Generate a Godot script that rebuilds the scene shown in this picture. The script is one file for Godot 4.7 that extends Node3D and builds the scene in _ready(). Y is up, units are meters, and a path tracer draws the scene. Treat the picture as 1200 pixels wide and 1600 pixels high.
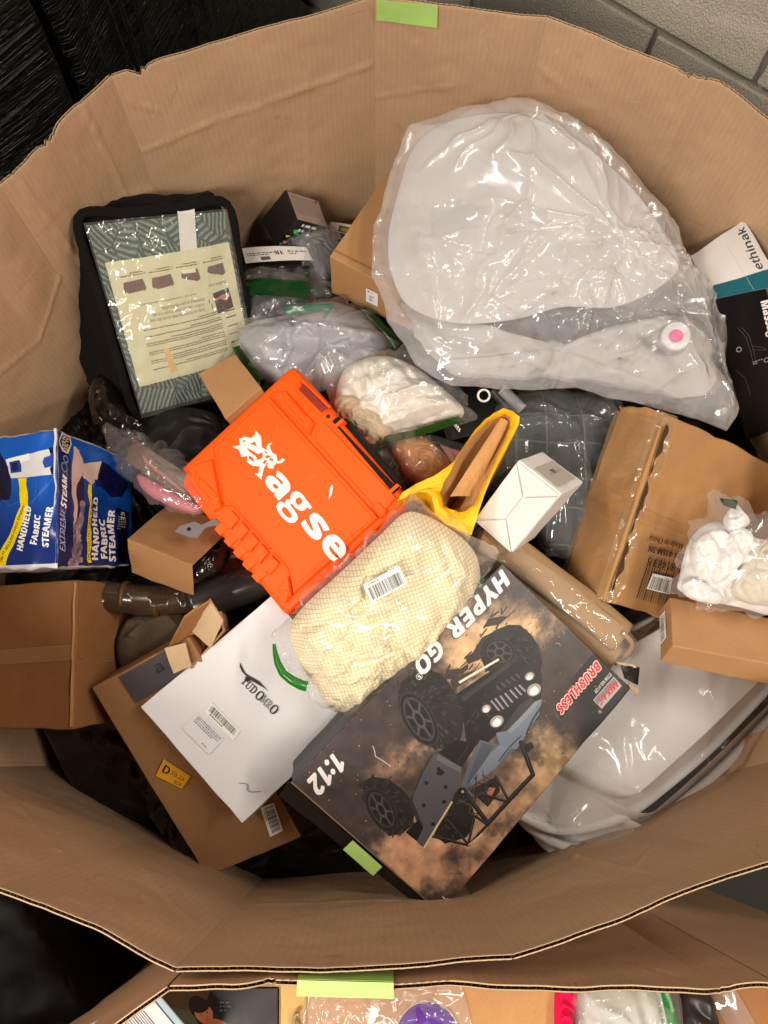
extends Node3D

const PITCH := -72.0
const ROLL := 1.45
const FOCAL := 1201.0
var eye := Transform3D(Basis.from_euler(Vector3(deg_to_rad(PITCH), 0.0, deg_to_rad(ROLL))), Vector3(0, 1.65, 0))
var M := {}
var bold := SystemFont.new()
var plainfont := SystemFont.new()
var serif := SystemFont.new()
var used := {}
var wav := FastNoiseLite.new()

# the eight corners of each box in metres: bit 1 is x, bit 2 is y, bit 4 is z
var BOX := {
	"rc": [Vector3(0.3102, 0.5559, -0.1206), Vector3(0.0652, 0.5171, 0.1512), Vector3(0.3227, 0.6420, -0.0979), Vector3(0.0830, 0.6027, 0.1755), Vector3(0.1337, 0.6274, -0.2695), Vector3(-0.1114, 0.5886, 0.0023), Vector3(0.1505, 0.7117, -0.2411), Vector3(-0.1028, 0.6745, 0.0257)],
	"orange": [Vector3(-0.1179, 0.6230, -0.5391), Vector3(0.0533, 0.6266, -0.3398), Vector3(-0.1336, 0.6943, -0.5246), Vector3(0.0314, 0.6981, -0.3260), Vector3(-0.2839, 0.5508, -0.3952), Vector3(-0.1127, 0.5543, -0.1959), Vector3(-0.3040, 0.6223, -0.3815), Vector3(-0.1285, 0.6250, -0.1798)],
	"tudomro": [Vector3(-0.1524, 0.5645, -0.2215), Vector3(-0.0134, 0.5505, -0.0772), Vector3(-0.1510, 0.6085, -0.2141), Vector3(-0.0147, 0.5951, -0.0716), Vector3(-0.3148, 0.5406, -0.0674), Vector3(-0.1758, 0.5266, 0.0769), Vector3(-0.3197, 0.5852, -0.0619), Vector3(-0.1746, 0.5717, 0.0810)],
	"amazon": [Vector3(-0.3807, 0.3865, -0.1730), Vector3(-0.2458, 0.4276, -0.2392), Vector3(-0.3960, 0.5666, -0.0869), Vector3(-0.2592, 0.6082, -0.1546), Vector3(-0.2242, 0.2797, 0.0798), Vector3(-0.0893, 0.3208, 0.0136), Vector3(-0.2371, 0.4619, 0.1597), Vector3(-0.1018, 0.5003, 0.1016)],
	"leftbrown": [Vector3(-0.5720, 0.4136, -0.2481), Vector3(-0.3859, 0.4713, -0.2501), Vector3(-0.6109, 0.5396, -0.2271), Vector3(-0.4259, 0.5982, -0.2318), Vector3(-0.5608, 0.3844, -0.0525), Vector3(-0.3747, 0.4421, -0.0545), Vector3(-0.5997, 0.5104, -0.0315), Vector3(-0.4121, 0.5674, -0.0313)],
	"steamer": [Vector3(-0.5371, 0.5173, -0.4407), Vector3(-0.3811, 0.5595, -0.4240), Vector3(-0.5842, 0.6661, -0.4059), Vector3(-0.4340, 0.7145, -0.4081), Vector3(-0.5256, 0.4799, -0.2658), Vector3(-0.3759, 0.5289, -0.2697), Vector3(-0.5726, 0.6288, -0.2309), Vector3(-0.4215, 0.6757, -0.2285)],
	"openbox": [Vector3(-0.3316, 0.4919, -0.3301), Vector3(-0.2275, 0.5082, -0.2901), Vector3(-0.3254, 0.5428, -0.3671), Vector3(-0.2212, 0.5590, -0.3272), Vector3(-0.3666, 0.5527, -0.2534), Vector3(-0.2674, 0.5698, -0.2164), Vector3(-0.3621, 0.6035, -0.2905), Vector3(-0.2613, 0.6196, -0.2501)],
	"smallkraft": [Vector3(-0.2176, 0.6246, -0.5586), Vector3(-0.1697, 0.6484, -0.4879), Vector3(-0.2236, 0.6518, -0.5613), Vector3(-0.1768, 0.6772, -0.4955), Vector3(-0.2693, 0.6207, -0.5223), Vector3(-0.2215, 0.6445, -0.4516), Vector3(-0.2743, 0.6494, -0.5298), Vector3(-0.2243, 0.6698, -0.4485)],
	"labelbox": [Vector3(-0.0030, 0.6178, -0.8657), Vector3(0.1351, 0.6140, -0.7931), Vector3(-0.0017, 0.7037, -0.8609), Vector3(0.1355, 0.7001, -0.7893), Vector3(-0.0909, 0.6095, -0.6965), Vector3(0.0482, 0.6071, -0.6283), Vector3(-0.0888, 0.6980, -0.6999), Vector3(0.0486, 0.6933, -0.6245)],
	"blackbox": [Vector3(-0.2144, 0.5938, -0.8438), Vector3(-0.1662, 0.5517, -0.8614), Vector3(-0.1693, 0.6468, -0.8599), Vector3(-0.1215, 0.6042, -0.8763), Vector3(-0.1876, 0.5942, -0.7919), Vector3(-0.1456, 0.5514, -0.8073), Vector3(-0.1488, 0.6462, -0.8049), Vector3(-0.1032, 0.6044, -0.8237)],
	"carton": [Vector3(0.2085, 0.7067, -0.3969), Vector3(0.2585, 0.7139, -0.3521), Vector3(0.1663, 0.7576, -0.3634), Vector3(0.2170, 0.7642, -0.3167), Vector3(0.1601, 0.6294, -0.3422), Vector3(0.2065, 0.6362, -0.2961), Vector3(0.1189, 0.6797, -0.3069), Vector3(0.1673, 0.6865, -0.2608)],
	"taped": [Vector3(0.5619, 0.5305, -0.4563), Vector3(0.6021, 0.5935, -0.4139), Vector3(0.3248, 0.6804, -0.4773), Vector3(0.3617, 0.7450, -0.4398), Vector3(0.4881, 0.4443, -0.2271), Vector3(0.5261, 0.5092, -0.1905), Vector3(0.2543, 0.5949, -0.2502), Vector3(0.2907, 0.6578, -0.2074)],
	"flatkraft": [Vector3(0.3668, 0.6441, -0.1984), Vector3(0.5260, 0.6509, -0.1652), Vector3(0.3710, 0.6778, -0.2105), Vector3(0.5300, 0.6847, -0.1778), Vector3(0.3533, 0.6727, -0.1283), Vector3(0.5170, 0.6795, -0.0955), Vector3(0.3573, 0.7074, -0.1436), Vector3(0.5048, 0.7165, -0.1176)],
	"sofabag": [Vector3(-0.4685, 0.7275, -0.7407), Vector3(-0.2859, 0.6796, -0.8303), Vector3(-0.4115, 0.7806, -0.6823), Vector3(-0.2406, 0.7293, -0.7617), Vector3(-0.4326, 0.4983, -0.5701), Vector3(-0.2611, 0.4503, -0.6595), Vector3(-0.3764, 0.5509, -0.5104), Vector3(-0.2125, 0.5002, -0.5915)],
	"massage": [Vector3(0.4280, 0.7214, -0.6981), Vector3(0.4900, 0.7628, -0.7303), Vector3(0.4323, 0.7606, -0.6004), Vector3(0.5138, 0.7926, -0.6038), Vector3(0.5732, 0.4628, -0.6148), Vector3(0.6505, 0.5006, -0.6360), Vector3(0.5857, 0.4997, -0.5099), Vector3(0.6596, 0.5387, -0.5349)],
	"purplebox": [Vector3(-0.0544, 0.7588, 0.1074), Vector3(0.1627, 0.7665, 0.1007), Vector3(-0.0564, 0.8874, 0.1845), Vector3(0.1604, 0.8951, 0.1778), Vector3(-0.0460, 0.6633, 0.2669), Vector3(0.1711, 0.6710, 0.2602), Vector3(-0.0482, 0.7919, 0.3440), Vector3(0.1689, 0.7996, 0.3373)],
}

# ---------------------------------------------------------------- places
func at(px: float, py: float, y: float) -> Vector3:
	var d := eye.basis * Vector3((px - 600.0) / FOCAL, (800.0 - py) / FOCAL, -1.0)
	return eye.origin + d * ((y - eye.origin.y) / d.y)

func loop_at(pts: Array, y: float) -> Array:
	var o := []
	for p in pts:
		o.append(at(p[0], p[1], p[2] if p.size() > 2 else y))
	return o

# ---------------------------------------------------------------- nodes
func numbered(n: String) -> String:
	used[n] = used.get(n, 0) + 1
	return n if used[n] == 1 else "%s_%03d" % [n, used[n] - 1]

func tag(o: Node, label: String, category: String, group := "", kind := "") -> Node:
	if label: o.set_meta("label", label)
	if category: o.set_meta("category", category)
	if group: o.set_meta("group", group)
	if kind: o.set_meta("kind", kind)
	return o

func thing(called: String, label: String, category: String, group := "") -> Node3D:
	var o := Node3D.new()
	o.name = numbered(called)
	add_child(o, true)
	tag(o, label, category, group)
	return o

func obj(called: String, m: Mesh, mt = null, parent: Node = null, label := "") -> MeshInstance3D:
	var o := MeshInstance3D.new()
	o.mesh = m
	if mt: o.material_override = mt
	if parent:
		o.name = called
		parent.add_child(o, true)
	else:
		o.name = numbered(called)
		add_child(o, true)
	if label: o.set_meta("label", label)
	return o

# ---------------------------------------------------------------- mesh core
func finish(groups: Array, weld := true) -> ArrayMesh:
	# groups: [verts PackedVector3Array, uvs PackedVector2Array, idx PackedInt32Array, material or null]
	var acc := {}
	var keys := []
	for g in groups:
		var v: PackedVector3Array = g[0]
		var ix: PackedInt32Array = g[2]
		var kk := []
		for p in v:
			kk.append(Vector3i((p * 40000.0).round()) if weld else Vector3i(keys.size(), kk.size(), 0))
		keys.append(kk)
		for t in range(0, ix.size(), 3):
			var a := v[ix[t]]
			var n := (v[ix[t + 2]] - a).cross(v[ix[t + 1]] - a)
			for j in 3:
				var k = kk[ix[t + j]]
				acc[k] = acc.get(k, Vector3.ZERO) + n
	var am := ArrayMesh.new()
	for gi in groups.size():
		var g = groups[gi]
		if g[2].size() == 0: continue
		var nn := PackedVector3Array()
		for k in keys[gi]:
			var n: Vector3 = acc.get(k, Vector3.UP)
			nn.append(n.normalized() if n.length() > 1e-20 else Vector3.UP)
		var arr := []
		arr.resize(Mesh.ARRAY_MAX)
		arr[Mesh.ARRAY_VERTEX] = g[0]
		arr[Mesh.ARRAY_NORMAL] = nn
		arr[Mesh.ARRAY_TEX_UV] = g[1]
		arr[Mesh.ARRAY_INDEX] = g[2]
		am.add_surface_from_arrays(Mesh.PRIMITIVE_TRIANGLES, arr)
		if g[3]: am.surface_set_material(am.get_surface_count() - 1, g[3])
	return am

func grid_mesh(nu: int, nv: int, f: Callable, uvscale := Vector2.ONE, mt = null) -> ArrayMesh:
	return finish([grid_group(nu, nv, f, uvscale, mt)])

func grid_group(nu: int, nv: int, f: Callable, uvscale := Vector2.ONE, mt = null, flip := false, uvoff := Vector2.ZERO) -> Array:
	# f(s, t) -> point; s to the right, t downwards as seen from the front
	var v := PackedVector3Array()
	var uv := PackedVector2Array()
	var ix := PackedInt32Array()
	for j in nv + 1:
		for i in nu + 1:
			v.append(f.call(float(i) / nu, float(j) / nv))
			uv.append(Vector2(float(i) / nu, float(j) / nv) * uvscale + uvoff)
	for j in nv:
		for i in nu:
			var a := j * (nu + 1) + i
			var b := a + 1
			var c := a + nu + 1
			var d := c + 1
			if flip: ix.append_array([a, c, b, b, c, d])
			else: ix.append_array([a, b, c, b, d, c])
	return [v, uv, ix, mt]

const FACES := [[2, 3, 6], [4, 5, 0], [3, 1, 7], [0, 2, 4], [6, 7, 4], [0, 1, 2]]

func corner_sign(k: int) -> Vector3:
	return Vector3(1.0 if k & 1 else -1.0, 1.0 if k & 2 else -1.0, 1.0 if k & 4 else -1.0)

func tri(c: Array, p: Vector3) -> Vector3:
	var q := (p + Vector3.ONE) * 0.5
	var a: Vector3 = c[0].lerp(c[1], q.x).lerp(c[2].lerp(c[3], q.x), q.y)
	var b: Vector3 = c[4].lerp(c[5], q.x).lerp(c[6].lerp(c[7], q.x), q.y)
	return a.lerp(b, q.z)

func half_of(c: Array) -> Vector3:
	return Vector3((c[1] - c[0]).length() + (c[7] - c[6]).length(), (c[2] - c[0]).length() + (c[7] - c[5]).length(), (c[4] - c[0]).length() + (c[7] - c[3]).length()) / 4.0

func hexbox(c: Array, r: float, dent: float, sd: int, base: Material, special := {}, skip := [], n := 8, bulge := 0.0) -> ArrayMesh:
	var h := half_of(c)
	r = minf(r, 0.45 * minf(h.x, minf(h.y, h.z)))
	var nz := FastNoiseLite.new()
	nz.seed = sd
	nz.frequency = 1.0
	var groups := [[PackedVector3Array(), PackedVector2Array(), PackedInt32Array(), base]]
	for f in 6:
		if f in skip: continue
		var tl := corner_sign(FACES[f][0])
		var du := corner_sign(FACES[f][1]) - tl
		var dv := corner_sign(FACES[f][2]) - tl
		var lu := absf((du * h).x + (du * h).y + (du * h).z)
		var lv := absf((dv * h).x + (dv * h).y + (dv * h).z)
		var su := steps(lu, r, n)
		var sv := steps(lv, r, n)
		var g = groups[0]
		if special.has(f):
			g = [PackedVector3Array(), PackedVector2Array(), PackedInt32Array(), special[f]]
			groups.append(g)
		var start: int = g[0].size()
		for t in sv:
			for s in su:
				var ps: Vector3 = tl + du * s + dv * t
				var p: Vector3 = ps * h
				var lim := h - Vector3(r, r, r)
				var q: Vector3 = p.clamp(-lim, lim)
				var d: Vector3 = (p - q).normalized()
				var e: Vector3 = q + d * r
				var amp := nz.get_noise_3d(e.x * 22.0 + sd, e.y * 22.0, e.z * 22.0) * dent + nz.get_noise_3d(e.x * 70.0, e.y * 70.0 + sd, e.z * 70.0) * dent * 0.35
				if bulge != 0.0:
					amp += bulge * (1.0 - ps.x * ps.x if absf(d.x) < 0.5 else 1.0) * (1.0 - ps.y * ps.y if absf(d.y) < 0.5 else 1.0) * (1.0 - ps.z * ps.z if absf(d.z) < 0.5 else 1.0)
				e += d * amp
				g[0].append(tri(c, e / h))
				g[1].append(Vector2(s, t) if special.has(f) else Vector2(s * lu, t * lv))
		var w := su.size()
		for j in sv.size() - 1:
			for i in w - 1:
				var a := start + j * w + i
				g[2].append_array([a, a + 1, a + w, a + 1, a + w + 1, a + w])
	return finish(groups)

func steps(l: float, r: float, n: int) -> Array:
	var k := r / maxf(l, 1e-5)
	var o := [0.0, k * 0.12, k * 0.4, k]
	for i in range(1, n):
		o.append(lerpf(k, 1.0 - k, float(i) / n))
	o.append_array([1.0 - k, 1.0 - k * 0.4, 1.0 - k * 0.12, 1.0])
	return o

func quad_of(c: Array, f: int) -> Array:
	var a: Vector3 = c[FACES[f][0]]
	var b: Vector3 = c[FACES[f][1]]
	var d: Vector3 = c[FACES[f][2]]
	var k: int = FACES[f][1] ^ FACES[f][2] ^ FACES[f][0]
	return [a, b, d, c[k]]

func on_quad(q: Array, u: float, v: float, lift := 0.0) -> Vector3:
	var n: Vector3 = (q[2] - q[0]).cross(q[1] - q[0]).normalized()
	return q[0].lerp(q[1], u).lerp(q[2].lerp(q[3], u), v) + n * lift

# a thin sheet with two faces and an edge: four corners (top left, top right, bottom left, bottom right), some waviness
func sheet(q: Array, thick: float, wave: float, sd: int, mt: Material, n := 8, uvm := false, arch := 0.0) -> ArrayMesh:
	var nz := FastNoiseLite.new()
	nz.seed = sd
	nz.frequency = 1.0
	var nn: Vector3 = (q[2] - q[0]).cross(q[1] - q[0]).normalized()
	var lu: float = (q[1] - q[0]).length()
	var lv: float = (q[2] - q[0]).length()
	var sc := Vector2(lu, lv) if uvm else Vector2.ONE
	var f := func(s: float, t: float, side: float) -> Vector3:
		var p: Vector3 = q[0].lerp(q[1], s).lerp(q[2].lerp(q[3], s), t)
		var k := nz.get_noise_3d(p.x * 25.0, p.y * 25.0, p.z * 25.0) * wave + arch * 4.0 * s * (1.0 - s)
		return p + nn * (k + side * thick)
	var g := [grid_group(n, n, func(s, t): return f.call(s, t, 1.0), sc, mt), grid_group(n, n, func(s, t): return f.call(s, t, 0.0), sc, mt, true)]
	for e in 4:
		g.append(grid_group(n, 1, func(s, t):
			var a: float = s if e < 2 else float(e - 2)
			var b: float = float(e) if e < 2 else s
			return f.call(a, b, 1.0 - t), sc, mt, e == 0 or e == 3))
	return finish(g, false)

# a closed soft body over a ring of points
func pillow(ring: Array, up: float, down: float, o := {}) -> ArrayMesh:
	var mseg: int = o.get("m", 96)
	var rings: int = o.get("k", 28)
	var pw: float = o.get("pw", 2.4)
	var fl := FastNoiseLite.new()
	fl.seed = o.get("seed", 1)
	fl.frequency = 1.0
	fl.fractal_type = FastNoiseLite.FRACTAL_NONE
	var pts := smooth_ring(ring, mseg, o.get("sharp", false))
	var c := Vector3.ZERO
	for p in pts: c += p
	c /= pts.size()
	var n := Vector3.ZERO
	for i in mseg:
		n += (pts[i] - c).cross(pts[(i + 1) % mseg] - c)
	n = n.normalized()
	if n.dot(eye.origin - c) < 0.0:
		n = -n
		pts.reverse()
	if o.has("center"): c = o.center
	var tx := (Vector3.RIGHT - n * n.x).normalized()
	var tz := n.cross(tx)
	if o.has("turn"):
		tx = tx.rotated(n, o.turn)
		tz = tz.rotated(n, o.turn)
	var amp: float = o.get("amp", 0.0)
	var fr: float = o.get("freq", 20.0)
	var st: float = o.get("stretch", 1.0)
	var amp2: float = o.get("amp2", 0.0)
	var fr2: float = o.get("freq2", 60.0)
	var soft: float = o.get("soft", 0.0)
	var grow: float = o.get("grow", 1.0)
	var us: float = o.get("uvs", 1.0)
	var fold = o.get("fold")
	var foc: Array = o.get("focal", [])
	var lines: Array = o.get("lines", [])
	var pe: float = o.get("pe", 0.6)
	var rag: float = o.get("rag", 0.0)
	var v := PackedVector3Array()
	var uv := PackedVector2Array()
	var ix := PackedInt32Array()
	for side in [1.0, -1.0]:
		var start := v.size()
		for k in rings + 1:
			var r := float(k) / rings
			r = 1.0 - pow(1.0 - r, 1.25)
			var prof := pow(maxf(1.0 - pow(r, pw), 0.0), pe)
			for i in mseg:
				var e: Vector3 = pts[i]
				if rag > 0.0:
					var ra := TAU * i / mseg
					e += (e - c).normalized() * rag * (fl.get_noise_3d(cos(ra) * 3.2, sin(ra) * 3.2, 3.0) + 0.35 * fl.get_noise_3d(cos(ra) * 9.0, sin(ra) * 9.0, 8.0))
				var p := c + (e - c) * r * grow
				var x := (p - c).dot(tx)
				var z := (p - c).dot(tz)
				var hgt := prof * (up if side > 0.0 else down)
				if side > 0.0:
					var wv := fl.get_noise_2d(x * 16.0, z * 16.0) * 0.006
					var q := Vector3(x * fr / st, z * fr, hgt * fr)
					var wx := fl.get_noise_3d(q.x * 0.6 + 9.0, q.y * 0.6, q.z) * 0.9
					var w1 := fl.get_noise_3d(q.x + wx, q.y + wx * 1.3, q.z)
					var crease := 1.0 - absf(w1) * 2.2
					var w := lerpf(crease * 0.5, w1, soft)
					if amp2 > 0.0:
						var w2 := fl.get_noise_3d(x * fr2 + 31.0 + wx, z * fr2 - wx, hgt * fr2)
						w += (lerpf(0.5 - absf(w2) * 2.0, w2, soft)) * amp2 / maxf(amp, 1e-6)
					hgt += w * amp * (1.0 - pow(r, 6.0)) if amp > 0.0 else 0.0
					for f in foc:
						var dx: float = x - f[0]
						var dz: float = z - f[1]
						var dd := sqrt(dx * dx + dz * dz) + 1e-5
						var ww := fl.get_noise_3d(x * 18.0, z * 18.0, 5.0) * 0.35
						var rw := fl.get_noise_3d(dx / dd * f[2] + ww, dz / dd * f[2] - ww, dd * f[3] + f[2] * 7.0)
						hgt += f[4] * (0.5 - absf(rw) * 2.4) * smoothstep(0.0, 0.035, dd) * (1.0 - pow(r, 7.0))
					for f in lines:
						var lp := Vector2(x + wv, z - wv)
						var b0 := Vector2(f[0], f[1])
						var bd := Vector2(f[2] - f[0], f[3] - f[1])
						var lw := (lp - b0).dot(bd) / bd.length_squared()
						if lw > -0.05 and lw < 1.05:
							var dd := absf((lp - b0).cross(bd)) / bd.length()
							if dd < 0.03: hgt += f[4] * exp(-dd / f[5]) * clampf(minf(lw + 0.05, 1.05 - lw) * 6.0, 0.0, 1.0) * (1.0 - pow(r, 9.0))
					if fold != null: hgt += fold.call(x, z, r) * (1.0 - pow(r, 8.0))
				v.append(p + n * hgt * side)
				uv.append(Vector2(x, -z) * us)
		for k in rings:
			for i in mseg:
				var a := start + k * mseg + i
				var b := start + k * mseg + (i + 1) % mseg
				var d := a + mseg
				var e := b + mseg
				if side > 0.0: ix.append_array([a, d, b, b, d, e])
				else: ix.append_array([a, b, d, b, e, d])
	# orient outwards
	var g := [v, uv, ix, null]
	var probe := rings / 2 * mseg
	var tn := (v[ix[probe * 6 + 2]] - v[ix[probe * 6]]).cross(v[ix[probe * 6 + 1]] - v[ix[probe * 6]])
	if tn.dot(n) < 0.0:
		for t in range(0, ix.size(), 3):
			var sw := ix[t + 1]
			ix[t + 1] = ix[t + 2]
			ix[t + 2] = sw
		g[2] = ix
	if o.has("split"):
		# a second surface, with a film of its own, where "split" says so
		var ia := PackedInt32Array()
		var ib := PackedInt32Array()
		for t in range(0, ix.size(), 3):
			var p := v[ix[t]] - c
			if o.split.call(p.dot(tx), p.dot(tz)): ib.append_array([ix[t], ix[t + 1], ix[t + 2]])
			else: ia.append_array([ix[t], ix[t + 1], ix[t + 2]])
		return finish([[v, uv, ia, o.mats[0]], [v, uv, ib, o.mats[1]]])
	return finish([g])

# creases that run out from gathered spots, over a body about s metres in half width
func creases(s: float, a: float) -> Array:
	return [[-0.75 * s, -0.35 * s, 5.0, 9.0, a], [0.85 * s, 0.45 * s, 6.0, 11.0, a * 0.8], [0.1 * s, 0.1 * s, 8.0, 16.0, a * 0.6], [-0.3 * s, 0.9 * s, 13.0, 26.0, a * 0.4], [0.4 * s, -0.8 * s, 16.0, 34.0, a * 0.3]]

# sharp straight creases in film over a body s metres in half width: fans from gathered spots and a few strays
func crease_lines(s: float, n: int, sd: int, a := 0.0042) -> Array:
	var rng := RandomNumberGenerator.new()
	rng.seed = sd
	var hubs := [Vector2(rng.randf_range(-0.9, -0.4), rng.randf_range(-0.5, 0.5)) * s, Vector2(rng.randf_range(0.4, 0.9), rng.randf_range(-0.5, 0.5)) * s, Vector2(rng.randf_range(-0.3, 0.3), rng.randf_range(-0.8, 0.8)) * s]
	var o := []
	for i in n:
		var p: Vector2 = hubs[i % 3] if i % 4 else Vector2(rng.randf_range(-1, 1), rng.randf_range(-1, 1)) * s
		var d := Vector2.from_angle(rng.randf() * TAU)
		var l := s * rng.randf_range(0.25, 1.0)
		var b := p + d * s * rng.randf_range(0.02, 0.12)
		var e := b + d * l
		o.append([b.x, b.y, e.x, e.y, a * rng.randf_range(0.5, 1.3) * (1.0 if rng.randf() < 0.75 else -0.8), rng.randf_range(0.0022, 0.0055)])
	return o

func smooth_ring(ring: Array, mseg: int, sharp := false) -> Array:
	var dense := []
	var k := ring.size()
	for i in k:
		var p0: Vector3 = ring[(i + k - 1) % k]
		var p1: Vector3 = ring[i]
		var p2: Vector3 = ring[(i + 1) % k]
		var p3: Vector3 = ring[(i + 2) % k]
		for j in 8:
			var t := j / 8.0
			dense.append(p1.lerp(p2, t) if sharp else p1.cubic_interpolate(p2, p0, p3, t))
	var lens := [0.0]
	for i in dense.size():
		lens.append(lens[-1] + (dense[(i + 1) % dense.size()] - dense[i]).length())
	var out := []
	var j := 0
	for i in mseg:
		var want: float = lens[-1] * i / mseg
		while lens[j + 1] < want: j += 1
		var t: float = (want - lens[j]) / maxf(lens[j + 1] - lens[j], 1e-9)
		out.append(dense[j].lerp(dense[(j + 1) % dense.size()], t))
	return out

func tube(path: Array, rad: float, sides := 8, closed := false, flat := 1.0, smooth := true, taper := 1.0) -> ArrayMesh:
	var pts := []
	var k := path.size()
	if smooth:
		for i in (k if closed else k - 1):
			var p0: Vector3 = path[(i + k - 1) % k] if closed or i > 0 else path[0]
			var p1: Vector3 = path[i]
			var p2: Vector3 = path[(i + 1) % k]
			var p3: Vector3 = path[(i + 2) % k] if closed or i + 2 < k else path[k - 1]
			for j in 6: pts.append(p1.cubic_interpolate(p2, p0, p3, j / 6.0))
		if not closed: pts.append(path[k - 1])
	else:
		pts = path.duplicate()
	var m := pts.size()
	var v := PackedVector3Array()
	var uv := PackedVector2Array()
	var ix := PackedInt32Array()
	var run := 0.0
	for i in m:
		var d: Vector3 = (pts[(i + 1) % m] if closed or i < m - 1 else pts[i]) - (pts[(i + m - 1) % m] if closed or i > 0 else pts[i])
		d = d.normalized()
		var ref := Vector3.UP if absf(d.y) < 0.9 else Vector3.RIGHT
		var a := d.cross(ref).normalized()
		var b := a.cross(d).normalized()
		var rr := rad * lerpf(1.0, taper, float(i) / m)
		if i > 0: run += (pts[i] - pts[i - 1]).length()
		for j in sides + 1:
			var an := TAU * j / sides
			v.append(pts[i] + a * cos(an) * rr + b * sin(an) * rr * flat)
			uv.append(Vector2(run, float(j) / sides))
	var w := sides + 1
	for i in (m if closed else m - 1):
		var i2 := (i + 1) % m
		for j in sides:
			ix.append_array([i * w + j, i * w + j + 1, i2 * w + j, i * w + j + 1, i2 * w + j + 1, i2 * w + j])
	if not closed:
		for e in [0, m - 1]:
			var cc := v.size()
			v.append(pts[e])
			uv.append(Vector2.ZERO)
			for j in sides:
				if e == 0: ix.append_array([cc, e * w + j + 1, e * w + j])
				else: ix.append_array([cc, e * w + j, e * w + j + 1])
	return finish([[v, uv, ix, null]])

# a flat plate of any outline, in a plane: outline in metres from "o", along x and down y; top face and rounded-off sides
func plate(o: Vector3, ex: Vector3, ey: Vector3, pts: Array, z0: float, z1: float, inset := 0.0008) -> ArrayMesh:
	var n := ey.cross(ex).normalized()
	var poly := PackedVector2Array()
	for p in pts: poly.append(Vector2(p[0], p[1]))
	if Geometry2D.is_polygon_clockwise(poly): poly.reverse()
	var cen := Vector2.ZERO
	for p in poly: cen += p / poly.size()
	var top := poly.duplicate()
	if inset > 0.0:
		for i in poly.size():
			var a := (poly[i] - poly[(i + poly.size() - 1) % poly.size()]).normalized()
			var b := (poly[(i + 1) % poly.size()] - poly[i]).normalized()
			var nn := (a + b).normalized().orthogonal()
			top[i] = poly[i] + nn * inset * (-1.0 if Geometry2D.is_point_in_polygon(poly[i] - nn * 1e-4, poly) else 1.0)
	var st := SurfaceTool.new()
	st.begin(Mesh.PRIMITIVE_TRIANGLES)
	var P := func(q: Vector2, z: float) -> Vector3: return o + ex * q.x + ey * q.y + n * z
	var ix := Geometry2D.triangulate_polygon(top)
	for t in range(0, ix.size(), 3):
		var a: Vector3 = P.call(top[ix[t]], z1)
		var b: Vector3 = P.call(top[ix[t + 1]], z1)
		var c: Vector3 = P.call(top[ix[t + 2]], z1)
		face(st, a, b, c, n)
	for i in poly.size():
		var j := (i + 1) % poly.size()
		var e := (poly[j] - poly[i])
		var mid := (poly[i] + poly[j]) * 0.5
		var on := Vector2(e.y, -e.x).normalized()
		if Geometry2D.is_point_in_polygon(mid + on * 1e-4, poly): on = -on
		var out := ex * on.x + ey * on.y
		face(st, P.call(poly[i], z0), P.call(poly[j], z0), P.call(top[j], z1), out)
		face(st, P.call(poly[i], z0), P.call(top[j], z1), P.call(top[i], z1), out)
	return st.commit()

func face(st: SurfaceTool, a: Vector3, b: Vector3, c: Vector3, n: Vector3) -> void:
	var m := (c - a).cross(b - a)
	if m.length() < 1e-14: return
	if m.dot(n) < 0.0:
		var s := b
		b = c
		c = s
		m = -m
	for p in [a, b, c]:
		st.set_normal(m.normalized())
		st.set_uv(Vector2(p.x + p.y * 0.3, p.z + p.y * 0.7))
		st.add_vertex(p)

func disc(r: float, cx := 0.0, cy := 0.0, n := 20, ry := -1.0) -> Array:
	var o := []
	for i in n: o.append([cx + r * cos(TAU * i / n), cy + (r if ry < 0.0 else ry) * sin(TAU * i / n)])
	return o

func lettering(s: String, font: Font, height: float, o: Vector3, ex: Vector3, ey: Vector3, mt: Material, parent: Node, slant := 0.0, wide := 1.0) -> MeshInstance3D:
	# centred on o, ex along the line, ey downwards; flat print 0.3 mm thick
	var t := TextMesh.new()
	t.text = s
	t.font = font
	t.font_size = 64
	t.pixel_size = 0.01
	t.depth = 0.02
	t.curve_step = 1.0
	var b := t.get_aabb()
	var k := height / 0.47
	var n := ey.cross(ex).normalized()
	var x := ex.normalized() * k * wide
	var y := -ey.normalized() * k + ex.normalized() * k * slant
	var mi := obj("printed_lettering", t, mt, parent)
	var cc := b.get_center()
	mi.transform = Transform3D(Basis(x, y, n * 0.02), o - x * cc.x - y * cc.y)
	return mi

func lettering_fit(s: String, font: Font, w: float, h: float, o: Vector3, ex: Vector3, ey: Vector3, mt: Material, parent: Node) -> void:
	var mi := lettering(s, font, 1.0, Vector3.ZERO, ex, ey, mt, parent)
	var b := mi.mesh.get_aabb()
	var x := ex.normalized() * (w / b.size.x)
	var y := -ey.normalized() * (h / b.size.y)
	var cc := b.get_center()
	mi.transform = Transform3D(Basis(x, y, ey.cross(ex).normalized() * 0.02), o - x * cc.x - y * cc.y)

# ---------------------------------------------------------------- flat print
func canvas(w: int, h: int, c: Color) -> Image:
	var im := Image.create(w, h, false, Image.FORMAT_RGB8)
	im.fill(c)
	return im

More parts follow.
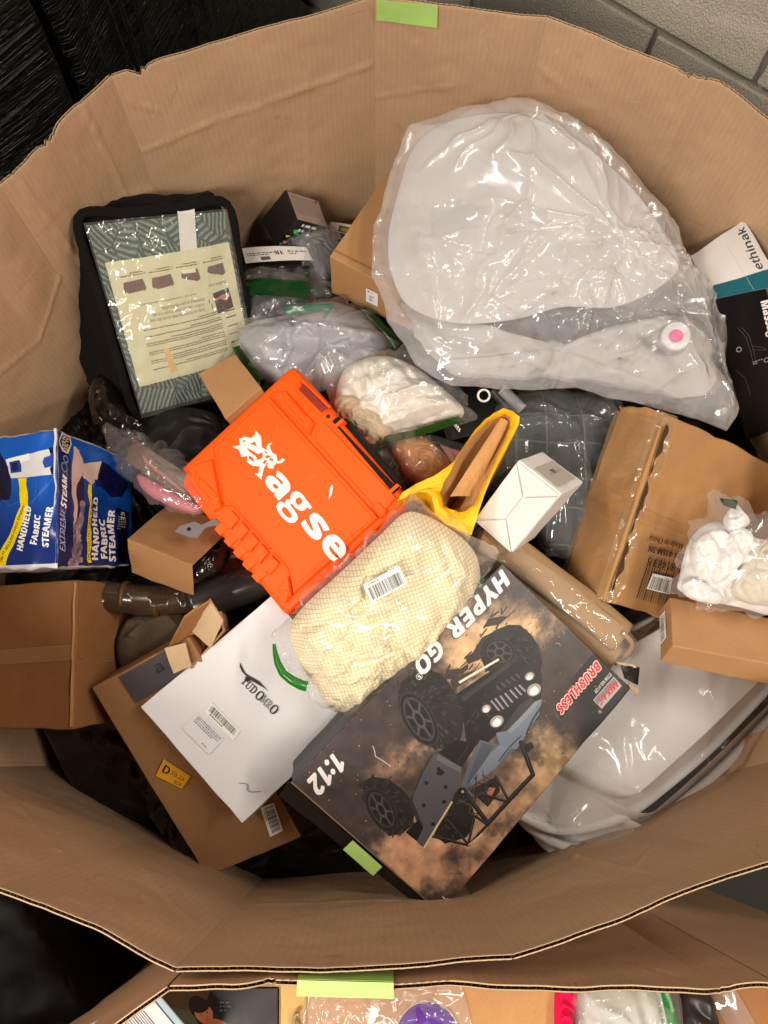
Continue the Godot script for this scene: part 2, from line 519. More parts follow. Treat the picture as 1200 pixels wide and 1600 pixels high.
func fillp(im: Image, pts: Array, c: Color) -> void:
	var n := pts.size()
	var lo := INF
	var hi := -INF
	var P := []
	for p in pts:
		var q := Vector2(p[0], p[1])
		P.append(q)
		lo = minf(lo, q.y)
		hi = maxf(hi, q.y)
	for y in range(maxi(0, int(floor(lo))), mini(im.get_height(), int(ceil(hi)) + 1)):
		var yy := y + 0.5
		var xs := []
		for i in n:
			var a: Vector2 = P[i]
			var b: Vector2 = P[(i + 1) % n]
			if (a.y <= yy) != (b.y <= yy):
				xs.append(a.x + (yy - a.y) / (b.y - a.y) * (b.x - a.x))
		xs.sort()
		for i in range(0, xs.size() - 1, 2):
			var x0 := int(ceil(xs[i] - 0.5))
			var x1 := int(ceil(xs[i + 1] - 0.5))
			if x1 > x0: im.fill_rect(Rect2i(x0, y, x1 - x0, 1).intersection(Rect2i(0, 0, im.get_width(), im.get_height())), c)

func ell(im: Image, cx: float, cy: float, rx: float, ry: float, rot: float, c: Color) -> void:
	var o := []
	for i in 36:
		var v := Vector2(cos(TAU * i / 36) * rx, sin(TAU * i / 36) * ry).rotated(rot)
		o.append([cx + v.x, cy + v.y])
	fillp(im, o, c)

func stroke(im: Image, pts: Array, w: float, c: Color, w2 := -1.0) -> void:
	for i in pts.size() - 1:
		var a := Vector2(pts[i][0], pts[i][1])
		var b := Vector2(pts[i + 1][0], pts[i + 1][1])
		var n := (b - a).orthogonal().normalized() * w * 0.5
		fillp(im, [[a.x + n.x, a.y + n.y], [b.x + n.x, b.y + n.y], [b.x - n.x, b.y - n.y], [a.x - n.x, a.y - n.y]], c)
		if w > 3.0: ell(im, b.x, b.y, w * 0.5, w * 0.5, 0, c)

func stamp(im: Image, s: String, font: Font, height: float, cx: float, cy: float, rot: float, c: Color, slant := 0.0, wide := 1.0, fat := 0.0) -> void:
	var t := TextMesh.new()
	t.text = s
	t.font = font
	t.font_size = 64
	t.pixel_size = 0.01
	t.depth = 0.0
	t.curve_step = 2.0
	var arr := t.get_mesh_arrays()
	var v: PackedVector3Array = arr[Mesh.ARRAY_VERTEX]
	var ix = arr[Mesh.ARRAY_INDEX]
	if ix == null: ix = PackedInt32Array(range(v.size()))
	var cc := t.get_aabb().get_center()
	var k := height / 0.47
	for j in range(0, ix.size(), 3):
		var tr := []
		for q in 3:
			var p: Vector3 = v[ix[j + q]] - cc
			var u := Vector2(p.x * wide + p.y * slant, -p.y) * k
			u = u.rotated(rot)
			tr.append([cx + u.x, cy + u.y])
		fillp(im, tr, c)
		if fat > 0.0:
			for d in [[fat, 0], [-fat, 0], [0, fat], [0, -fat]]:
				fillp(im, [[tr[0][0] + d[0], tr[0][1] + d[1]], [tr[1][0] + d[0], tr[1][1] + d[1]], [tr[2][0] + d[0], tr[2][1] + d[1]]], c)

func stamp_fit(im: Image, s: String, font: Font, w: float, h: float, cx: float, cy: float, rot: float, c: Color, slant := 0.0, fat := 0.0) -> void:
	var t := TextMesh.new()
	t.text = s
	t.font = font
	t.font_size = 64
	t.pixel_size = 0.01
	t.depth = 0.0
	var b := t.get_aabb().size
	stamp(im, s, font, h / b.y * 0.47, cx, cy, rot, c, slant, (w - slant * h) / b.x / (h / b.y), fat)

func words(im: Image, x: float, y: float, w: float, h: float, rows: int, c: Color, rng: RandomNumberGenerator) -> void:
	# lines of print too small to read
	for r in rows:
		var xx := x
		var stop := x + w * (1.0 if r < rows - 1 else rng.randf_range(0.3, 0.8))
		while xx < stop:
			var l := rng.randf_range(0.6, 2.6) * h
			im.fill_rect(Rect2i(int(xx), int(y + r * h * 2.1), int(minf(l, stop - xx)), maxi(1, int(h))), c)
			xx += l + h * 0.7

func bars(im: Image, x: int, y: int, w: int, h: int, c: Color, rng: RandomNumberGenerator, unit := 2) -> void:
	var xx := x
	while xx < x + w:
		var b := rng.randi_range(1, 3) * unit
		im.fill_rect(Rect2i(xx, y, mini(b, x + w - xx), h), c)
		xx += b + rng.randi_range(1, 3) * unit

func barcode_label(sd: int, rows_above: int, rows_below: int, w := 320, h := 140) -> Image:
	var rng := RandomNumberGenerator.new()
	rng.seed = sd
	var im := canvas(w, h, Color(0.9, 0.9, 0.89))
	var ink := Color(0.07, 0.07, 0.08)
	var y := 12
	if rows_above:
		words(im, w * 0.1, y, w * 0.75, 9, rows_above, ink, rng)
		y += rows_above * 20 + 6
	var bh := h - y - 12 - rows_below * 18
	bars(im, int(w * 0.07), y, int(w * 0.86), bh, ink, rng)
	if rows_below: words(im, w * 0.15, y + bh + 8, w * 0.6, 8, rows_below, ink, rng)
	return im

func tex(im: Image) -> ImageTexture:
	return ImageTexture.create_from_image(im)

# ---------------------------------------------------------------- materials
func mat(c: Color, rough := 0.8, spec := 0.5) -> StandardMaterial3D:
	var m := StandardMaterial3D.new()
	m.albedo_color = c
	m.roughness = rough
	m.metallic_specular = spec
	return m

func printed(im: Image, rough := 0.4, coat := 0.0) -> StandardMaterial3D:
	var m := mat(Color.WHITE, rough)
	m.albedo_texture = tex(im)
	m.texture_repeat = false
	if coat > 0.0:
		m.clearcoat_enabled = true
		m.clearcoat = coat
		m.clearcoat_roughness = 0.2
	return m

func film(alpha: float, rough := 0.07, bump := 1.0, tint := Color(0.93, 0.93, 0.94), tile := 3.0) -> StandardMaterial3D:
	var m := mat(Color(tint.r, tint.g, tint.b, alpha), rough, 0.6)
	m.transparency = BaseMaterial3D.TRANSPARENCY_ALPHA
	m.cull_mode = BaseMaterial3D.CULL_DISABLED
	if bump > 0.0:
		m.normal_enabled = true
		m.normal_texture = M.crinkle
		m.normal_scale = bump
		m.uv1_triplanar = true
		m.uv1_world_triplanar = true
		m.uv1_scale = Vector3.ONE * tile
	return m

# a normal map of crumpled film: flat facets of several sizes, each with a tilt of its own, and the ridges between them
func crumple_map(sd: int, levels: Array, soften: int) -> ImageTexture:
	var w := 512
	var sx := PackedFloat32Array()
	var sy := PackedFloat32Array()
	sx.resize(w * w)
	sy.resize(w * w)
	for l in levels:
		var n := FastNoiseLite.new()
		n.noise_type = FastNoiseLite.TYPE_CELLULAR
		n.cellular_return_type = FastNoiseLite.RETURN_CELL_VALUE
		n.cellular_distance_function = FastNoiseLite.DISTANCE_EUCLIDEAN
		n.cellular_jitter = 1.0
		n.fractal_type = FastNoiseLite.FRACTAL_NONE
		n.frequency = l[0]
		n.seed = sd
		n.domain_warp_enabled = true
		n.domain_warp_amplitude = l[2]
		n.domain_warp_frequency = 0.009
		var im: Image = n.get_seamless_image(w, w, false, false, 0.06)
		for i in w * w:
			var v := im.get_pixel(i % w, i / w).r
			sx[i] += (v * 2.0 - 1.0) * l[1]
			sy[i] += (fposmod(v * 37.7, 1.0) * 2.0 - 1.0) * l[1]
		n.seed = sd + 1
		sd += 7
	var o := Image.create(w, w, false, Image.FORMAT_RGB8)
	for i in w * w:
		var q := Vector3(sx[i], sy[i], 1.0).normalized() * 0.5 + Vector3(0.5, 0.5, 0.5)
		o.set_pixel(i % w, i / w, Color(q.x, q.y, q.z))
	o.resize(w / soften, w / soften, Image.INTERPOLATE_BILINEAR)
	o.resize(w, w, Image.INTERPOLATE_CUBIC)
	return tex(o)

func noise_tex(freq: float, fractal: int, oct: int, normal: bool, strength := 8.0, size := 512, sd := 0, ntype := FastNoiseLite.TYPE_SIMPLEX_SMOOTH, warp := 18.0) -> NoiseTexture2D:
	var n := FastNoiseLite.new()
	n.noise_type = ntype
	n.frequency = freq
	n.fractal_type = fractal
	n.fractal_octaves = oct
	n.seed = sd
	n.domain_warp_enabled = true
	n.domain_warp_amplitude = warp
	n.domain_warp_frequency = 0.012
	var t := NoiseTexture2D.new()
	t.width = size
	t.height = size
	t.seamless = true
	t.noise = n
	t.as_normal_map = normal
	t.bump_strength = strength
	return t

func make_materials() -> void:
	bold.font_names = ["Droid Sans"]
	bold.font_weight = 700
	plainfont.font_names = ["Droid Sans"]
	serif.font_names = ["Droid Serif"]
	serif.font_weight = 700
	wav.frequency = 1.0
	wav.seed = 77
	M.crinkle = crumple_map(5, [[0.011, 0.30, 60.0], [0.030, 0.34, 44.0]], 2)
	M.crinkle_fine = noise_tex(0.028, FastNoiseLite.FRACTAL_RIDGED, 3, true, 7.0, 1024, 9)
	M.crumpled = crumple_map(25, [[0.013, 0.30, 40.0], [0.036, 0.42, 34.0], [0.08, 0.14, 10.0]], 2)
	# kraft board: fibres, flecks and clouds, a tile of 25 cm
	var fine := FastNoiseLite.new()
	fine.frequency = 0.35
	fine.seed = 3
	var cloud := FastNoiseLite.new()
	cloud.frequency = 0.012
	cloud.seed = 8
	cloud.fractal_octaves = 4
	var fib := FastNoiseLite.new()
	fib.frequency = 0.09
	fib.seed = 12
	var im := Image.create(512, 512, false, Image.FORMAT_RGB8)
	var hm := Image.create(512, 512, false, Image.FORMAT_RGB8)
	var fb: Image = fine.get_seamless_image(512, 512)
	var cb: Image = cloud.get_seamless_image(512, 512)
	var rb: Image = fib.get_seamless_image(512, 512)
	for y in 512:
		for x in 512:
			var a := fb.get_pixel(x, y).r - 0.5
			var b := cb.get_pixel(x, y).r - 0.5
			var c := rb.get_pixel((x * 3) % 512, y).r - 0.5
			var k := 0.93 + a * 0.10 + b * 0.035 + c * 0.06
			im.set_pixel(x, y, Color(k, k * (0.995 + c * 0.02), k * (0.985 + c * 0.05)))
			var hh := 0.5 + 0.2 * sin(TAU * 32.0 * x / 512.0) + a * 0.25 + c * 0.35
			hm.set_pixel(x, y, Color(hh, hh, hh))
	M.kraft_tex = tex(im)
	M.kraft_hm = tex(hm)
	M.kraft_bin = kraft(Color(0.775, 0.635, 0.505), 0.016)
	var rg := RandomNumberGenerator.new()
	rg.seed = 19
	var wl := Image.create(1024, 1024, false, Image.FORMAT_RGB8)
	var fl: Image = fine.get_seamless_image(1024, 1024)
	fib.frequency = 0.03
	var fl2: Image = fib.get_seamless_image(1024, 1024)
	cloud.frequency = 0.006
	var fl3: Image = cloud.get_seamless_image(1024, 1024)
	for y in 1024:
		for x in 1024:
			var k := 0.93 + (fl.get_pixel(x, y).r - 0.5) * 0.11 + (fl2.get_pixel((x * 4) % 1024, y).r - 0.5) * 0.035 + (fl3.get_pixel(x, y).r - 0.5) * 0.04 + (0.012 if x % 8 < 3 else -0.006)
			wl.set_pixel(x, y, Color(k, k * 0.995, k * 0.99))
	for j in 90:
		var x := rg.randf_range(0, 1024)
		var y := rg.randf_range(0, 1024)
		var an := rg.randf_range(-0.5, 0.5) + (PI / 2 if j % 3 == 0 else 0.0)
		var ln := rg.randf_range(8, 90)
		var light := rg.randf() < 0.65
		for i in int(ln):
			var px := int(x + cos(an) * i + sin(i * 0.15) * 2.0) & 1023
			var py := int(y + sin(an) * i + cos(i * 0.11) * 2.0) & 1023
			wl.set_pixel(px, py, wl.get_pixel(px, py) * (1.10 if light else 0.84))
	for j in 26:
		var cx := rg.randf_range(20, 1000)
		var cy := rg.randf_range(20, 1000)
		var rr := rg.randf_range(3, 14)
		var tone := rg.randf_range(0.86, 1.08)
		for yy in range(int(-rr), int(rr)):
			for xx in range(int(-rr), int(rr)):
				var d := Vector2(xx, yy).length() / rr + wav.get_noise_2d(xx * 0.3 + j, yy * 0.3) * 0.5
				if d < 1.0:
					var q := Vector2i(int(cx + xx) & 1023, int(cy + yy) & 1023)
					wl.set_pixelv(q, wl.get_pixelv(q) * lerpf(tone, 1.0, d))
	M.kraft_bin.albedo_texture = tex(wl)
	M.kraft_bin.uv1_scale = Vector3.ONE * 1.0
	M.kraft = kraft(Color(0.72, 0.545, 0.375), 0.010)
	M.kraft_deep = kraft(Color(0.64, 0.45, 0.28), 0.012)
	M.kraft_edge = kraft(Color(0.60, 0.45, 0.32), 0.02)
	M.kraft_torn = kraft(Color(0.80, 0.69, 0.55), 0.03)
	M.kraft_mark = kraft(Color(0.70, 0.53, 0.36), 0.03)
	var wn := noise_tex(0.02, FastNoiseLite.FRACTAL_FBM, 5, false, 1.0, 512, 4)
	M.grainy = wn
	M.white_card = mat(Color(0.86, 0.855, 0.86), 0.42)
	M.white_card.heightmap_enabled = false
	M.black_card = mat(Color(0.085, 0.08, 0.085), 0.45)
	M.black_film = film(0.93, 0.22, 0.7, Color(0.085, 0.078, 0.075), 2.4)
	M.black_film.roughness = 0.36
	M.clear = film(0.07, 0.09, 0.6, Color(0.95, 0.95, 0.96), 2.6)
	M.clear_soft = film(0.16, 0.1, 1.0, Color(0.93, 0.93, 0.94), 3.0)
	M.clear_flat = film(0.06, 0.07, 0.8, Color(0.95, 0.95, 0.96), 4.0)
	M.tape_clear = film(0.16, 0.12, 0.25, Color(0.80, 0.62, 0.42), 9.0)
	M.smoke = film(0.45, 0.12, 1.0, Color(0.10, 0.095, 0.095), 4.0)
	M.green_tape = mat(Color(0.10, 0.42, 0.13), 0.25)
	M.lime = mat(Color(0.70, 0.86, 0.47), 0.55)
	M.ink_white = mat(Color(0.93, 0.90, 0.88), 0.5)
	M.ink_black = mat(Color(0.07, 0.07, 0.075), 0.5)
	M.orange = mat(Color(0.98, 0.345, 0.015), 0.5, 0.35)
	M.orange.normal_enabled = true
	M.orange.normal_texture = noise_tex(0.25, FastNoiseLite.FRACTAL_FBM, 2, true, 0.35, 256, 2)
	M.orange.uv1_triplanar = true
	M.orange.uv1_world_triplanar = true
	M.orange.uv1_scale = Vector3.ONE * 7.0
	M.black_plastic = mat(Color(0.06, 0.06, 0.06), 0.4)

func kraft(c: Color, bump: float) -> StandardMaterial3D:
	var m := mat(c, 0.78, 0.35)
	m.albedo_texture = M.kraft_tex
	m.heightmap_enabled = true
	m.heightmap_texture = M.kraft_hm
	m.heightmap_scale = bump
	m.uv1_scale = Vector3.ONE * 4.0
	return m

func cloth(c: Color, hm: Texture2D, scale: float, uv := 1.0, sheen := 0.3) -> StandardMaterial3D:
	var m := mat(c, 0.9, 0.25)
	m.rim_enabled = true
	m.rim = sheen
	m.rim_tint = 0.6
	if hm:
		m.heightmap_enabled = true
		m.heightmap_texture = hm
		m.heightmap_scale = scale
		m.uv1_scale = Vector3.ONE * uv
	return m

# ---------------------------------------------------------------- the bin
func bin_wall(parent: Node3D, a: Vector2, b: Vector2, ya: float, yb: float, outward: Vector2, sd: int, creases: Array, fine: bool, low := 0.08, rag := 0.0022) -> void:
	var l := (b - a).length()
	var nu := maxi(6, int(l / (0.0035 if fine else 0.02)))
	var nz := FastNoiseLite.new()
	nz.frequency = 1.0
	nz.seed = sd
	var top := func(s: float) -> float:
		var y := lerpf(ya, yb, s) + nz.get_noise_1d(s * l * 7.0) * rag + nz.get_noise_1d(s * l * 60.0) * rag * 0.2
		for c in creases:
			if c.size() == 2: y -= 0.010 * exp(-pow((s - c[0]) * l / c[1], 2.0)) * (0.7 + nz.get_noise_1d(s * 400.0))
		return y
	var pt := func(s: float, t: float, off: float) -> Vector3:
		var yt: float = top.call(s)
		var y := lerpf(yt, 0.40, t / 0.9) if t < 0.9 else lerpf(0.40, low, (t - 0.9) / 0.1)
		var q := a.lerp(b, s)
		var e := sin(PI * s)
		var k := off + nz.get_noise_2d(s * l * 2.2, y * 2.2) * 0.010 * e + nz.get_noise_2d(s * l * 9.0, y * 9.0) * 0.0004 * minf(1.0, e * 3.0)
		for c in creases:
			if c.size() == 5:
				var p := Vector2(s * l, y)
				var c0 := Vector2(c[0] * l, c[1])
				var c1 := Vector2(c[2] * l, c[3])
				var w := clampf((p - c0).dot(c1 - c0) / (c1 - c0).length_squared(), 0.0, 1.0)
				var d := (p - c0.lerp(c1, w)).length() + nz.get_noise_2d(p.x * 30.0, p.y * 30.0) * 0.004
				k -= c[4] * 1.15 * exp(-pow(d / 0.0036, 2.0))
		return Vector3(q.x + outward.x * k, y, q.y + outward.y * k)
	var nv := 112 if fine else 20
	var th := 0.0047
	var g := [grid_group(nu, nv, func(s, t): return pt.call(s, t, 0.0), Vector2(l, 0.8), M.kraft_bin, false, Vector2(sd * 0.37, sd * 0.11)),
		grid_group(maxi(6, nu / 2), nv / 2, func(s, t): return pt.call(s, t, th), Vector2(l, 0.8), M.kraft_bin, true, Vector2(sd * 0.53, sd * 0.17))]
	for e in [[0.0, 0.0011], [th - 0.0011, th]]:
		g.append(grid_group(nu, 1, func(s, t): return pt.call(s, 0.0, lerpf(e[0], e[1], 1.0 - t)), Vector2(l, 0.002), M.kraft_torn))
	var wall := obj("wall_panel", finish(g), null, parent)
	var fl := int(l / 0.0068)
	var fg := grid_group(fl * 8, 1, func(s, t):
		var p: Vector3 = pt.call(s, 0.0, th * 0.5 + (th * 0.40) * sin(TAU * fl * s + nz.get_noise_1d(s * 40.0) * 1.5))
		return p - Vector3(0, 0.0005 + 0.014 * t, 0), Vector2(l, 0.02), M.kraft_edge)
	obj("corrugation", finish([fg]), null, wall)

func bin_from(called: String, label: String, v: Array, rims: Array, creases: Dictionary, fine_list: Array, c: Vector2) -> Node3D:
	var root := thing(called, label, "cardboard bin", "")
	var k := v.size()
	for i in k:
		var a: Vector2 = v[i]
		var b: Vector2 = v[(i + 1) % k]
		var n := (b - a).orthogonal().normalized()
		if n.dot((a + b) * 0.5 - c) < 0.0: n = -n
		bin_wall(root, a, b, rims[i], rims[(i + 1) % k], n, 40 + i * 7 + called.length() * 3 + k, creases.get(i, []), i in fine_list)
	var poly := []
	for p in v: poly.append([p.x, p.y])
	obj("bin_floor", plate(Vector3(0, 0.09, 0), Vector3.RIGHT, Vector3.BACK, poly, 0.0, 0.012, 0.0), M.kraft_bin, root)
	return root

func ceiling_lamp(p: Vector3, sx: float, sz: float, energy: float, col: Color, label: String, turn := 0.0) -> void:
	var t := thing("ceiling_lamp", label, "ceiling lamp", "ceiling lamps over the bins")
	t.position = p
	t.rotation.y = turn
	var hb := BoxMesh.new()
	hb.size = Vector3(sx + 0.08, 0.08, sz + 0.06)
	var ho := obj("housing", hb, mat(Color(0.8, 0.8, 0.8), 0.5), t)
	ho.position.y = 0.06
	var gl := mat(Color(0.9, 0.9, 0.9), 0.5)
	gl.emission_enabled = true
	gl.emission = col
	gl.emission_energy_multiplier = 2.0
	var db := BoxMesh.new()
	db.size = Vector3(sx, 0.02, sz)
	var d := obj("lamp_diffuser", db, gl, t)
	d.position.y = 0.01
	var ar := AreaLight3D.new()
	ar.name = "lamp_light"
	ar.area_size = Vector2(sx, sz)
	ar.light_energy = energy
	ar.light_color = col
	ar.shadow_enabled = true
	ar.area_range = 12.0
	ar.rotation.x = -PI / 2
	ar.position.y = -0.012
	t.add_child(ar)

func _ready() -> void:
	var cam := Camera3D.new()
	cam.name = "camera"
	cam.fov = rad_to_deg(2.0 * atan(800.0 / FOCAL))
	cam.near = 0.05
	cam.far = 60.0
	cam.transform = eye
	add_child(cam)
	cam.current = true
	var env := Environment.new()
	env.background_mode = Environment.BG_COLOR
	env.background_color = Color(0.27, 0.262, 0.255)
	env.background_energy_multiplier = 1.0
	env.tonemap_mode = Environment.TONE_MAPPER_LINEAR
	env.tonemap_exposure = 0.95
	env.sdfgi_enabled = true
	env.ssao_enabled = true
	env.ssil_enabled = true
	var we := WorldEnvironment.new()
	we.name = "surroundings"
	we.environment = env
	add_child(we)
	ceiling_lamp(Vector3(-1.3, 3.3, 2.2), 2.4, 0.3, 19.0, Color(1.0, 0.955, 0.90), "long white ceiling lamp in front of the bins, behind the viewer", 0.5)
	ceiling_lamp(Vector3(-2.2, 3.2, -0.3), 0.3, 2.4, 9.0, Color(1.0, 0.955, 0.90), "long white ceiling lamp over the left of the bins")
	ceiling_lamp(Vector3(2.0, 3.5, -0.2), 0.3, 2.4, 10.5, Color(1.0, 0.955, 0.90), "long white ceiling lamp over the right of the bins")
	make_materials()
	build_room()
	build_bins()
	build_fill()
	build_back()
	build_boxes()
	build_middle()
	build_front()
	build_right()
	build_second_bin()

func build_room() -> void:
	var fm := mat(Color(0.24, 0.23, 0.20), 0.8)
	fm.albedo_texture = M.kraft_tex
	fm.uv1_triplanar = true
	fm.uv1_scale = Vector3.ONE * 3.0
	var fb := BoxMesh.new()
	fb.size = Vector3(9, 0.1, 9)
	var fo := obj("floor", fb, fm)
	fo.position = Vector3(0, -0.05, -0.5)
	tag(fo, "grey concrete warehouse floor under the bins", "floor", "", "structure")
	# block wall behind the bin, turned towards the right
	var w := thing("block_wall", "painted concrete block wall behind the cardboard bin", "wall")
	w.position = Vector3(0.47, 0.0, -1.27)
	w.rotation.y = -deg_to_rad(38.0)
	var mm := mat(Color(0.58, 0.56, 0.53), 0.95)
	var mb := BoxMesh.new()
	mb.size = Vector3(4.4, 2.2, 0.1)
	var mo := obj("mortar", mb, mm, w)
	mo.position = Vector3(-0.3, 1.1, -0.068)
	var rough := noise_tex(0.12, FastNoiseLite.FRACTAL_FBM, 5, false, 1.0, 512, 21)
	var mats := []
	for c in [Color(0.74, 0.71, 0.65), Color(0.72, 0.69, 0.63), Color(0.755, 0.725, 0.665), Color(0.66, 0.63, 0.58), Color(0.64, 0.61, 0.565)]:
		var m := mat(c, 0.92, 0.3)
		m.heightmap_enabled = true
		m.heightmap_texture = rough
		m.heightmap_scale = 0.25
		m.uv1_triplanar = true
		m.uv1_scale = Vector3(5.0, 2.2, 5.0)
		mats.append(m)
	var meshes := []
	for k in 4:
		var c8 := []
		for i in 8:
			c8.append(corner_sign(i) * Vector3(0.195, 0.0945, 0.05))
		meshes.append(hexbox(c8, 0.006, 0.004, 60 + k, mats[0], {}, [1, 5], 12))
	var rng := RandomNumberGenerator.new()
	rng.seed = 5
	for row in 9:
		for col in 9:
			var x := -1.75 + col * 0.4 + (0.2 if row % 2 else 0.0)
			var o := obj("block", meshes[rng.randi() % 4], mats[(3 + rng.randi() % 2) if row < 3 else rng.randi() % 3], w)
			o.position = Vector3(x - 0.05, 0.1 + row * 0.2, -0.05 + rng.randf_range(-0.002, 0.002))
	# the wrapped pallet
	var p := thing("wrapped_pallet", "tall pallet load wrapped in shiny black stretch film at the upper left", "pallet load")
	var c0 := at(100, 90, 0.85)
	var lf := Vector3(-0.62, 0, 0.78).normalized()
	var rt := Vector3(0.30, 0, -0.95).normalized()
	var bk := Vector3(-0.9, 0, -0.42).normalized() * 0.9
	var c8 := []
	for k in 8:
		var q: Vector3 = c0
		q = c0 + lf * 1.1 if not (k & 1) else c0
		if not (k & 4): q += bk
		q.y = 1.5 if k & 2 else 0.12
		c8.append(q)
	var bm := mat(Color(0.055, 0.052, 0.05), 0.32, 0.5)
	var streak := noise_tex(0.03, FastNoiseLite.FRACTAL_RIDGED, 4, true, 6.0, 512, 31)
	bm.normal_enabled = true
	bm.normal_texture = streak
	bm.normal_scale = 1.6
	bm.uv1_scale = Vector3(0.5, 7.0, 1.0)
	obj("film_wrap", hexbox(c8, 0.03, 0.012, 4, bm, {}, [], 14), null, p)
	for k in 46:
		var y := rng.randf_range(0.15, 1.25)
		var a := c0 + (lf * rng.randf_range(0.0, 0.3)) + Vector3(0, y - c0.y, 0)
		var b := a + lf * rng.randf_range(0.3, 0.7) + Vector3(0, rng.randf_range(-0.03, 0.03), 0)
		var n := Vector3(0.78, 0, 0.62) * 0.004
		obj("film_fold", tube([a + n, a.lerp(b, 0.5) + n * 1.5, b + n], rng.randf_range(0.0012, 0.004), 5, false, 0.7), bm, p)
	for k in 8:
		var q: Vector3 = c0 + rt * 0.03 + Vector3(-0.02, 0, 0)
		q = q + rt * 0.8 if k & 1 else q
		if not (k & 4): q += bk
		q.y = 1.3 if k & 2 else 0.12
		c8[k] = q
	var p2 := thing("wrapped_pallet", "darker black film-wrapped pallet load in the gap beside the block wall", "pallet load")
	obj("film_wrap", hexbox(c8, 0.02, 0.01, 9, bm, {}, [], 10), null, p2)
	for k in 26:
		var a: Vector3 = c0 + rt * rng.randf_range(0.05, 0.5)
		a.y = 1.25
		var b := a + Vector3(rng.randf_range(-0.03, 0.03), -rng.randf_range(0.4, 0.9), 0)
		obj("film_fold", tube([a + Vector3(0.004, 0, 0.002), b + Vector3(0.004, 0, 0.002)], rng.randf_range(0.0012, 0.0035), 5, false, 0.7, false), bm, p2)
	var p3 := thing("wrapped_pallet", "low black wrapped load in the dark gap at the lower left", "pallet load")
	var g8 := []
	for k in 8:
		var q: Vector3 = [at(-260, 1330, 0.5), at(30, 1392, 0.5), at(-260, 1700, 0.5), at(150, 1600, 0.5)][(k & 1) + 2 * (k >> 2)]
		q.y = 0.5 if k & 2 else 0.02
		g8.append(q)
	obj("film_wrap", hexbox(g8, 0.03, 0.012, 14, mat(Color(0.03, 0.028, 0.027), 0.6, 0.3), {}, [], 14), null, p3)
	# a dark carton stack in the shade between pallet and wall
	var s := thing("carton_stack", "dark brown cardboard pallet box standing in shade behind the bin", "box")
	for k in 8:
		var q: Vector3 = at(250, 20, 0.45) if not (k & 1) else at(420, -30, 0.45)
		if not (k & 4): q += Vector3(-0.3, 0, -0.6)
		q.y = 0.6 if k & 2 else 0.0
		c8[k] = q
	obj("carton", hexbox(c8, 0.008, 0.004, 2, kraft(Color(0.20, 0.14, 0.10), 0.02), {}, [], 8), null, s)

func V2(p: Vector3) -> Vector2:
	return Vector2(p.x, p.z)

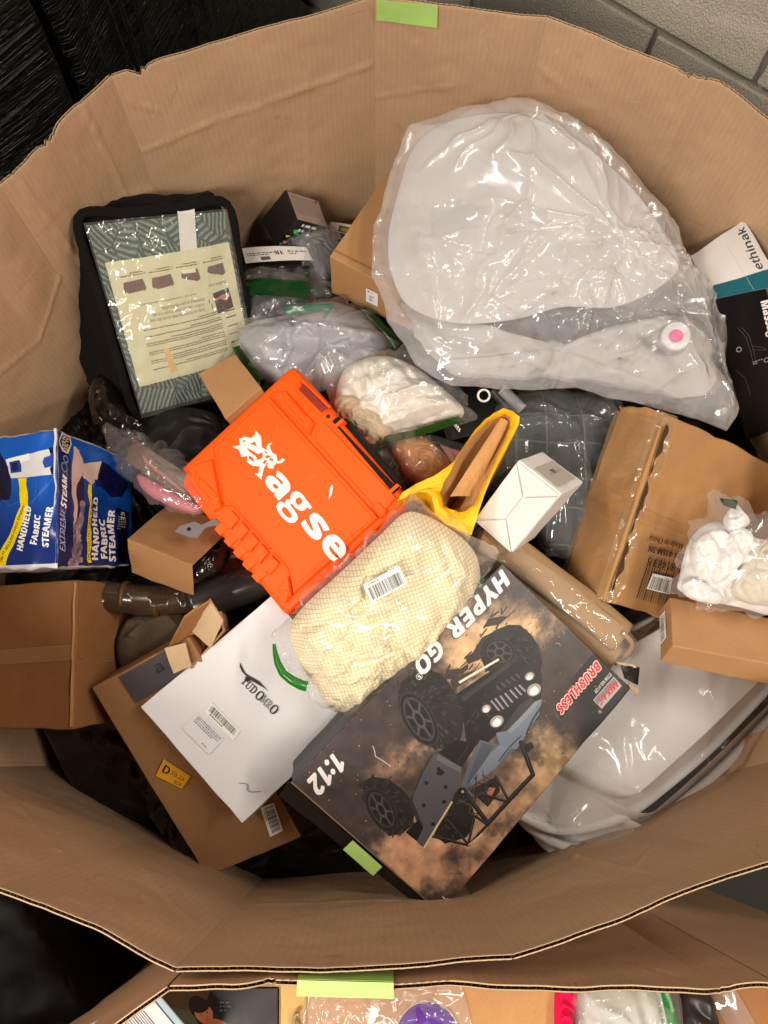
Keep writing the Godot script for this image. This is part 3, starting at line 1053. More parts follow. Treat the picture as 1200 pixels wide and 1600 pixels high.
func build_bins() -> void:
	var v := [V2(at(275, 1510, 0.9)), V2(at(0, 1385, 0.9)), Vector2(-0.55, 0.02), Vector2(-0.62, -0.15), Vector2(-0.60, -0.42), Vector2(-0.508, -0.57),
		V2(at(0, 290, 0.9)), V2(at(75, 215, 0.9)), V2(at(175, 120, 0.9)), V2(at(585, -5, 0.9)), V2(at(855, 28, 0.9)), V2(at(1125, 130, 0.9)), V2(at(1200, 190, 0.9)),
		Vector2(0.61, -0.56), Vector2(0.66, -0.34), Vector2(0.63, -0.07), V2(at(1200, 1345, 0.9)), V2(at(800, 1490, 0.9))]
	var rims := []
	for i in v.size(): rims.append(0.9)
	var cr := {
		8: [[0.0, 0.775, 0.98, 0.80, 0.0016], [0.10, 0.012], [0.66, 0.60, 0.72, 0.82, 0.0010], [0.02, 0.86, 0.12, 0.83, 0.001]],
		7: [[0.55, 0.9, 0.62, 0.60, 0.0016], [0.0, 0.014], [0.2, 0.84, 0.5, 0.74, 0.0012], [0.5, 0.74, 1.0, 0.70, 0.0012]],
		6: [[1.0, 0.014], [0.25, 0.9, 0.55, 0.62, 0.0014]],
		9: [[0.52, 0.9, 0.54, 0.5, 0.0012], [0.0, 0.74, 0.5, 0.78, 0.001], [0.1, 0.88, 0.3, 0.86, 0.001]],
		10: [[0.0, 0.83, 0.2, 0.81, 0.0012], [0.1, 0.86, 0.14, 0.82, 0.001], [0.9, 0.9, 0.93, 0.5, 0.0016], [0.83, 0.02], [0.7, 0.75, 0.8, 0.7, 0.001]],
		11: [[0.1, 0.9, 0.2, 0.5, 0.0016], [0.25, 0.05, 0.3, 0.6, 0.001]],
		16: [[0.30, 0.78, 0.42, 0.60, 0.0022], [0.42, 0.60, 0.36, 0.5, 0.002], [0.1, 0.68, 0.3, 0.74, 0.0016]],
		17: [[0.1, 0.62, 0.9, 0.6, 0.0012]],
		0: [[0.1, 0.75, 0.8, 0.6, 0.0012]],
		1: [[0.1, 0.72, 0.9, 0.55, 0.0016]],
		4: [[0.0, 0.7, 1.0, 0.66, 0.0016]],
		5: [[0.0, 0.66, 1.0, 0.72, 0.0016]],
	}
	var root := bin_from("cardboard_bin", "big eight-sided brown cardboard bin heaped with goods", v, rims, cr, [0, 1, 4, 5, 6, 7, 8, 9, 10, 11, 12, 16, 17], Vector2(0, -0.35))
	# lime tape folded over the far rim
	var p0 := at(588, -3, 0.903)
	var p1 := at(684, 6, 0.903)
	var inn := (Vector3(0, 0, -0.35) - p0)
	inn.y = 0.0
	inn = inn.normalized() * 0.0025
	obj("lime_tape", sheet([p0 + inn, p1 + inn, at(588, 30, 0.87) + inn * 0.6, at(683, 42, 0.87) + inn * 0.6], 0.0004, 0.0008, 3, M.lime, 10), null, root, "strip of lime green tape over the far rim")
	var u := [V2(at(265, 1549, 0.9)), V2(at(430, 1540, 0.9)), V2(at(700, 1541, 0.9)), V2(at(1130, 1556, 0.9)), V2(at(1215, 1546, 0.9)), Vector2(0.60, 0.21), Vector2(0.72, 0.9), Vector2(0.2, 1.2), Vector2(-0.3, 1.2), Vector2(-0.66, 0.9), Vector2(-0.62, 0.50)]
	var r2 := []
	for i in u.size(): r2.append(0.9)
	var cr2 := {3: [[0.0, 0.012]], 2: [[0.75, 0.8, 0.9, 0.86, 0.002], [1.0, 0.01]], 0: [[0.96, 0.01]], 10: [[0.3, 0.9, 0.25, 0.5, 0.0015]]}
	var r := bin_from("cardboard_bin", "second brown cardboard bin close in front, only its far rim showing", u, r2, cr2, [0, 1, 2, 3, 10], Vector2(0, 0.6))
	var q0 := at(472, 1503, 0.885)
	var zz := at(500, 1540, 0.9).z - 0.0035
	var q := [at(465, 1532, 0.9), at(615, 1533, 0.9), at(470, 1500, 0.85), at(615, 1503, 0.85)]
	for k in 4:
		q[k].z = zz - 0.001
		q[k].y = 0.9025 if k < 2 else 0.845
	obj("lime_tape", sheet([q[2], q[3], q[0], q[1]], 0.0005, 0.001, 4, M.lime, 10), null, r, "strip of lime green tape over the near bin's rim")
	var q4 := [q[0] + Vector3(0, 0.0008, 0), q[1] + Vector3(0, 0.0008, 0), q[0] + Vector3(0, 0.0006, 0.012), q[1] + Vector3(0, 0.0006, 0.012)]
	obj("lime_tape", sheet(q4, 0.0005, 0.001, 5, M.lime, 6), null, r)

func decal(q: Array, uv: Array, lift: float, mt: Material, parent: Node, called := "label_sticker", wave := 0.0, label := "") -> MeshInstance3D:
	var p := []
	for k in uv: p.append(on_quad(q, k[0], k[1], lift))
	return obj(called, sheet(p, 0.0002, wave, 3, mt, 8), null, parent, label)

func bag(ring: Array, y: float, up: float, down: float, o: Dictionary, mt: Material, called: String, label: String, category: String, group := "") -> MeshInstance3D:
	var m := obj(called, pillow(loop_at(ring, y), up, down, o), mt)
	tag(m, label, category, group)
	return m

func build_fill() -> void:
	# dark goods that fill the bin under what lies on top
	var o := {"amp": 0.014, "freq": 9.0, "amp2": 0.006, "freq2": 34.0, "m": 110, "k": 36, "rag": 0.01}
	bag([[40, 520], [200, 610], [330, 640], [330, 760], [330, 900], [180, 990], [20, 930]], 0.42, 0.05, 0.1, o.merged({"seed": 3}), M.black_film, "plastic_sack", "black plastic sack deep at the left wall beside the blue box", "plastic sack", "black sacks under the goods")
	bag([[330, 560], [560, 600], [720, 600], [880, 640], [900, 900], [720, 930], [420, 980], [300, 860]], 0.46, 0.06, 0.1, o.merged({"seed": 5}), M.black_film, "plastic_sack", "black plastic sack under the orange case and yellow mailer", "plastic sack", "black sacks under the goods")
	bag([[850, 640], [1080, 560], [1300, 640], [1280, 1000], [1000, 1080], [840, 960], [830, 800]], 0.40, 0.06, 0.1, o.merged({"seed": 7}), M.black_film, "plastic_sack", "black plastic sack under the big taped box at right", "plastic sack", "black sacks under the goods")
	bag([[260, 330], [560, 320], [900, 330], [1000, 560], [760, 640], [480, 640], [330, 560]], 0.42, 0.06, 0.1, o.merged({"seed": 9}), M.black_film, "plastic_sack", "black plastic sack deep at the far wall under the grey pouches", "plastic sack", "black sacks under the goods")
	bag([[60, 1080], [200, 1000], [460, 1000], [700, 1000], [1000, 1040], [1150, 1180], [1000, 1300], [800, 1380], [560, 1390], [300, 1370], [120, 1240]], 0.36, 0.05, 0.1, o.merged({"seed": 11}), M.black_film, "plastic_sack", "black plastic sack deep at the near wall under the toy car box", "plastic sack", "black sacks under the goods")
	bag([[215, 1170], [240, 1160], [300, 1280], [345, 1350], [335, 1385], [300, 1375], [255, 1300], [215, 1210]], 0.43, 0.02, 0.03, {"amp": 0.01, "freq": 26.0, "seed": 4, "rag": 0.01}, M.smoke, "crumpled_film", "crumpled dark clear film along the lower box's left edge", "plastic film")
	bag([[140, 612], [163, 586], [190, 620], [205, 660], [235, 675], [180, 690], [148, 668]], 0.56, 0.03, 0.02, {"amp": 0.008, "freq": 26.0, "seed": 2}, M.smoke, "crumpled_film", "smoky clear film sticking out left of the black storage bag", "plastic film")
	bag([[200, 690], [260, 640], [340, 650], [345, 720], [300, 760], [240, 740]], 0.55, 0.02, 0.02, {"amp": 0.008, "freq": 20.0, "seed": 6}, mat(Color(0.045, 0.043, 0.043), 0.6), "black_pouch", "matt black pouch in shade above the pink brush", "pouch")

func knit_maps() -> Array:
	# leafy fans of ribs
	var w := 768
	var im := Image.create(w, w, false, Image.FORMAT_RGB8)
	var hm := Image.create(w, w, false, Image.FORMAT_RGB8)
	var rng := RandomNumberGenerator.new()
	rng.seed = 22
	var cells := []
	for k in 22: cells.append([Vector2(rng.randf() * w, rng.randf() * w), rng.randf_range(0, PI)])
	var nz := FastNoiseLite.new()
	nz.frequency = 0.008
	for y in w:
		for x in w:
			var p := Vector2(x + nz.get_noise_2d(x, y) * 9.0, y + nz.get_noise_2d(x + 500, y) * 9.0)
			var best := 1e9
			var second := 1e9
			var an := 0.0
			var cp := Vector2.ZERO
			for c in cells:
				var d: float = (p - c[0]).length_squared()
				if d < best:
					second = best
					best = d
					an = c[1]
					cp = c[0]
				elif d < second:
					second = d
			var q := (p - cp).rotated(an)
			var h := 0.5 + 0.5 * sin((absf(q.x) * 0.5 + q.y) * 0.235)
			var edge := clampf((sqrt(second) - sqrt(best)) / 9.0, 0.0, 1.0)
			h = pow(h, 0.55) * edge
			var mid := clampf(absf(q.x) / 4.0, 0.0, 1.0)
			h *= 0.45 + 0.55 * mid
			hm.set_pixel(x, y, Color(h, h, h))
			var k := 0.62 + 0.38 * h
			im.set_pixel(x, y, Color(0.50 * k, 0.57 * k, 0.51 * k))
	return [tex(im), tex(hm)]

func build_back() -> void:
	# ---- black storage bag with a clear window
	var c: Array = BOX.sofabag.duplicate()
	for m in [[0, 84.0, 322.0], [4, 126.0, 612.0], [2, 121.0, 340.0], [6, 216.0, 654.0]]:
		var dep: float = -(eye.affine_inverse() * c[m[0]]).z
		c[m[0]] = eye * Vector3((m[1] - 600.0) / FOCAL * dep, (800.0 - m[2]) / FOCAL * dep, -dep)
	var t := thing("storage_bag", "black zipped fabric bag with a clear window over folded green knit", "storage bag")
	var fab := cloth(Color(0.075, 0.07, 0.07), M.grainy, 0.03, 10.0, 0.15)
	obj("bag_shell", hexbox(c, 0.030, 0.007, 11, fab, {}, [], 16, 0.006), null, t)
	var q := quad_of(c, 0)
	var km := knit_maps()
	var kn := cloth(Color.WHITE, km[1], 0.5, 1.0, 0.2)
	kn.albedo_texture = km[0]
	var nz := FastNoiseLite.new()
	nz.frequency = 1.0
	var soft := func(u: float, v: float) -> float:
		return 0.013 * sin(PI * clampf(u, 0, 1)) * sin(PI * clampf(v, 0, 1)) + nz.get_noise_2d(u * 5.0, v * 6.0) * 0.003
	var surf := func(u: float, v: float, lift: float) -> Vector3:
		return on_quad(q, u, v, 0.009 + lift + soft.call(u, v))
	obj("knit_cover", grid_mesh(40, 50, func(s, v): return surf.call(0.035 + 0.94 * s, 0.03 + 0.935 * v, 0.0022), Vector2.ONE), kn, t, "folded sage green knitted cover seen through the window")
	# instruction sheet
	var im := canvas(760, 560, Color(0.77, 0.76, 0.62))
	var ink := Color(0.16, 0.16, 0.11)
	var rng := RandomNumberGenerator.new()
	rng.seed = 31
	var y := 62.0
	for para in [2, 3, 3, 3, 2, 2]:
		words(im, 150, y, 500, 5, para, ink, rng)
		im.fill_rect(Rect2i(48, int(y), 70, 5), ink)
		y += para * 11 + 9
	stamp(im, "Straps on the bottom help secure the cover", plainfont, 15, 420, 290, 0, ink, 0.0, 0.9)
	stamp(im, "in place, you can choose to use it or not", plainfont, 15, 408, 313, 0, ink, 0.0, 0.9)
	stamp(im, "depending on your sofa situation.", plainfont, 15, 372, 336, 0, ink, 0.0, 0.9)
	stamp(im, "Strap for Chair, 5 straps for Loveseat and 7 straps for Sofa and XL Sofa", plainfont, 9, 460, 366, 0, ink, 0.0, 0.95)
	fillp(im, [[52, 262], [165, 250], [172, 350], [60, 358]], Color(0.20, 0.12, 0.10))
	fillp(im, [[60, 320], [100, 300], [130, 318], [165, 305], [165, 318], [120, 332], [70, 335]], Color(0.66, 0.44, 0.36))
	stroke(im, [[200, 268], [200, 330]], 16, Color(0.82, 0.81, 0.70))
	stroke(im, [[196, 280], [196, 300]], 6, ink)
	stroke(im, [[206, 310], [206, 325]], 6, ink)
	stamp(im, "Installation Steps:", plainfont, 13, 125, 388, 0, ink, 0.0, 0.95)
	var sofa := Color(0.40, 0.30, 0.26)
	for k in 4:
		var x := 60.0 + k * 168.0
		var yy := 420.0
		fillp(im, [[x, yy + 12], [x + 14, yy], [x + 26, yy + 8], [x + 26, yy + 4], [x + 110, yy], [x + 112, yy + 8], [x + 126, yy + 4], [x + 134, yy + 16], [x + 124, yy + 50], [x + 8, yy + 54]] if k > 1 else [[x, yy + 10], [x + 20, yy], [x + 100, yy + 20], [x + 118, yy + 30], [x + 108, yy + 52], [x + 6, yy + 56]], sofa)
		if k == 1: fillp(im, [[x + 20, yy + 40], [x + 105, yy + 44], [x + 108, yy + 60], [x + 20, yy + 58]], Color(0.84, 0.82, 0.74))
		words(im, x + 4, yy + 72, 130, 5, 2, ink, rng)
		stamp(im, str(k + 1), plainfont, 12, x - 10, yy + 78, 0, ink)
	fillp(im, [[500, 30], [545, 28], [560, 160], [520, 150]], Color(0.80, 0.66, 0.42))
	var P := [[0.955, 0.795], [0.068, 0.816], [0.955, 0.178], [0.081, 0.197]]
	var pg := grid_mesh(24, 24, func(s, v):
		var a := Vector2(lerpf(P[0][0], P[1][0], s), lerpf(P[0][1], P[1][1], s))
		var b := Vector2(lerpf(P[2][0], P[3][0], s), lerpf(P[2][1], P[3][1], s))
		var e := a.lerp(b, v)
		return surf.call(e.x, e.y, 0.0052 + nz.get_noise_2d(e.x * 14.0, e.y * 14.0) * 0.0012), Vector2.ONE)
	obj("instruction_sheet", pg, printed(im, 0.6), t, "pale yellow printed instruction sheet lying upside down under the window")
	obj("white_strap", grid_mesh(4, 10, func(s, v): return surf.call(lerpf(0.645, 0.765, s) - 0.05 * v, lerpf(0.0, 0.19, v), 0.0046), Vector2.ONE), mat(Color(0.82, 0.80, 0.78), 0.7), t)
	obj("clear_window", grid_mesh(60, 70, func(s, v):
		var e := Vector2(0.02 + 0.965 * s, 0.015 + 0.965 * v)
		return surf.call(e.x, e.y, 0.0085 + 0.0025 * (0.5 - absf(nz.get_noise_2d(e.x * 7.0, e.y * 9.0)) * 2.0)), Vector2.ONE), M.clear_flat, t)
	var ring := []
	for k in [[0.0, 0.0], [0.33, -0.005], [0.66, -0.005], [1.0, 0.0], [1.0, 0.33], [1.0, 0.66], [0.985, 0.98], [0.66, 0.99], [0.33, 0.99], [0.005, 0.985], [-0.02, 0.66], [-0.01, 0.33]]:
		ring.append(on_quad(q, k[0], k[1], 0.009))
	obj("piping", tube(ring, 0.0065, 8, true, 1.0, true), fab, t)
	# ---- small kraft box
	t = thing("kraft_box", "small plain kraft box wedged between storage bag and orange case", "box")
	obj("carton", hexbox(BOX.smallkraft, 0.0015, 0.0008, 12, M.kraft), null, t)
	# ---- black box with pale panel
	t = thing("product_box", "small black box with pale printed panel against the far wall", "box")
	var rim := canvas(256, 256, Color(0.60, 0.53, 0.50))
	words(rim, 26, 30, 200, 5, 16, Color(0.42, 0.36, 0.34), rng)
	fillp(rim, [[0, 0], [256, 0], [256, 10], [10, 10], [10, 256], [0, 256]], Color(0.08, 0.07, 0.08))
	ell(rim, 230, 30, 12, 12, 0, Color(0.5, 0.1, 0.25))
	var art := canvas(256, 200, Color(0.09, 0.07, 0.08))
	for k in 60:
		var col := Color.from_hsv(rng.randf(), rng.randf_range(0.5, 0.9), rng.randf_range(0.3, 0.9))
		var x := rng.randf_range(0, 256)
		var yy := rng.randf_range(60, 190)
		fillp(art, [[x, yy], [x + rng.randf_range(10, 50), yy + rng.randf_range(-20, 10)], [x + rng.randf_range(5, 40), yy + rng.randf_range(5, 30)]], col)
	words(art, 70, 20, 120, 16, 2, Color(0.85, 0.85, 0.85), rng)
	obj("carton", hexbox(BOX.blackbox, 0.001, 0.0006, 14, M.black_card, {0: printed(rim, 0.4), 4: printed(art, 0.35)}), null, t)
	# ---- picture card beside it
	t = thing("picture_box", "small white box with green and blue print beside the black box", "box")
	var c8 := []
	for k in 8:
		c8.append(at(516 if not (k & 1) else 556, (346 if not (k & 1) else 352) + (26 if k & 4 else 0), 0.56 if k & 2 else 0.52))
	art = canvas(200, 150, Color(0.84, 0.85, 0.86))
	fillp(art, [[70, 20], [180, 30], [170, 90], [60, 80]], Color(0.35, 0.45, 0.16))
	fillp(art, [[90, 40], [150, 45], [140, 75], [80, 70]], Color(0.75, 0.65, 0.2))
	fillp(art, [[20, 80], [150, 100], [140, 140], [20, 130]], Color(0.10, 0.22, 0.42))
	obj("carton", hexbox(c8, 0.001, 0.0005, 15, M.white_card, {0: printed(art, 0.35)}), null, t)
	# ---- grey wrapped pouch
	bag([[452, 372], [480, 352], [512, 358], [530, 380], [520, 420], [505, 445], [480, 420], [462, 395]], 0.585, 0.022, 0.02, {"amp": 0.006, "freq": 30.0, "seed": 8}, mat(Color(0.40, 0.40, 0.43), 0.5), "grey_pouch", "crumpled grey pouch under film behind the kraft box's left corner", "pouch")
	bag([[446, 372], [478, 346], [516, 354], [536, 384], [524, 424], [506, 452], [474, 424], [454, 398]], 0.588, 0.027, 0.02, {"amp": 0.009, "freq": 26.0, "seed": 9, "rag": 0.006}, M.clear, "clear_wrap", "clear film wrapped round the crumpled grey pouch", "plastic film")
	# ---- labelled mailer
	t = thing("labelled_mailer", "flat black mailer with a white shipping label near the storage bag", "mailer")
	c8 = []
	for k in 8:
		var px: float = [372, 484, 372, 484, 388, 500, 388, 500][k]
		var py: float = [386, 382, 386, 382, 428, 418, 428, 418][k]
		c8.append(at(px, py, (0.600 if k & 2 else 0.588)))
	obj("mailer_sleeve", hexbox(c8, 0.004, 0.002, 16, M.black_plastic), null, t)
	art = canvas(400, 130, Color(0.85, 0.82, 0.80))
	words(art, 20, 50, 170, 8, 2, M.ink_black.albedo_color, rng)
	words(art, 270, 40, 120, 10, 2, M.ink_black.albedo_color, rng)
	bars(art, 190, 40, 50, 34, Color(0.1, 0.1, 0.1), rng, 3)
	fillp(art, [[95, 88], [150, 86], [152, 116], [97, 118]], Color(0.35, 0.33, 0.32))
	q = [at(378, 388, 0.6055), at(478, 386, 0.6055), at(384, 412, 0.6035), at(492, 407, 0.6035)]
	obj("shipping_label", sheet(q, 0.0004, 0.001, 3, printed(art, 0.5), 10, false, 0.004), null, t)
	# ---- white carton edge below
	t = thing("white_carton", "thin white carton with only its edge showing below the mailer", "box")
	c8 = []
	for k in 8:
		c8.append(at([382, 440, 382, 440, 386, 446, 386, 446][k], [408, 408, 408, 408, 436, 434, 436, 434][k], 0.585 if k & 2 else 0.565))
	obj("carton", hexbox(c8, 0.002, 0.0008, 17, M.white_card), null, t)
	# ---- green banded bag
	bag([[380, 440], [440, 425], [500, 440], [522, 466], [486, 478], [440, 486], [400, 504], [384, 480]], 0.590, 0.018, 0.03, {"amp": 0.010, "freq": 16.0, "stretch": 2.5, "seed": 12, "soft": 0.7, "turn": 0.4}, mat(Color(0.24, 0.24, 0.25), 0.35), "grey_garment", "dark grey folded garment in a bag below the labelled mailer", "garment")
	bag([[374, 438], [430, 418], [506, 434], [530, 468], [490, 488], [440, 494], [398, 512], [376, 486]], 0.592, 0.024, 0.03, {"amp": 0.010, "freq": 22.0, "lines": crease_lines(0.08, 22, 5), "seed": 13, "rag": 0.008}, M.clear, "clear_bag", "clear bag round the dark grey garment below the labelled mailer", "plastic bag", "clear bags of clothes")
	var gt := mat(Color(0.055, 0.22, 0.09), 0.22)
	obj_tag(sheet([at(382, 436, 0.622), at(486, 442, 0.622), at(388, 462, 0.622), at(484, 470, 0.622)], 0.0005, 0.006, 5, gt, 16, false, 0.006), "green_flap", "shiny dark green plastic flap across the grey garment bag", "plastic flap")
	# ---- clear bag with silvery content
	var ring2 := [[374, 528], [392, 505], [450, 492], [498, 474], [546, 480], [586, 504], [606, 540], [590, 575], [540, 590], [500, 612], [450, 606], [410, 590], [384, 560]]
	var sfold := func(x: float, z: float, r: float) -> float:
		var a := x * 0.8 - z * 0.6 + 0.012 * wav.get_noise_2d(x * 12.0, z * 12.0)
		var b := x * 0.5 + z * 0.85 + 0.015 * wav.get_noise_2d(x * 14.0, z * 14.0)
		return 0.008 * smoothstep(0.012, -0.004, absf(a - 0.02)) - 0.008 * smoothstep(0.01, 0.0, absf(a + 0.035)) + 0.007 * smoothstep(0.014, 0.0, absf(b - 0.01))
	bag(ring2, 0.610, 0.032, 0.04, {"amp": 0.014, "freq": 10.0, "stretch": 2.2, "turn": 0.5, "soft": 0.8, "seed": 21, "fold": sfold, "lines": crease_lines(0.11, 22, 31, 0.006), "k": 44, "m": 140}, mat(Color(0.60, 0.60, 0.615), 0.38), "silver_garment", "silvery grey folded garment in a clear bag above the orange case", "garment")
	bag(ring2, 0.614, 0.046, 0.04, {"amp": 0.006, "freq": 9.0, "lines": crease_lines(0.12, 34, 4), "grow": 1.06, "seed": 22, "rag": 0.012, "m": 200, "k": 60}, M.clear, "clear_bag", "clear crinkled bag round the silvery garment above the orange case", "plastic bag", "clear bags of clothes")
	obj_tag(sheet([at(364, 548, 0.625), at(374, 540, 0.63), at(400, 600, 0.625), at(412, 592, 0.63)], 0.0005, 0.003, 8, gt, 10, false, 0.004), "green_strip", "dark green tape strip at the silvery bag's left end", "tape strip")
	obj_tag(sheet([at(440, 480, 0.648), at(520, 474, 0.648), at(450, 494, 0.642), at(526, 484, 0.642)], 0.0005, 0.004, 9, mat(Color(0.16, 0.38, 0.28), 0.25), 12, false, 0.004), "green_strip", "pale green tape strip along the silvery bag's top edge", "tape strip")
	obj_tag(sheet([at(556, 478, 0.628), at(584, 490, 0.63), at(610, 545, 0.61), at(640, 545, 0.61)], 0.0005, 0.006, 10, gt, 14, false, 0.006), "green_flap", "dark green plastic flap below the labelled kraft box", "plastic flap")
	# ---- kraft box with white label
	t = thing("kraft_box", "kraft box with small white label, half under the big clear bag", "box")
	c = BOX.labelbox
	obj("carton", hexbox(c, 0.002, 0.0012, 18, M.kraft), null, t)
	q = quad_of(c, 4)
	decal(q, [[0.40, 0.34], [0.53, 0.34], [0.40, 0.72], [0.53, 0.72]], 0.0012, printed(small_label(), 0.5), t, "label_sticker", 0.0, "small white label")
	q = quad_of(c, 0)
	decal(q, [[0.002, 0.93], [0.99, 0.93], [0.002, 0.945], [0.99, 0.945]], 0.0011, M.kraft_deep, t, "flap_seam")
	# ---- big clear bag with a white cushion
	var big := [[795, 152, 0.80], [720, 166, 0.80], [640, 196, 0.79], [612, 252, 0.77], [600, 312, 0.76], [582, 350, 0.75], [582, 430, 0.74], [604, 505, 0.73], [650, 570, 0.72], [704, 606, 0.715], [765, 610, 0.71], [832, 612, 0.71], [900, 606, 0.71], [970, 624, 0.71], [1060, 645, 0.70], [1138, 676, 0.68], [1152, 636, 0.68], [1132, 570, 0.69], [1144, 495, 0.70], [1100, 462, 0.71], [1078, 402, 0.72], [1042, 332, 0.74], [982, 262, 0.77], [930, 212, 0.79], [880, 180, 0.80], [840, 160, 0.80]]
	var inner := [[790, 176], [700, 190], [646, 230], [622, 300], [606, 370], [612, 430], [640, 480], [710, 505], [800, 500], [880, 480], [960, 480], [1030, 450], [1062, 410], [1030, 350], [980, 285], [920, 232], [860, 195]]
	for k in inner.size(): inner[k].append(lerpf(0.80, 0.715, (inner[k][1] - 170.0) / 390.0))
	var wm := mat(Color(0.74, 0.73, 0.725), 0.8)
	wm.subsurf_scatter_enabled = true
	wm.subsurf_scatter_strength = 0.15
	var cu := obj("cushion", pillow(loop_at(inner, 0.7), 0.040, 0.05, {"pw": 2.2, "pe": 1.1, "amp": 0.016, "freq": 5.0, "soft": 1.0, "seed": 31, "m": 140, "k": 44}), wm)
	tag(cu, "plump white cushion inside the biggest clear plastic bag", "cushion")
	var low := [[626, 470, 0.70], [690, 560, 0.70], [860, 540, 0.70], [1000, 500, 0.70], [1090, 500, 0.69], [1110, 560, 0.68], [1100, 620, 0.67], [1000, 612, 0.685], [880, 590, 0.69], [760, 590, 0.69], [690, 580, 0.69]]
	var lo := obj("white_sheeting", pillow(loop_at(low, 0.69), 0.024, 0.03, {"amp": 0.012, "freq": 9.0, "seed": 34, "soft": 1.0, "m": 120, "k": 40, "rag": 0.01}), mat(Color(0.68, 0.67, 0.665), 0.65))
	tag(lo, "bunched pale sheeting in the lower part of the big clear bag", "sheeting")
	# long straight creases: fans from the gathers of its lower half, few in the taut upper half
	var rng2 := RandomNumberGenerator.new()
	rng2.seed = 12
	var cl := []
	for hub in [[0.05, 0.0, 48, 0.0, TAU, 0.05, 0.20], [-0.16, -0.12, 22, 0.2, 2.6, 0.05, 0.20], [0.22, -0.12, 26, 1.4, 3.6, 0.05, 0.22], [0.02, -0.16, 24, -0.3, 3.4, 0.03, 0.16], [-0.06, 0.20, 8, 3.6, 5.8, 0.05, 0.16]]:
		for k2 in hub[2]:
			var an: float = rng2.randf_range(hub[3], hub[4])
			var d2 := Vector2.from_angle(an)
			var b2 := Vector2(hub[0], hub[1]) + d2 * rng2.randf_range(0.005, 0.05)
			var e2 := b2 + d2 * rng2.randf_range(hub[5], hub[6])
			cl.append([b2.x, b2.y, e2.x, e2.y, rng2.randf_range(0.003, 0.0095) * (1.0 if rng2.randf() < 0.7 else -0.7), rng2.randf_range(0.0028, 0.0070)])
	for k2 in 110:
		var b2 := Vector2(rng2.randf_range(-0.24, 0.28), rng2.randf_range(-0.22, 0.04))
		var e2 := b2 + Vector2.from_angle(rng2.randf() * TAU) * rng2.randf_range(0.02, 0.09)
		cl.append([b2.x, b2.y, e2.x, e2.y, rng2.randf_range(0.0025, 0.0065), rng2.randf_range(0.0025, 0.005)])
	var lowfilm := film(0.20, 0.10, 1.0, Color(0.92, 0.92, 0.93), 2.4)
	lowfilm.normal_texture = M.crumpled
	var sk := obj("clear_bag", pillow(loop_at(big, 0.72), 0.112, 0.05, {"amp": 0.016, "freq": 4.5, "seed": 35, "m": 420, "k": 150, "rag": 0.005, "sharp": true, "pw": 2.3, "pe": 0.85, "lines": cl,
		"mats": [lowfilm, film(0.30, 0.14, 0.40, Color(0.93, 0.92, 0.92), 1.5)],
		"split": func(x, z): return z * -1.0 - x * 0.35 + 0.05 * wav.get_noise_2d(x * 9.0, z * 9.0) < 0.0}))
	tag(sk, "biggest clear plastic bag, crinkled, filling the bin's far right", "plastic bag", "clear bags of clothes")
	# string loop
	var lp := []
	for k in 12: lp.append(at(756 + 9 * cos(TAU * k / 12), 618 + 9 * sin(TAU * k / 12), 0.715 + 0.004 * sin(TAU * k / 6)))
	obj_tag(tube(lp, 0.0016, 6, true), "string_loop", "little white string loop hanging below the big clear bag", "string", mat(Color(0.85, 0.85, 0.84), 0.6))
	# bottle with pink dot
	t = thing("bottle", "frosted bottle with a pink-dotted cap inside the big clear bag", "bottle")
	t.position = at(1055, 527, 0.735)
	t.basis = Basis(Quaternion(Vector3.UP, (eye.origin - t.position).normalized().lerp(Vector3.UP, 0.3).normalized()))
	var fr := mat(Color(0.86, 0.85, 0.86), 0.45)
	obj("body", lathe([[0.0, -0.06], [0.020, -0.06], [0.021, -0.03], [0.021, -0.004], [0.0185, 0.0]]), mat(Color(0.72, 0.72, 0.74), 0.3), t)
	obj("cap", lathe([[0.0185, 0.0], [0.0192, 0.001], [0.0192, 0.008], [0.0175, 0.0115], [0.010, 0.0125], [0.0095, 0.0105], [0.0, 0.0105]]), fr, t)
	obj("pink_dot", lathe([[0.0088, 0.0108], [0.0085, 0.0122], [0.006, 0.0130], [0.0, 0.0132]]), mat(Color(0.93, 0.33, 0.62), 0.5), t)

func lathe(prof: Array, n := 40) -> ArrayMesh:
	return grid_mesh(n, prof.size() - 1, func(s, v):
		var p: Array = prof[int(round(v * (prof.size() - 1)))]
		return Vector3(p[0] * cos(TAU * s), p[1], p[0] * sin(TAU * s)), Vector2.ONE)

func obj_tag(m: Mesh, called: String, label: String, category: String, mt: Material = null, group := "") -> MeshInstance3D:
	var o := obj(called, m, mt)
	tag(o, label, category, group)
	return o

func small_label() -> Image:
	var rng := RandomNumberGenerator.new()
	rng.seed = 3
	var im := canvas(128, 150, Color(0.90, 0.90, 0.91))
	fillp(im, [[12, 14], [34, 20], [24, 40]], Color(0.1, 0.25, 0.3))
	words(im, 44, 22, 70, 6, 1, Color(0.2, 0.3, 0.35), rng)
	for k in 8: words(im, 36, 62 + k * 8, 70, 5, 1, Color(0.08, 0.08, 0.08), rng)
	return im

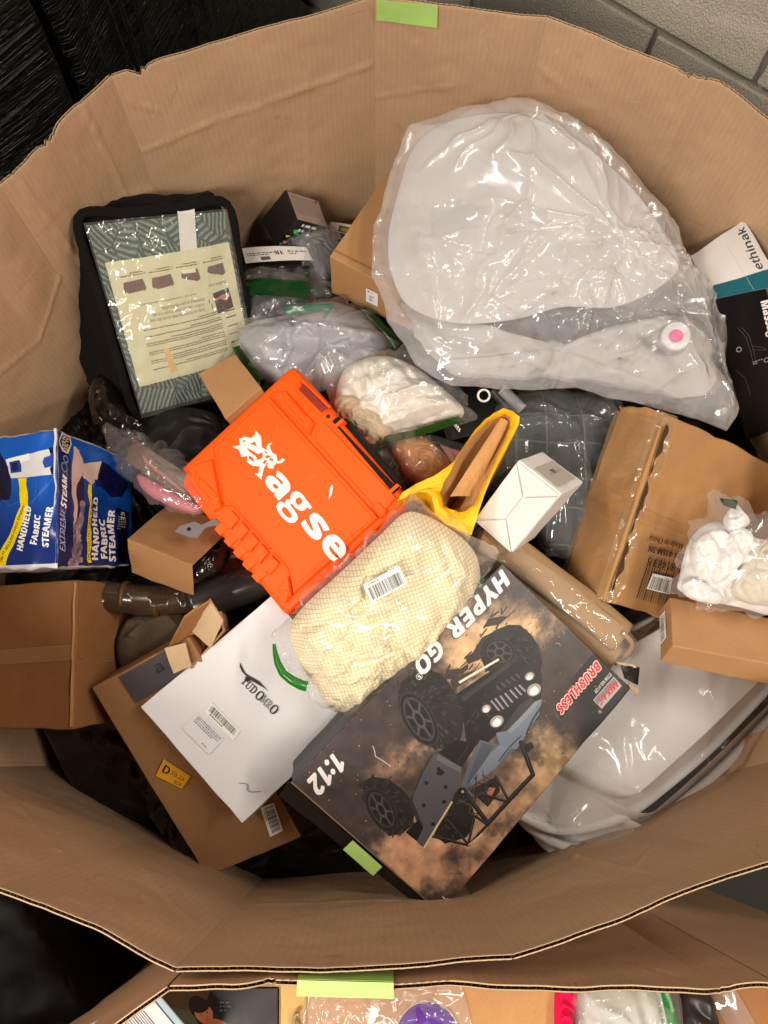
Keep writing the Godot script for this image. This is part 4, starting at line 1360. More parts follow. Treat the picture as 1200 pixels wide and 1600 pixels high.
func build_boxes() -> void:
	build_orange_case()
	build_steamer()
	var rng := RandomNumberGenerator.new()
	rng.seed = 71
	# ---- white box with flowing logo
	var t := thing("white_box", "flat white box with a black serif logo and barcode, lower left of centre", "box")
	var c: Array = BOX.tudomro
	var wh := mat(Color(0.85, 0.85, 0.865), 0.38)
	wh.heightmap_enabled = true
	wh.heightmap_texture = M.grainy
	wh.heightmap_scale = 0.02
	wh.uv1_scale = Vector3.ONE * 3.0
	obj("carton", hexbox(c, 0.0016, 0.0022, 23, wh), null, t)
	var q := quad_of(c, 0)
	var ex: Vector3 = (q[1] - q[0]).normalized()
	var ey: Vector3 = (q[2] - q[0]).normalized()
	var n := ey.cross(ex).normalized()
	var o: Vector3 = q[0] + n * 0.0014
	var T := func(x: float, y: float) -> Vector3: return o + ex * x * 0.001 + ey * y * 0.001
	var tx := (ex * 58.0 + ey * -5.0).normalized()
	var ty := n.cross(tx).normalized() * -1.0
	if ty.dot(ey) < 0.0: ty = -ty
	lettering("TUD", serif, 0.0105, T.call(74, 101.5), tx, ty, M.ink_black, t, 0.0, 0.8)
	lettering("O", serif, 0.0125, T.call(93.5, 99.5), tx, ty, M.ink_black, t, 0.0, 0.85)
	var thin := SystemFont.new()
	thin.font_names = ["Droid Serif"]
	lettering("MR", thin, 0.0105, T.call(106, 98), tx, ty, mat(Color(0.4, 0.4, 0.41), 0.5), t, 0.0, 0.72)
	lettering("O", serif, 0.0125, T.call(120, 97), tx, ty, M.ink_black, t, 0.0, 0.85)
	obj("printed_emblem", plate(T.call(0, 0), ex * 0.001, ey * 0.001, [[42, 91], [46, 95], [54, 97], [64, 96], [63, 101], [69, 101], [69, 96], [74, 94], [90, 88.5], [74, 91], [69, 91.5], [58, 95], [50, 93.5]], 0.0, 0.0002, 0.0), M.ink_black, t)
	obj("printed_emblem", plate(T.call(0, 0), ex * 0.001, ey * 0.001, [[62, 94], [78, 88], [96, 87.5], [82, 90], [70, 93.5]], 0.0, 0.00022, 0.0), M.ink_black, t)
	decal(q, [[0.285, 0.675], [0.555, 0.66], [0.30, 0.745], [0.57, 0.728]], 0.0016, printed(barcode_label(4, 0, 1, 320, 90), 0.45), t, "label_sticker", 0.0, "small barcode sticker")
	var wim := canvas(200, 110, Color(0.85, 0.85, 0.865))
	words(wim, 20, 8, 170, 5, 4, Color(0.2, 0.2, 0.22), rng)
	words(wim, 130, 90, 50, 5, 1, Color(0.2, 0.2, 0.22), rng)
	decal(q, [[0.27, 0.775], [0.52, 0.76], [0.285, 0.90], [0.535, 0.885]], 0.00155, printed(wim, 0.42), t, "printed_lines")
	var ck := []
	for k in [[0.80, 0.86], [0.84, 0.83], [0.88, 0.85], [0.93, 0.80]]: ck.append(on_quad(q, k[0], k[1], 0.0008))
	obj("crease", tube(ck, 0.0006, 5), mat(Color(0.55, 0.55, 0.56), 0.6), t)
	# ---- lower brown box
	t = thing("brown_box", "long brown box with a yellow code sticker lying beneath the white logo box", "box")
	c = BOX.amazon
	obj("carton", hexbox(c, 0.002, 0.0018, 25, kraft(Color(0.62, 0.46, 0.31), 0.012)), null, t)
	q = quad_of(c, 0)
	var yl := canvas(260, 180, Color(0.86, 0.62, 0.12))
	stamp(yl, "D", bold, 84, 62, 78, 0, M.ink_black.albedo_color)
	stamp(yl, "39.2A", plainfont, 46, 172, 76, 0, M.ink_black.albedo_color, 0.0, 0.85)
	fillp(yl, [[170, 130], [236, 130], [236, 160], [170, 160]], M.ink_black.albedo_color)
	fillp(yl, [[176, 136], [230, 136], [230, 154], [176, 154]], Color(0.86, 0.62, 0.12))
	decal_px(q, [[256, 1186], [298, 1213], [243, 1212], [284, 1232]], 0.003, printed(yl, 0.5), t, "yellow code sticker")
	decal_px(q, [[407, 1262], [428, 1254], [422, 1308], [442, 1298]], 0.003, rotated_label(), t, "white barcode sticker")
	var tape := mat(Color(0.26, 0.25, 0.27), 0.3)
	decal_px(q, [[186, 1058], [262, 1014], [212, 1098], [290, 1050]], 0.003, tape, t, "strip of grey parcel tape")
	lettering("a", bold, 0.017, unproject_on(q, 248, 1044, 0.0042), q[1] - q[0], q[2] - q[0], M.ink_black, t, 0.0, 1.1)
	# ---- open small box on top of it
	t = thing("open_box", "small torn-open kraft box with raised flaps above the white logo box", "box")
	open_box(t, [at(276, 1005, 0.60), at(345, 955, 0.60), at(300, 1045, 0.595), at(352, 985, 0.595)], 0.06, [[0, 0.05, 0.05], [1, 0.06, 0.35], [2, 0.045, 0.5]], M.kraft, 31)
	var fl := [at(288, 962, 0.655), at(328, 935, 0.66), at(262, 1010, 0.605), at(300, 985, 0.608)]
	obj("flap", sheet(fl, 0.003, 0.003, 6, M.kraft_deep, 8, true), null, t)
	fl = [at(328, 935, 0.655), at(350, 968, 0.63), at(300, 985, 0.61), at(330, 1010, 0.60)]
	obj("flap", sheet(fl, 0.003, 0.003, 7, M.kraft_torn, 8, true), null, t)
	fl = [at(258, 1012, 0.61), at(290, 1004, 0.612), at(272, 1052, 0.60), at(300, 1040, 0.598)]
	obj("flap", sheet(fl, 0.003, 0.004, 8, M.kraft_torn, 8, true), null, t)
	# ---- left brown box
	t = thing("brown_box", "large plain brown box at the left edge below the blue steamer box", "box")
	c = BOX.leftbrown
	obj("carton", hexbox(c, 0.003, 0.0035, 27, kraft(Color(0.58, 0.40, 0.25), 0.014)), null, t)
	q = quad_of(c, 0)
	decal(q, [[0.05, 0.47], [0.985, 0.44], [0.05, 0.57], [0.985, 0.545]], 0.0028, M.tape_clear, t, "clear_tape")
	obj("seam", tube([on_quad(quad_of(c, 2), 0.02, 0.52, 0.001), on_quad(quad_of(c, 2), 0.3, 0.56, 0.0), on_quad(quad_of(c, 2), 0.9, 0.58, 0.001)], 0.0012, 5), M.kraft_edge, t)
	obj("torn_edge", sheet([on_quad(q, 0.985, 0.02, 0.002), on_quad(q, 0.997, 0.02, 0.001), on_quad(q, 0.98, 0.98, 0.003), on_quad(q, 0.998, 0.98, 0.001)], 0.0008, 0.004, 9, M.kraft_mark, 20, true), null, t)
	# ---- open box with dark wrapped goods
	t = thing("open_box", "open kraft box with a dark plastic-wrapped item inside, left of the orange case", "box")
	c = BOX.openbox
	open_shell(t, c)
	# ---- white carton
	t = thing("white_carton", "small white folding carton with a barcode beside the yellow mailer", "box")
	c = BOX.carton
	var bk := canvas(300, 220, Color(0.72, 0.69, 0.64))
	bars(bk, 150, 80, 66, 44, Color(0.12, 0.11, 0.1), rng, 2)
	for k in 3: words(bk, 150, 40 + k * 12, 70, 5, 1, Color(0.3, 0.29, 0.27), rng)
	for k in 3: words(bk, 140, 134 + k * 12, 90, 5, 1, Color(0.3, 0.29, 0.27), rng)
	var wc := mat(Color(0.87, 0.86, 0.845), 0.5)
	obj("carton", hexbox(c, 0.003, 0.0010, 29, wc, {}, [], 10), null, t)
	q = quad_of(c, 5)
	decal(q, [[0.85, 0.12], [0.30, 0.12], [0.85, 0.9], [0.30, 0.9]].map(func(k): return [k[0], k[1]]), 0.0010, printed(bk, 0.5), t, "printed_panel")
	q = quad_of(c, 0)
	var F := func(pts: Array, called: String, z: float):
		var mid := Vector3.ZERO
		var w := []
		for k in pts:
			w.append(on_quad(q, k[0], k[1], z))
		obj(called, sheet([w[0], w[1], w[2], w[3]], 0.0009, 0.0008, 5, wc, 6), null, t)
	F.call([[0.03, 0.02], [0.97, 0.02], [0.5, 0.30], [0.5, 0.302]], "end_flap", 0.0012)
	F.call([[0.5, 0.70], [0.502, 0.70], [0.03, 0.985], [0.97, 0.985]], "end_flap", 0.0012)
	F.call([[0.02, 0.05], [0.47, 0.32], [0.02, 0.95], [0.47, 0.68]], "side_flap", 0.0016)
	F.call([[0.53, 0.32], [0.98, 0.05], [0.53, 0.68], [0.98, 0.95]], "side_flap", 0.0022)
	# ---- massage box
	t = thing("navy_box", "dark navy box with a white and teal end at the right wall", "box")
	c = BOX.massage
	var nv := canvas(360, 900, Color(0.045, 0.06, 0.085))
	stamp(nv, "Massage Gun", bold, 44, 262, 250, PI / 2 - 0.06, Color(0.93, 0.93, 0.93), 0.0, 1.0, 1.5)
	var ln := Color(0.30, 0.34, 0.38)
	stroke(nv, [[100, 180], [130, 240], [140, 330], [140, 420]], 3, ln)
	stroke(nv, [[118, 180], [148, 240], [156, 330], [156, 420]], 3, ln)
	stroke(nv, [[150, 300], [215, 330], [220, 345], [150, 325]], 3, ln)
	stroke(nv, [[40, 420], [80, 480], [90, 600]], 3, ln)
	for p in [[80, 300], [215, 410], [240, 540], [290, 525]]:
		ell(nv, p[0], p[1], 15, 15, 0, Color(0.75, 0.77, 0.8))
		ell(nv, p[0], p[1], 11, 11, 0, Color(0.045, 0.06, 0.085))
	words(nv, 140, 395, 60, 6, 2, Color(0.7, 0.72, 0.75), rng)
	for k in 4: stroke(nv, [[232 + k * 16, 570], [250 + k * 16, 570 + 70 + k * 20]], 5, Color(0.45, 0.48, 0.52))
	var en := canvas(360, 300, Color(0.84, 0.82, 0.81))
	fillp(en, [[0, 225], [360, 225], [360, 300], [0, 300]], Color(0.02, 0.36, 0.42))
	stamp_fit(en, "ethinak", plainfont, 190, 44, 305, 120, -PI / 2 + 0.12, Color(0.22, 0.22, 0.24), 0.0, 1.15)
	stroke(en, [[210, 60], [215, 296]], 2, Color(0.72, 0.70, 0.69))
	var enm := printed(en, 0.5)
	obj("carton", hexbox(c, 0.002, 0.002, 33, mat(Color(0.045, 0.06, 0.085), 0.35), {0: printed(nv, 0.3), 5: enm}), null, t)
	q = quad_of(c, 0)
	decal(q, [[0.75, -0.01], [1.05, -0.01], [0.80, 0.16], [1.05, 0.16]], 0.003, M.clear_flat, t, "clear_tape", 0.004)
	# ---- big taped box
	t = thing("taped_box", "battered brown shipping box with taped torn edge, right of centre", "box")
	c = BOX.taped
	obj("carton", hexbox(c, 0.006, 0.005, 35, kraft(Color(0.70, 0.525, 0.345), 0.02), {}, [], 14, 0.004), null, t)
	q = quad_of(c, 0)
	decal(q, [[-0.01, 0.03], [0.99, 0.05], [-0.01, 0.46], [0.99, 0.50]], 0.0062, M.tape_clear, t, "clear_tape", 0.002)
	decal(q, [[-0.01, 0.52], [0.99, 0.56], [-0.01, 0.98], [0.99, 0.97]], 0.0060, M.tape_clear, t, "clear_tape", 0.002)
	decal(q, [[-0.01, 0.42], [0.99, 0.48], [-0.01, 0.58], [0.99, 0.62]], 0.0068, M.tape_clear, t, "clear_tape", 0.002)
	var q2 := quad_of(c, 2)
	var tear := func(s: float, v: float) -> Vector3:
		var w := 0.035 + 0.02 * sin(v * 9.0) + 0.012 * sin(v * 31.0)
		var p := on_quad(q, 1.0 - 0.10, v, 0.007).lerp(on_quad(q2, 0.02 + w, v, 0.0065), s)
		return p + (q[1] - q[0]).normalized() * 0.002 * sin(PI * s) + Vector3.UP * wav.get_noise_2d(v * 40.0, s * 3.0) * 0.0018
	obj("edge_tape", grid_mesh(6, 60, tear, Vector2(0.05, 0.3)), film(0.28, 0.12, 1.2, Color(0.72, 0.60, 0.44), 5.0), t)
	obj("torn_edge", grid_mesh(4, 60, func(s, v): return on_quad(q2, 0.006 + (0.02 + 0.012 * sin(v * 17.0) + 0.008 * sin(v * 53.0)) * s, 0.06 + 0.88 * v, 0.0055 - 0.001 * s), Vector2(0.05, 0.3)), kraft(Color(0.30, 0.22, 0.15), 0.05), t)
	decal(q2, [[0.02, 0.50], [0.55, 0.50], [0.02, 0.56], [0.55, 0.56]], 0.0058, M.tape_clear, t, "clear_tape", 0.002)
	var inkb := mat(Color(0.16, 0.115, 0.085), 0.7)
	var e1: Vector3 = (unproject_on(q2, 1100, 880, 0) - unproject_on(q2, 1000, 855, 0)).normalized()
	var e2: Vector3 = (q2[2] - q2[0]).cross(q2[1] - q2[0]).normalized().cross(e1).normalized()
	if e2.dot(unproject_on(q2, 1010, 930, 0) - unproject_on(q2, 1020, 850, 0)) < 0.0: e2 = -e2
	lettering("Made in China", plainfont, 0.0075, unproject_on(q2, 1041, 848, 0.0062), -e1, -e2, inkb, t)
	lettering("HMOLL-015M-3N", bold, 0.008, unproject_on(q2, 1048, 866, 0.0062), -e1, -e2, inkb, t)
	lettering("45-81483 5", plainfont, 0.011, unproject_on(q2, 1042, 884, 0.0062), -e1, -e2, inkb, t)
	var bx := 0
	while bx < 15:
		var pa := unproject_on(q2, 1012 + bx * 3.6, 872 + bx * 1.0 + (0 if bx > 1 else 8), 0.0060)
		var pb := unproject_on(q2, 994 + bx * 3.6, 935 + bx * 1.0, 0.0060)
		var wd: Vector3 = e1 * (0.0008 if bx % 3 else 0.0016)
		obj("printed_bar", sheet([pa, pa + wd, pb, pb + wd], 0.0002, 0.0, 2, inkb, 1), null, t)
		bx += 1
	decal_px(q2, [[1020, 896], [1051, 903], [1010, 920], [1046, 929]], 0.0072, printed(barcode_label(9, 0, 1, 320, 190), 0.5), t, "white barcode sticker", true)
	# ---- flat kraft box
	t = thing("kraft_box", "long kraft box with a white label on its short end, far right", "box")
	c = BOX.flatkraft
	obj("carton", hexbox(c, 0.0018, 0.0010, 37, M.kraft), null, t)
	q = quad_of(c, 3)
	decal(q, [[0.15, 0.17], [0.62, 0.17], [0.15, 0.72], [0.62, 0.72]], 0.0012, turn_label(barcode_label(12, 1, 0, 300, 130)), t, "label_sticker", 0.0, "white barcode label")

func turn_label(im: Image) -> StandardMaterial3D:
	im.rotate_90(CLOCKWISE)
	return printed(im, 0.5)

func rotated_label() -> StandardMaterial3D:
	return turn_label(barcode_label(7, 0, 1, 300, 130))

func unproject_on(q: Array, px: float, py: float, lift: float) -> Vector3:
	var n: Vector3 = (q[2] - q[0]).cross(q[1] - q[0]).normalized()
	var d := eye.basis * Vector3((px - 600.0) / FOCAL, (800.0 - py) / FOCAL, -1.0)
	var o: Vector3 = q[0] + n * lift
	return eye.origin + d * ((o - eye.origin).dot(n) / d.dot(n))

func decal_px(q: Array, px: Array, lift: float, mt: Material, parent: Node, label := "", half_turn := false) -> void:
	var p := []
	for k in px: p.append(unproject_on(q, k[0], k[1], lift))
	if half_turn: p = [p[3], p[2], p[1], p[0]]
	obj("label_sticker", sheet(p, 0.0002, 0.0, 3, mt, 6), null, parent, label)

func open_box(t: Node3D, q: Array, deep: float, _fl: Array, mt: Material, sd: int) -> void:
	var n: Vector3 = (q[2] - q[0]).cross(q[1] - q[0]).normalized()
	var dn := -n * deep
	var pairs := [[0, 1], [1, 3], [3, 2], [2, 0]]
	for k in 4:
		var a: Vector3 = q[pairs[k][0]]
		var b: Vector3 = q[pairs[k][1]]
		obj("side_panel", sheet([a, b, a + dn, b + dn], 0.003, 0.0015, sd + k, mt, 6, true), null, t)
	obj("bottom_panel", sheet([q[0] + dn, q[1] + dn, q[2] + dn, q[3] + dn], 0.002, 0.0, sd, mt, 4, true), null, t)

func open_shell(t: Node3D, c: Array) -> void:
	# a closed carton whose right end stands open
	var mt := kraft(Color(0.66, 0.49, 0.33), 0.012)
	obj("carton", hexbox(c, 0.002, 0.0016, 39, mt, {}, [2], 10), null, t)
	var q := quad_of(c, 2)
	obj("end_panel", sheet([on_quad(q, 0.05, 0.05, -0.05), on_quad(q, 0.95, 0.05, -0.05), on_quad(q, 0.05, 0.95, -0.05), on_quad(q, 0.95, 0.95, -0.05)], 0.001, 0.0, 3, mt, 4, true), null, t)
	var out: Vector3 = (c[1] - c[0]).normalized()
	var dn: Vector3 = (c[0] - c[2]).normalized()
	obj("flap", sheet([c[3], c[3] + out * 0.012 + dn * 0.05, c[1], c[1] + out * 0.014 + dn * 0.05].map(func(p): return p), 0.0025, 0.001, 4, mt, 6, true), null, t)
	obj("flap", sheet([c[5], c[1], c[5] + out * 0.03 + dn * 0.006, c[1] + out * 0.032 + dn * 0.006], 0.0025, 0.001, 5, mt, 6, true), null, t)
	var ctr: Vector3 = (c[3] + c[1] + c[7] + c[5]) * 0.25
	var ring := []
	for k in 10:
		ring.append(ctr - out * 0.006 + (c[3] - c[7]) * 0.40 * cos(TAU * k / 10) + out * 0.022 * sin(TAU * k / 10))
	var b := obj("wrapped_item", pillow(ring, 0.018, 0.018, {"amp": 0.006, "freq": 40.0, "seed": 4, "m": 60, "k": 18}), film(0.9, 0.15, 1.0, Color(0.13, 0.10, 0.10), 6.0))
	tag(b, "dark item in crinkled plastic inside the open kraft box left of the orange case", "wrapped item")

func build_orange_case() -> void:
	var t := thing("tool_case", "bright orange plastic tool case with white lettering and a charging bull emblem", "tool case")
	var c: Array = BOX.orange
	obj("case_body", hexbox(c, 0.011, 0.0, 1, M.orange, {}, [], 8), null, t)
	var q := quad_of(c, 0)
	var k := 0.001
	var ex: Vector3 = (q[1] - q[0]).normalized()
	var n: Vector3 = (q[2] - q[0]).cross(ex).normalized()
	var ey := ex.cross(n).normalized()
	if ey.dot(q[2] - q[0]) < 0.0: ey = -ey
	var o: Vector3 = q[0]
	var E := func(p: Array) -> Vector3: return o + ex * p[0] * k + ey * p[1] * k
	var fit := Vector2((q[1] - q[0]).length() / 0.263, (q[2] - q[0]).dot(ey) / 0.231)
	var sc := func(pts: Array) -> Array:
		return pts.map(func(p): return [p[0] * k * fit.x, p[1] * k * fit.y])
	# raised centre panel, its shoulder and the band under the handle
	obj("raised_panel", plate(o, ex, ey, sc.call([[14, 52], [255, 43], [256, 100], [256, 196], [224, 181], [103, 188], [93, 198], [26, 166], [14, 160]]), 0.0, 0.0034, 0.003), M.orange, t)
	obj("centre_panel", plate(o, ex, ey, sc.call([[21, 58], [251, 49], [250, 100], [249, 186], [226, 176], [101, 183], [92, 190], [32, 162], [21, 152]]), 0.003, 0.0046, 0.0012), M.orange, t)
	obj("handle_band", plate(o, ex, ey, sc.call([[104, 17], [250, 9], [254, 38], [112, 43], [102, 34]]), 0.0, 0.0024, 0.0015), M.orange, t)
	for p in [[[14, 48], [26, 30], [92, 28], [101, 44]], [[12, 198], [28, 170], [91, 200], [90, 214], [22, 216]], [[238, 30], [256, 28], [258, 42], [236, 43]], [[232, 186], [256, 198], [258, 212], [238, 208]]]:
		obj("corner_pad", plate(o, ex, ey, sc.call(p), 0.0, 0.0050, 0.002), M.orange, t)
	var cs := [[28.6, 40.6], [88.5, 37.8], [25.3, 204.3], [85.0, 204.1], [252.0, 36.1], [248.4, 203.7]]
	for p in cs:
		var x: float = p[0] * k * fit.x
		var y: float = p[1] * k * fit.y
		obj("corner_boss", plate(o, ex, ey, disc(0.0064, x, y, 24), 0.004, 0.0058, 0.0005), M.orange, t)
		obj("boss_face", plate(o, ex, ey, disc(0.0050, x, y, 24), 0.0050, 0.0068, 0.0006), M.orange, t)
	for s in [[[38, 41.5], [44, 32.5], [76, 31.5], [79, 40]], [[36, 199], [76, 194.5], [73, 206], [42, 208]]]:
		var ring := []
		for p in s: ring.append(E.call([p[0] * fit.x, p[1] * fit.y]) + n * 0.0052)
		obj("slot_rim", tube(ring, 0.0010, 6, true, 1.0, false), M.orange, t)
	# latch slot and handle
	var dk := mat(Color(0.50, 0.09, 0.012), 0.5)
	obj("latch_slot", plate(o, ex, ey, sc.call([[34, 7], [88, 3], [86, 11], [37, 15]]), 0.0, 0.0006, 0.0), dk, t)
	var lr := []
	for p in [[31, 4], [90, -1], [89, 13.5], [34, 18]]: lr.append(E.call([p[0] * fit.x, p[1] * fit.y]) + n * 0.001)
	obj("slot_rim", tube(lr, 0.0022, 8, true, 1.0, false), M.orange, t)
	obj("latch_hole", plate(o, ex, ey, sc.call(disc(2.8, 97.0, 9.0, 16)), 0.0, 0.0012, 0.0), mat(Color(0.14, 0.03, 0.01), 0.6), t)
	obj("carry_handle", plate(o, ex, ey, sc.call([[108, 8], [110, -8], [240, -8], [242, 4]]), -0.034, -0.010, 0.002), mat(Color(0.03, 0.03, 0.03), 0.55, 0.3), t)
	obj("handle_gap", plate(o, ex, ey, sc.call([[106, 9], [107, -2], [118, -2], [119, 6], [232, 1], [233, -3], [241, -3], [243, 8], [244, 9]]), -0.004, 0.0012, 0.0006), mat(Color(0.03, 0.03, 0.03), 0.55, 0.3), t)
	for x in [[113, 119.5], [235, 241]]:
		obj("hinge_lug", plate(o, ex, ey, sc.call([[x[0], 12], [x[0], -4], [x[1], -4], [x[1], 12]]), -0.010, 0.0030, 0.0012), M.orange, t)
	# ribbed grip on the front edge
	for i in 5:
		var x0 := 104.0 + i * 22.0
		obj("grip_rib", plate(o, ex, ey, sc.call([[x0, 192 - i * 1.5], [x0 + 19, 190.5 - i * 1.5], [x0 + 22, 211 - i * 1.2], [x0 + 1, 214 - i * 1.2]]), -0.01, 0.0030 + 0.0008 * (i % 2), 0.002), M.orange, t)
		obj("grip_tooth", plate(o, ex, ey, sc.call([[x0, 205], [x0 + 19.5, 205], [x0 + 18.0, 229.5 - 0.4 * i], [x0 + 2.0, 231 - 0.5 * i]]), -0.016, 0.0006, 0.003), M.orange, t)
	# lettering and emblem
	var L := o + n * 0.0049
	var E2 := func(p: Array) -> Vector3: return L + ex * p[0] * k * fit.x + ey * p[1] * k * fit.y
	var fat := FontVariation.new()
	fat.base_font = bold
	fat.variation_embolden = 0.6
	for a in [["a", 123.3, 119.2, 35.0, 25.0], ["g", 163.0, 122.5, 35.0, 37.0], ["s", 205.5, 115.5, 32.0, 26.0], ["e", 244.5, 113.5, 33.0, 25.5]]:
		lettering_fit(a[0], fat if a[0] != "g" else bold, a[3] * 1.08 * k * fit.x, a[4] * 1.1 * k * fit.y, E2.call([a[1], a[2]]), ex, ey, M.ink_white, t)
	var em := [[[39.7, 97.0], [53.0, 96.5], [66.7, 105.1], [73.5, 101.9], [79.0, 100.4], [89.4, 95.9], [97.5, 100.2], [99.5, 106.1], [92.7, 110.6], [88.8, 113.4], [92.5, 122.3], [101.7, 133.3], [88.0, 135.4], [92.0, 131.2], [85.2, 124.0], [77.4, 131.1], [67.1, 134.0], [61.5, 128.3], [55.6, 135.5], [46.1, 131.7], [34.9, 136.4], [41.5, 126.6], [33.6, 122.7], [35.4, 115.2], [45.0, 107.8], [45.0, 100.9]],
		[[70.5, 99.5], [69.0, 93.5], [72.1, 90.0], [72.4, 95.2], [77.2, 97.2], [83.5, 98.3], [80.1, 101.0], [74.2, 101.3]],
		[[96.0, 101.8], [99.2, 98.0], [99.6, 92.5], [103.6, 91.0], [104.0, 96.5], [101.0, 101.5], [97.0, 104.0]],
		[[92.0, 110.0], [99.5, 107.5], [101.5, 111.5], [96.0, 116.0], [91.0, 115.0]]]
	for p in em:
		obj("printed_emblem", plate(L, ex, ey, sc.call(p), 0.0, 0.00025, 0.0), M.ink_white, t)
	for p in [[[50.0, 114.9], [53.0, 107.4], [59.7, 109.6]], [[50.8, 121.5], [59.5, 118.3], [70.5, 114.7], [72.0, 108.5], [78.6, 113.0], [76.6, 120.3], [68.7, 119.2], [60, 122.0]], [[38.8, 119.5], [41.4, 116.1], [42.7, 121.2]], [[62.0, 125.5], [70.0, 123.5], [74.0, 126.5], [66.0, 129.0]], [[80, 106], [86, 103], [84, 109], [81, 110.5]], [[87, 105], [93, 102.5], [92, 106], [88, 108]], [[83, 113], [87, 111], [88, 116], [85, 118]], [[74, 104.5], [79, 103.5], [76, 107.5]]]:
		obj("printed_emblem", plate(L + n * 0.0003, ex, ey, sc.call(p), 0.0, 0.0002, 0.0), M.orange, t)
	var rs := RandomNumberGenerator.new()
	rs.seed = 8
	var scuff := mat(Color(0.99, 0.56, 0.26), 0.6)
	for i in 16:
		var sx := rs.randf_range(30, 240)
		var sy := rs.randf_range(60, 180)
		var sa := rs.randf() * TAU
		var sl := rs.randf_range(3, 16)
		var sn := Vector2(cos(sa), sin(sa))
		obj("scuff", plate(L, ex, ey, sc.call([[sx, sy], [sx + sn.x * sl + sn.y * 0.25, sy + sn.y * sl - sn.x * 0.25], [sx + sn.x * sl * 1.1, sy + sn.y * sl * 1.1], [sx + sn.x * sl * 0.5 - sn.y * 0.3, sy + sn.y * sl * 0.5 + sn.x * 0.3]]), 0.0, 0.00012, 0.0), scuff, t)
	obj("paint_chip", plate(L, ex, ey, sc.call([[176.5, 63.5], [179.0, 63.2], [183, 67], [187.5, 73], [189.5, 78], [187, 77], [183, 72], [179, 69]]), 0.0, 0.0003, 0.0), M.ink_white, t)

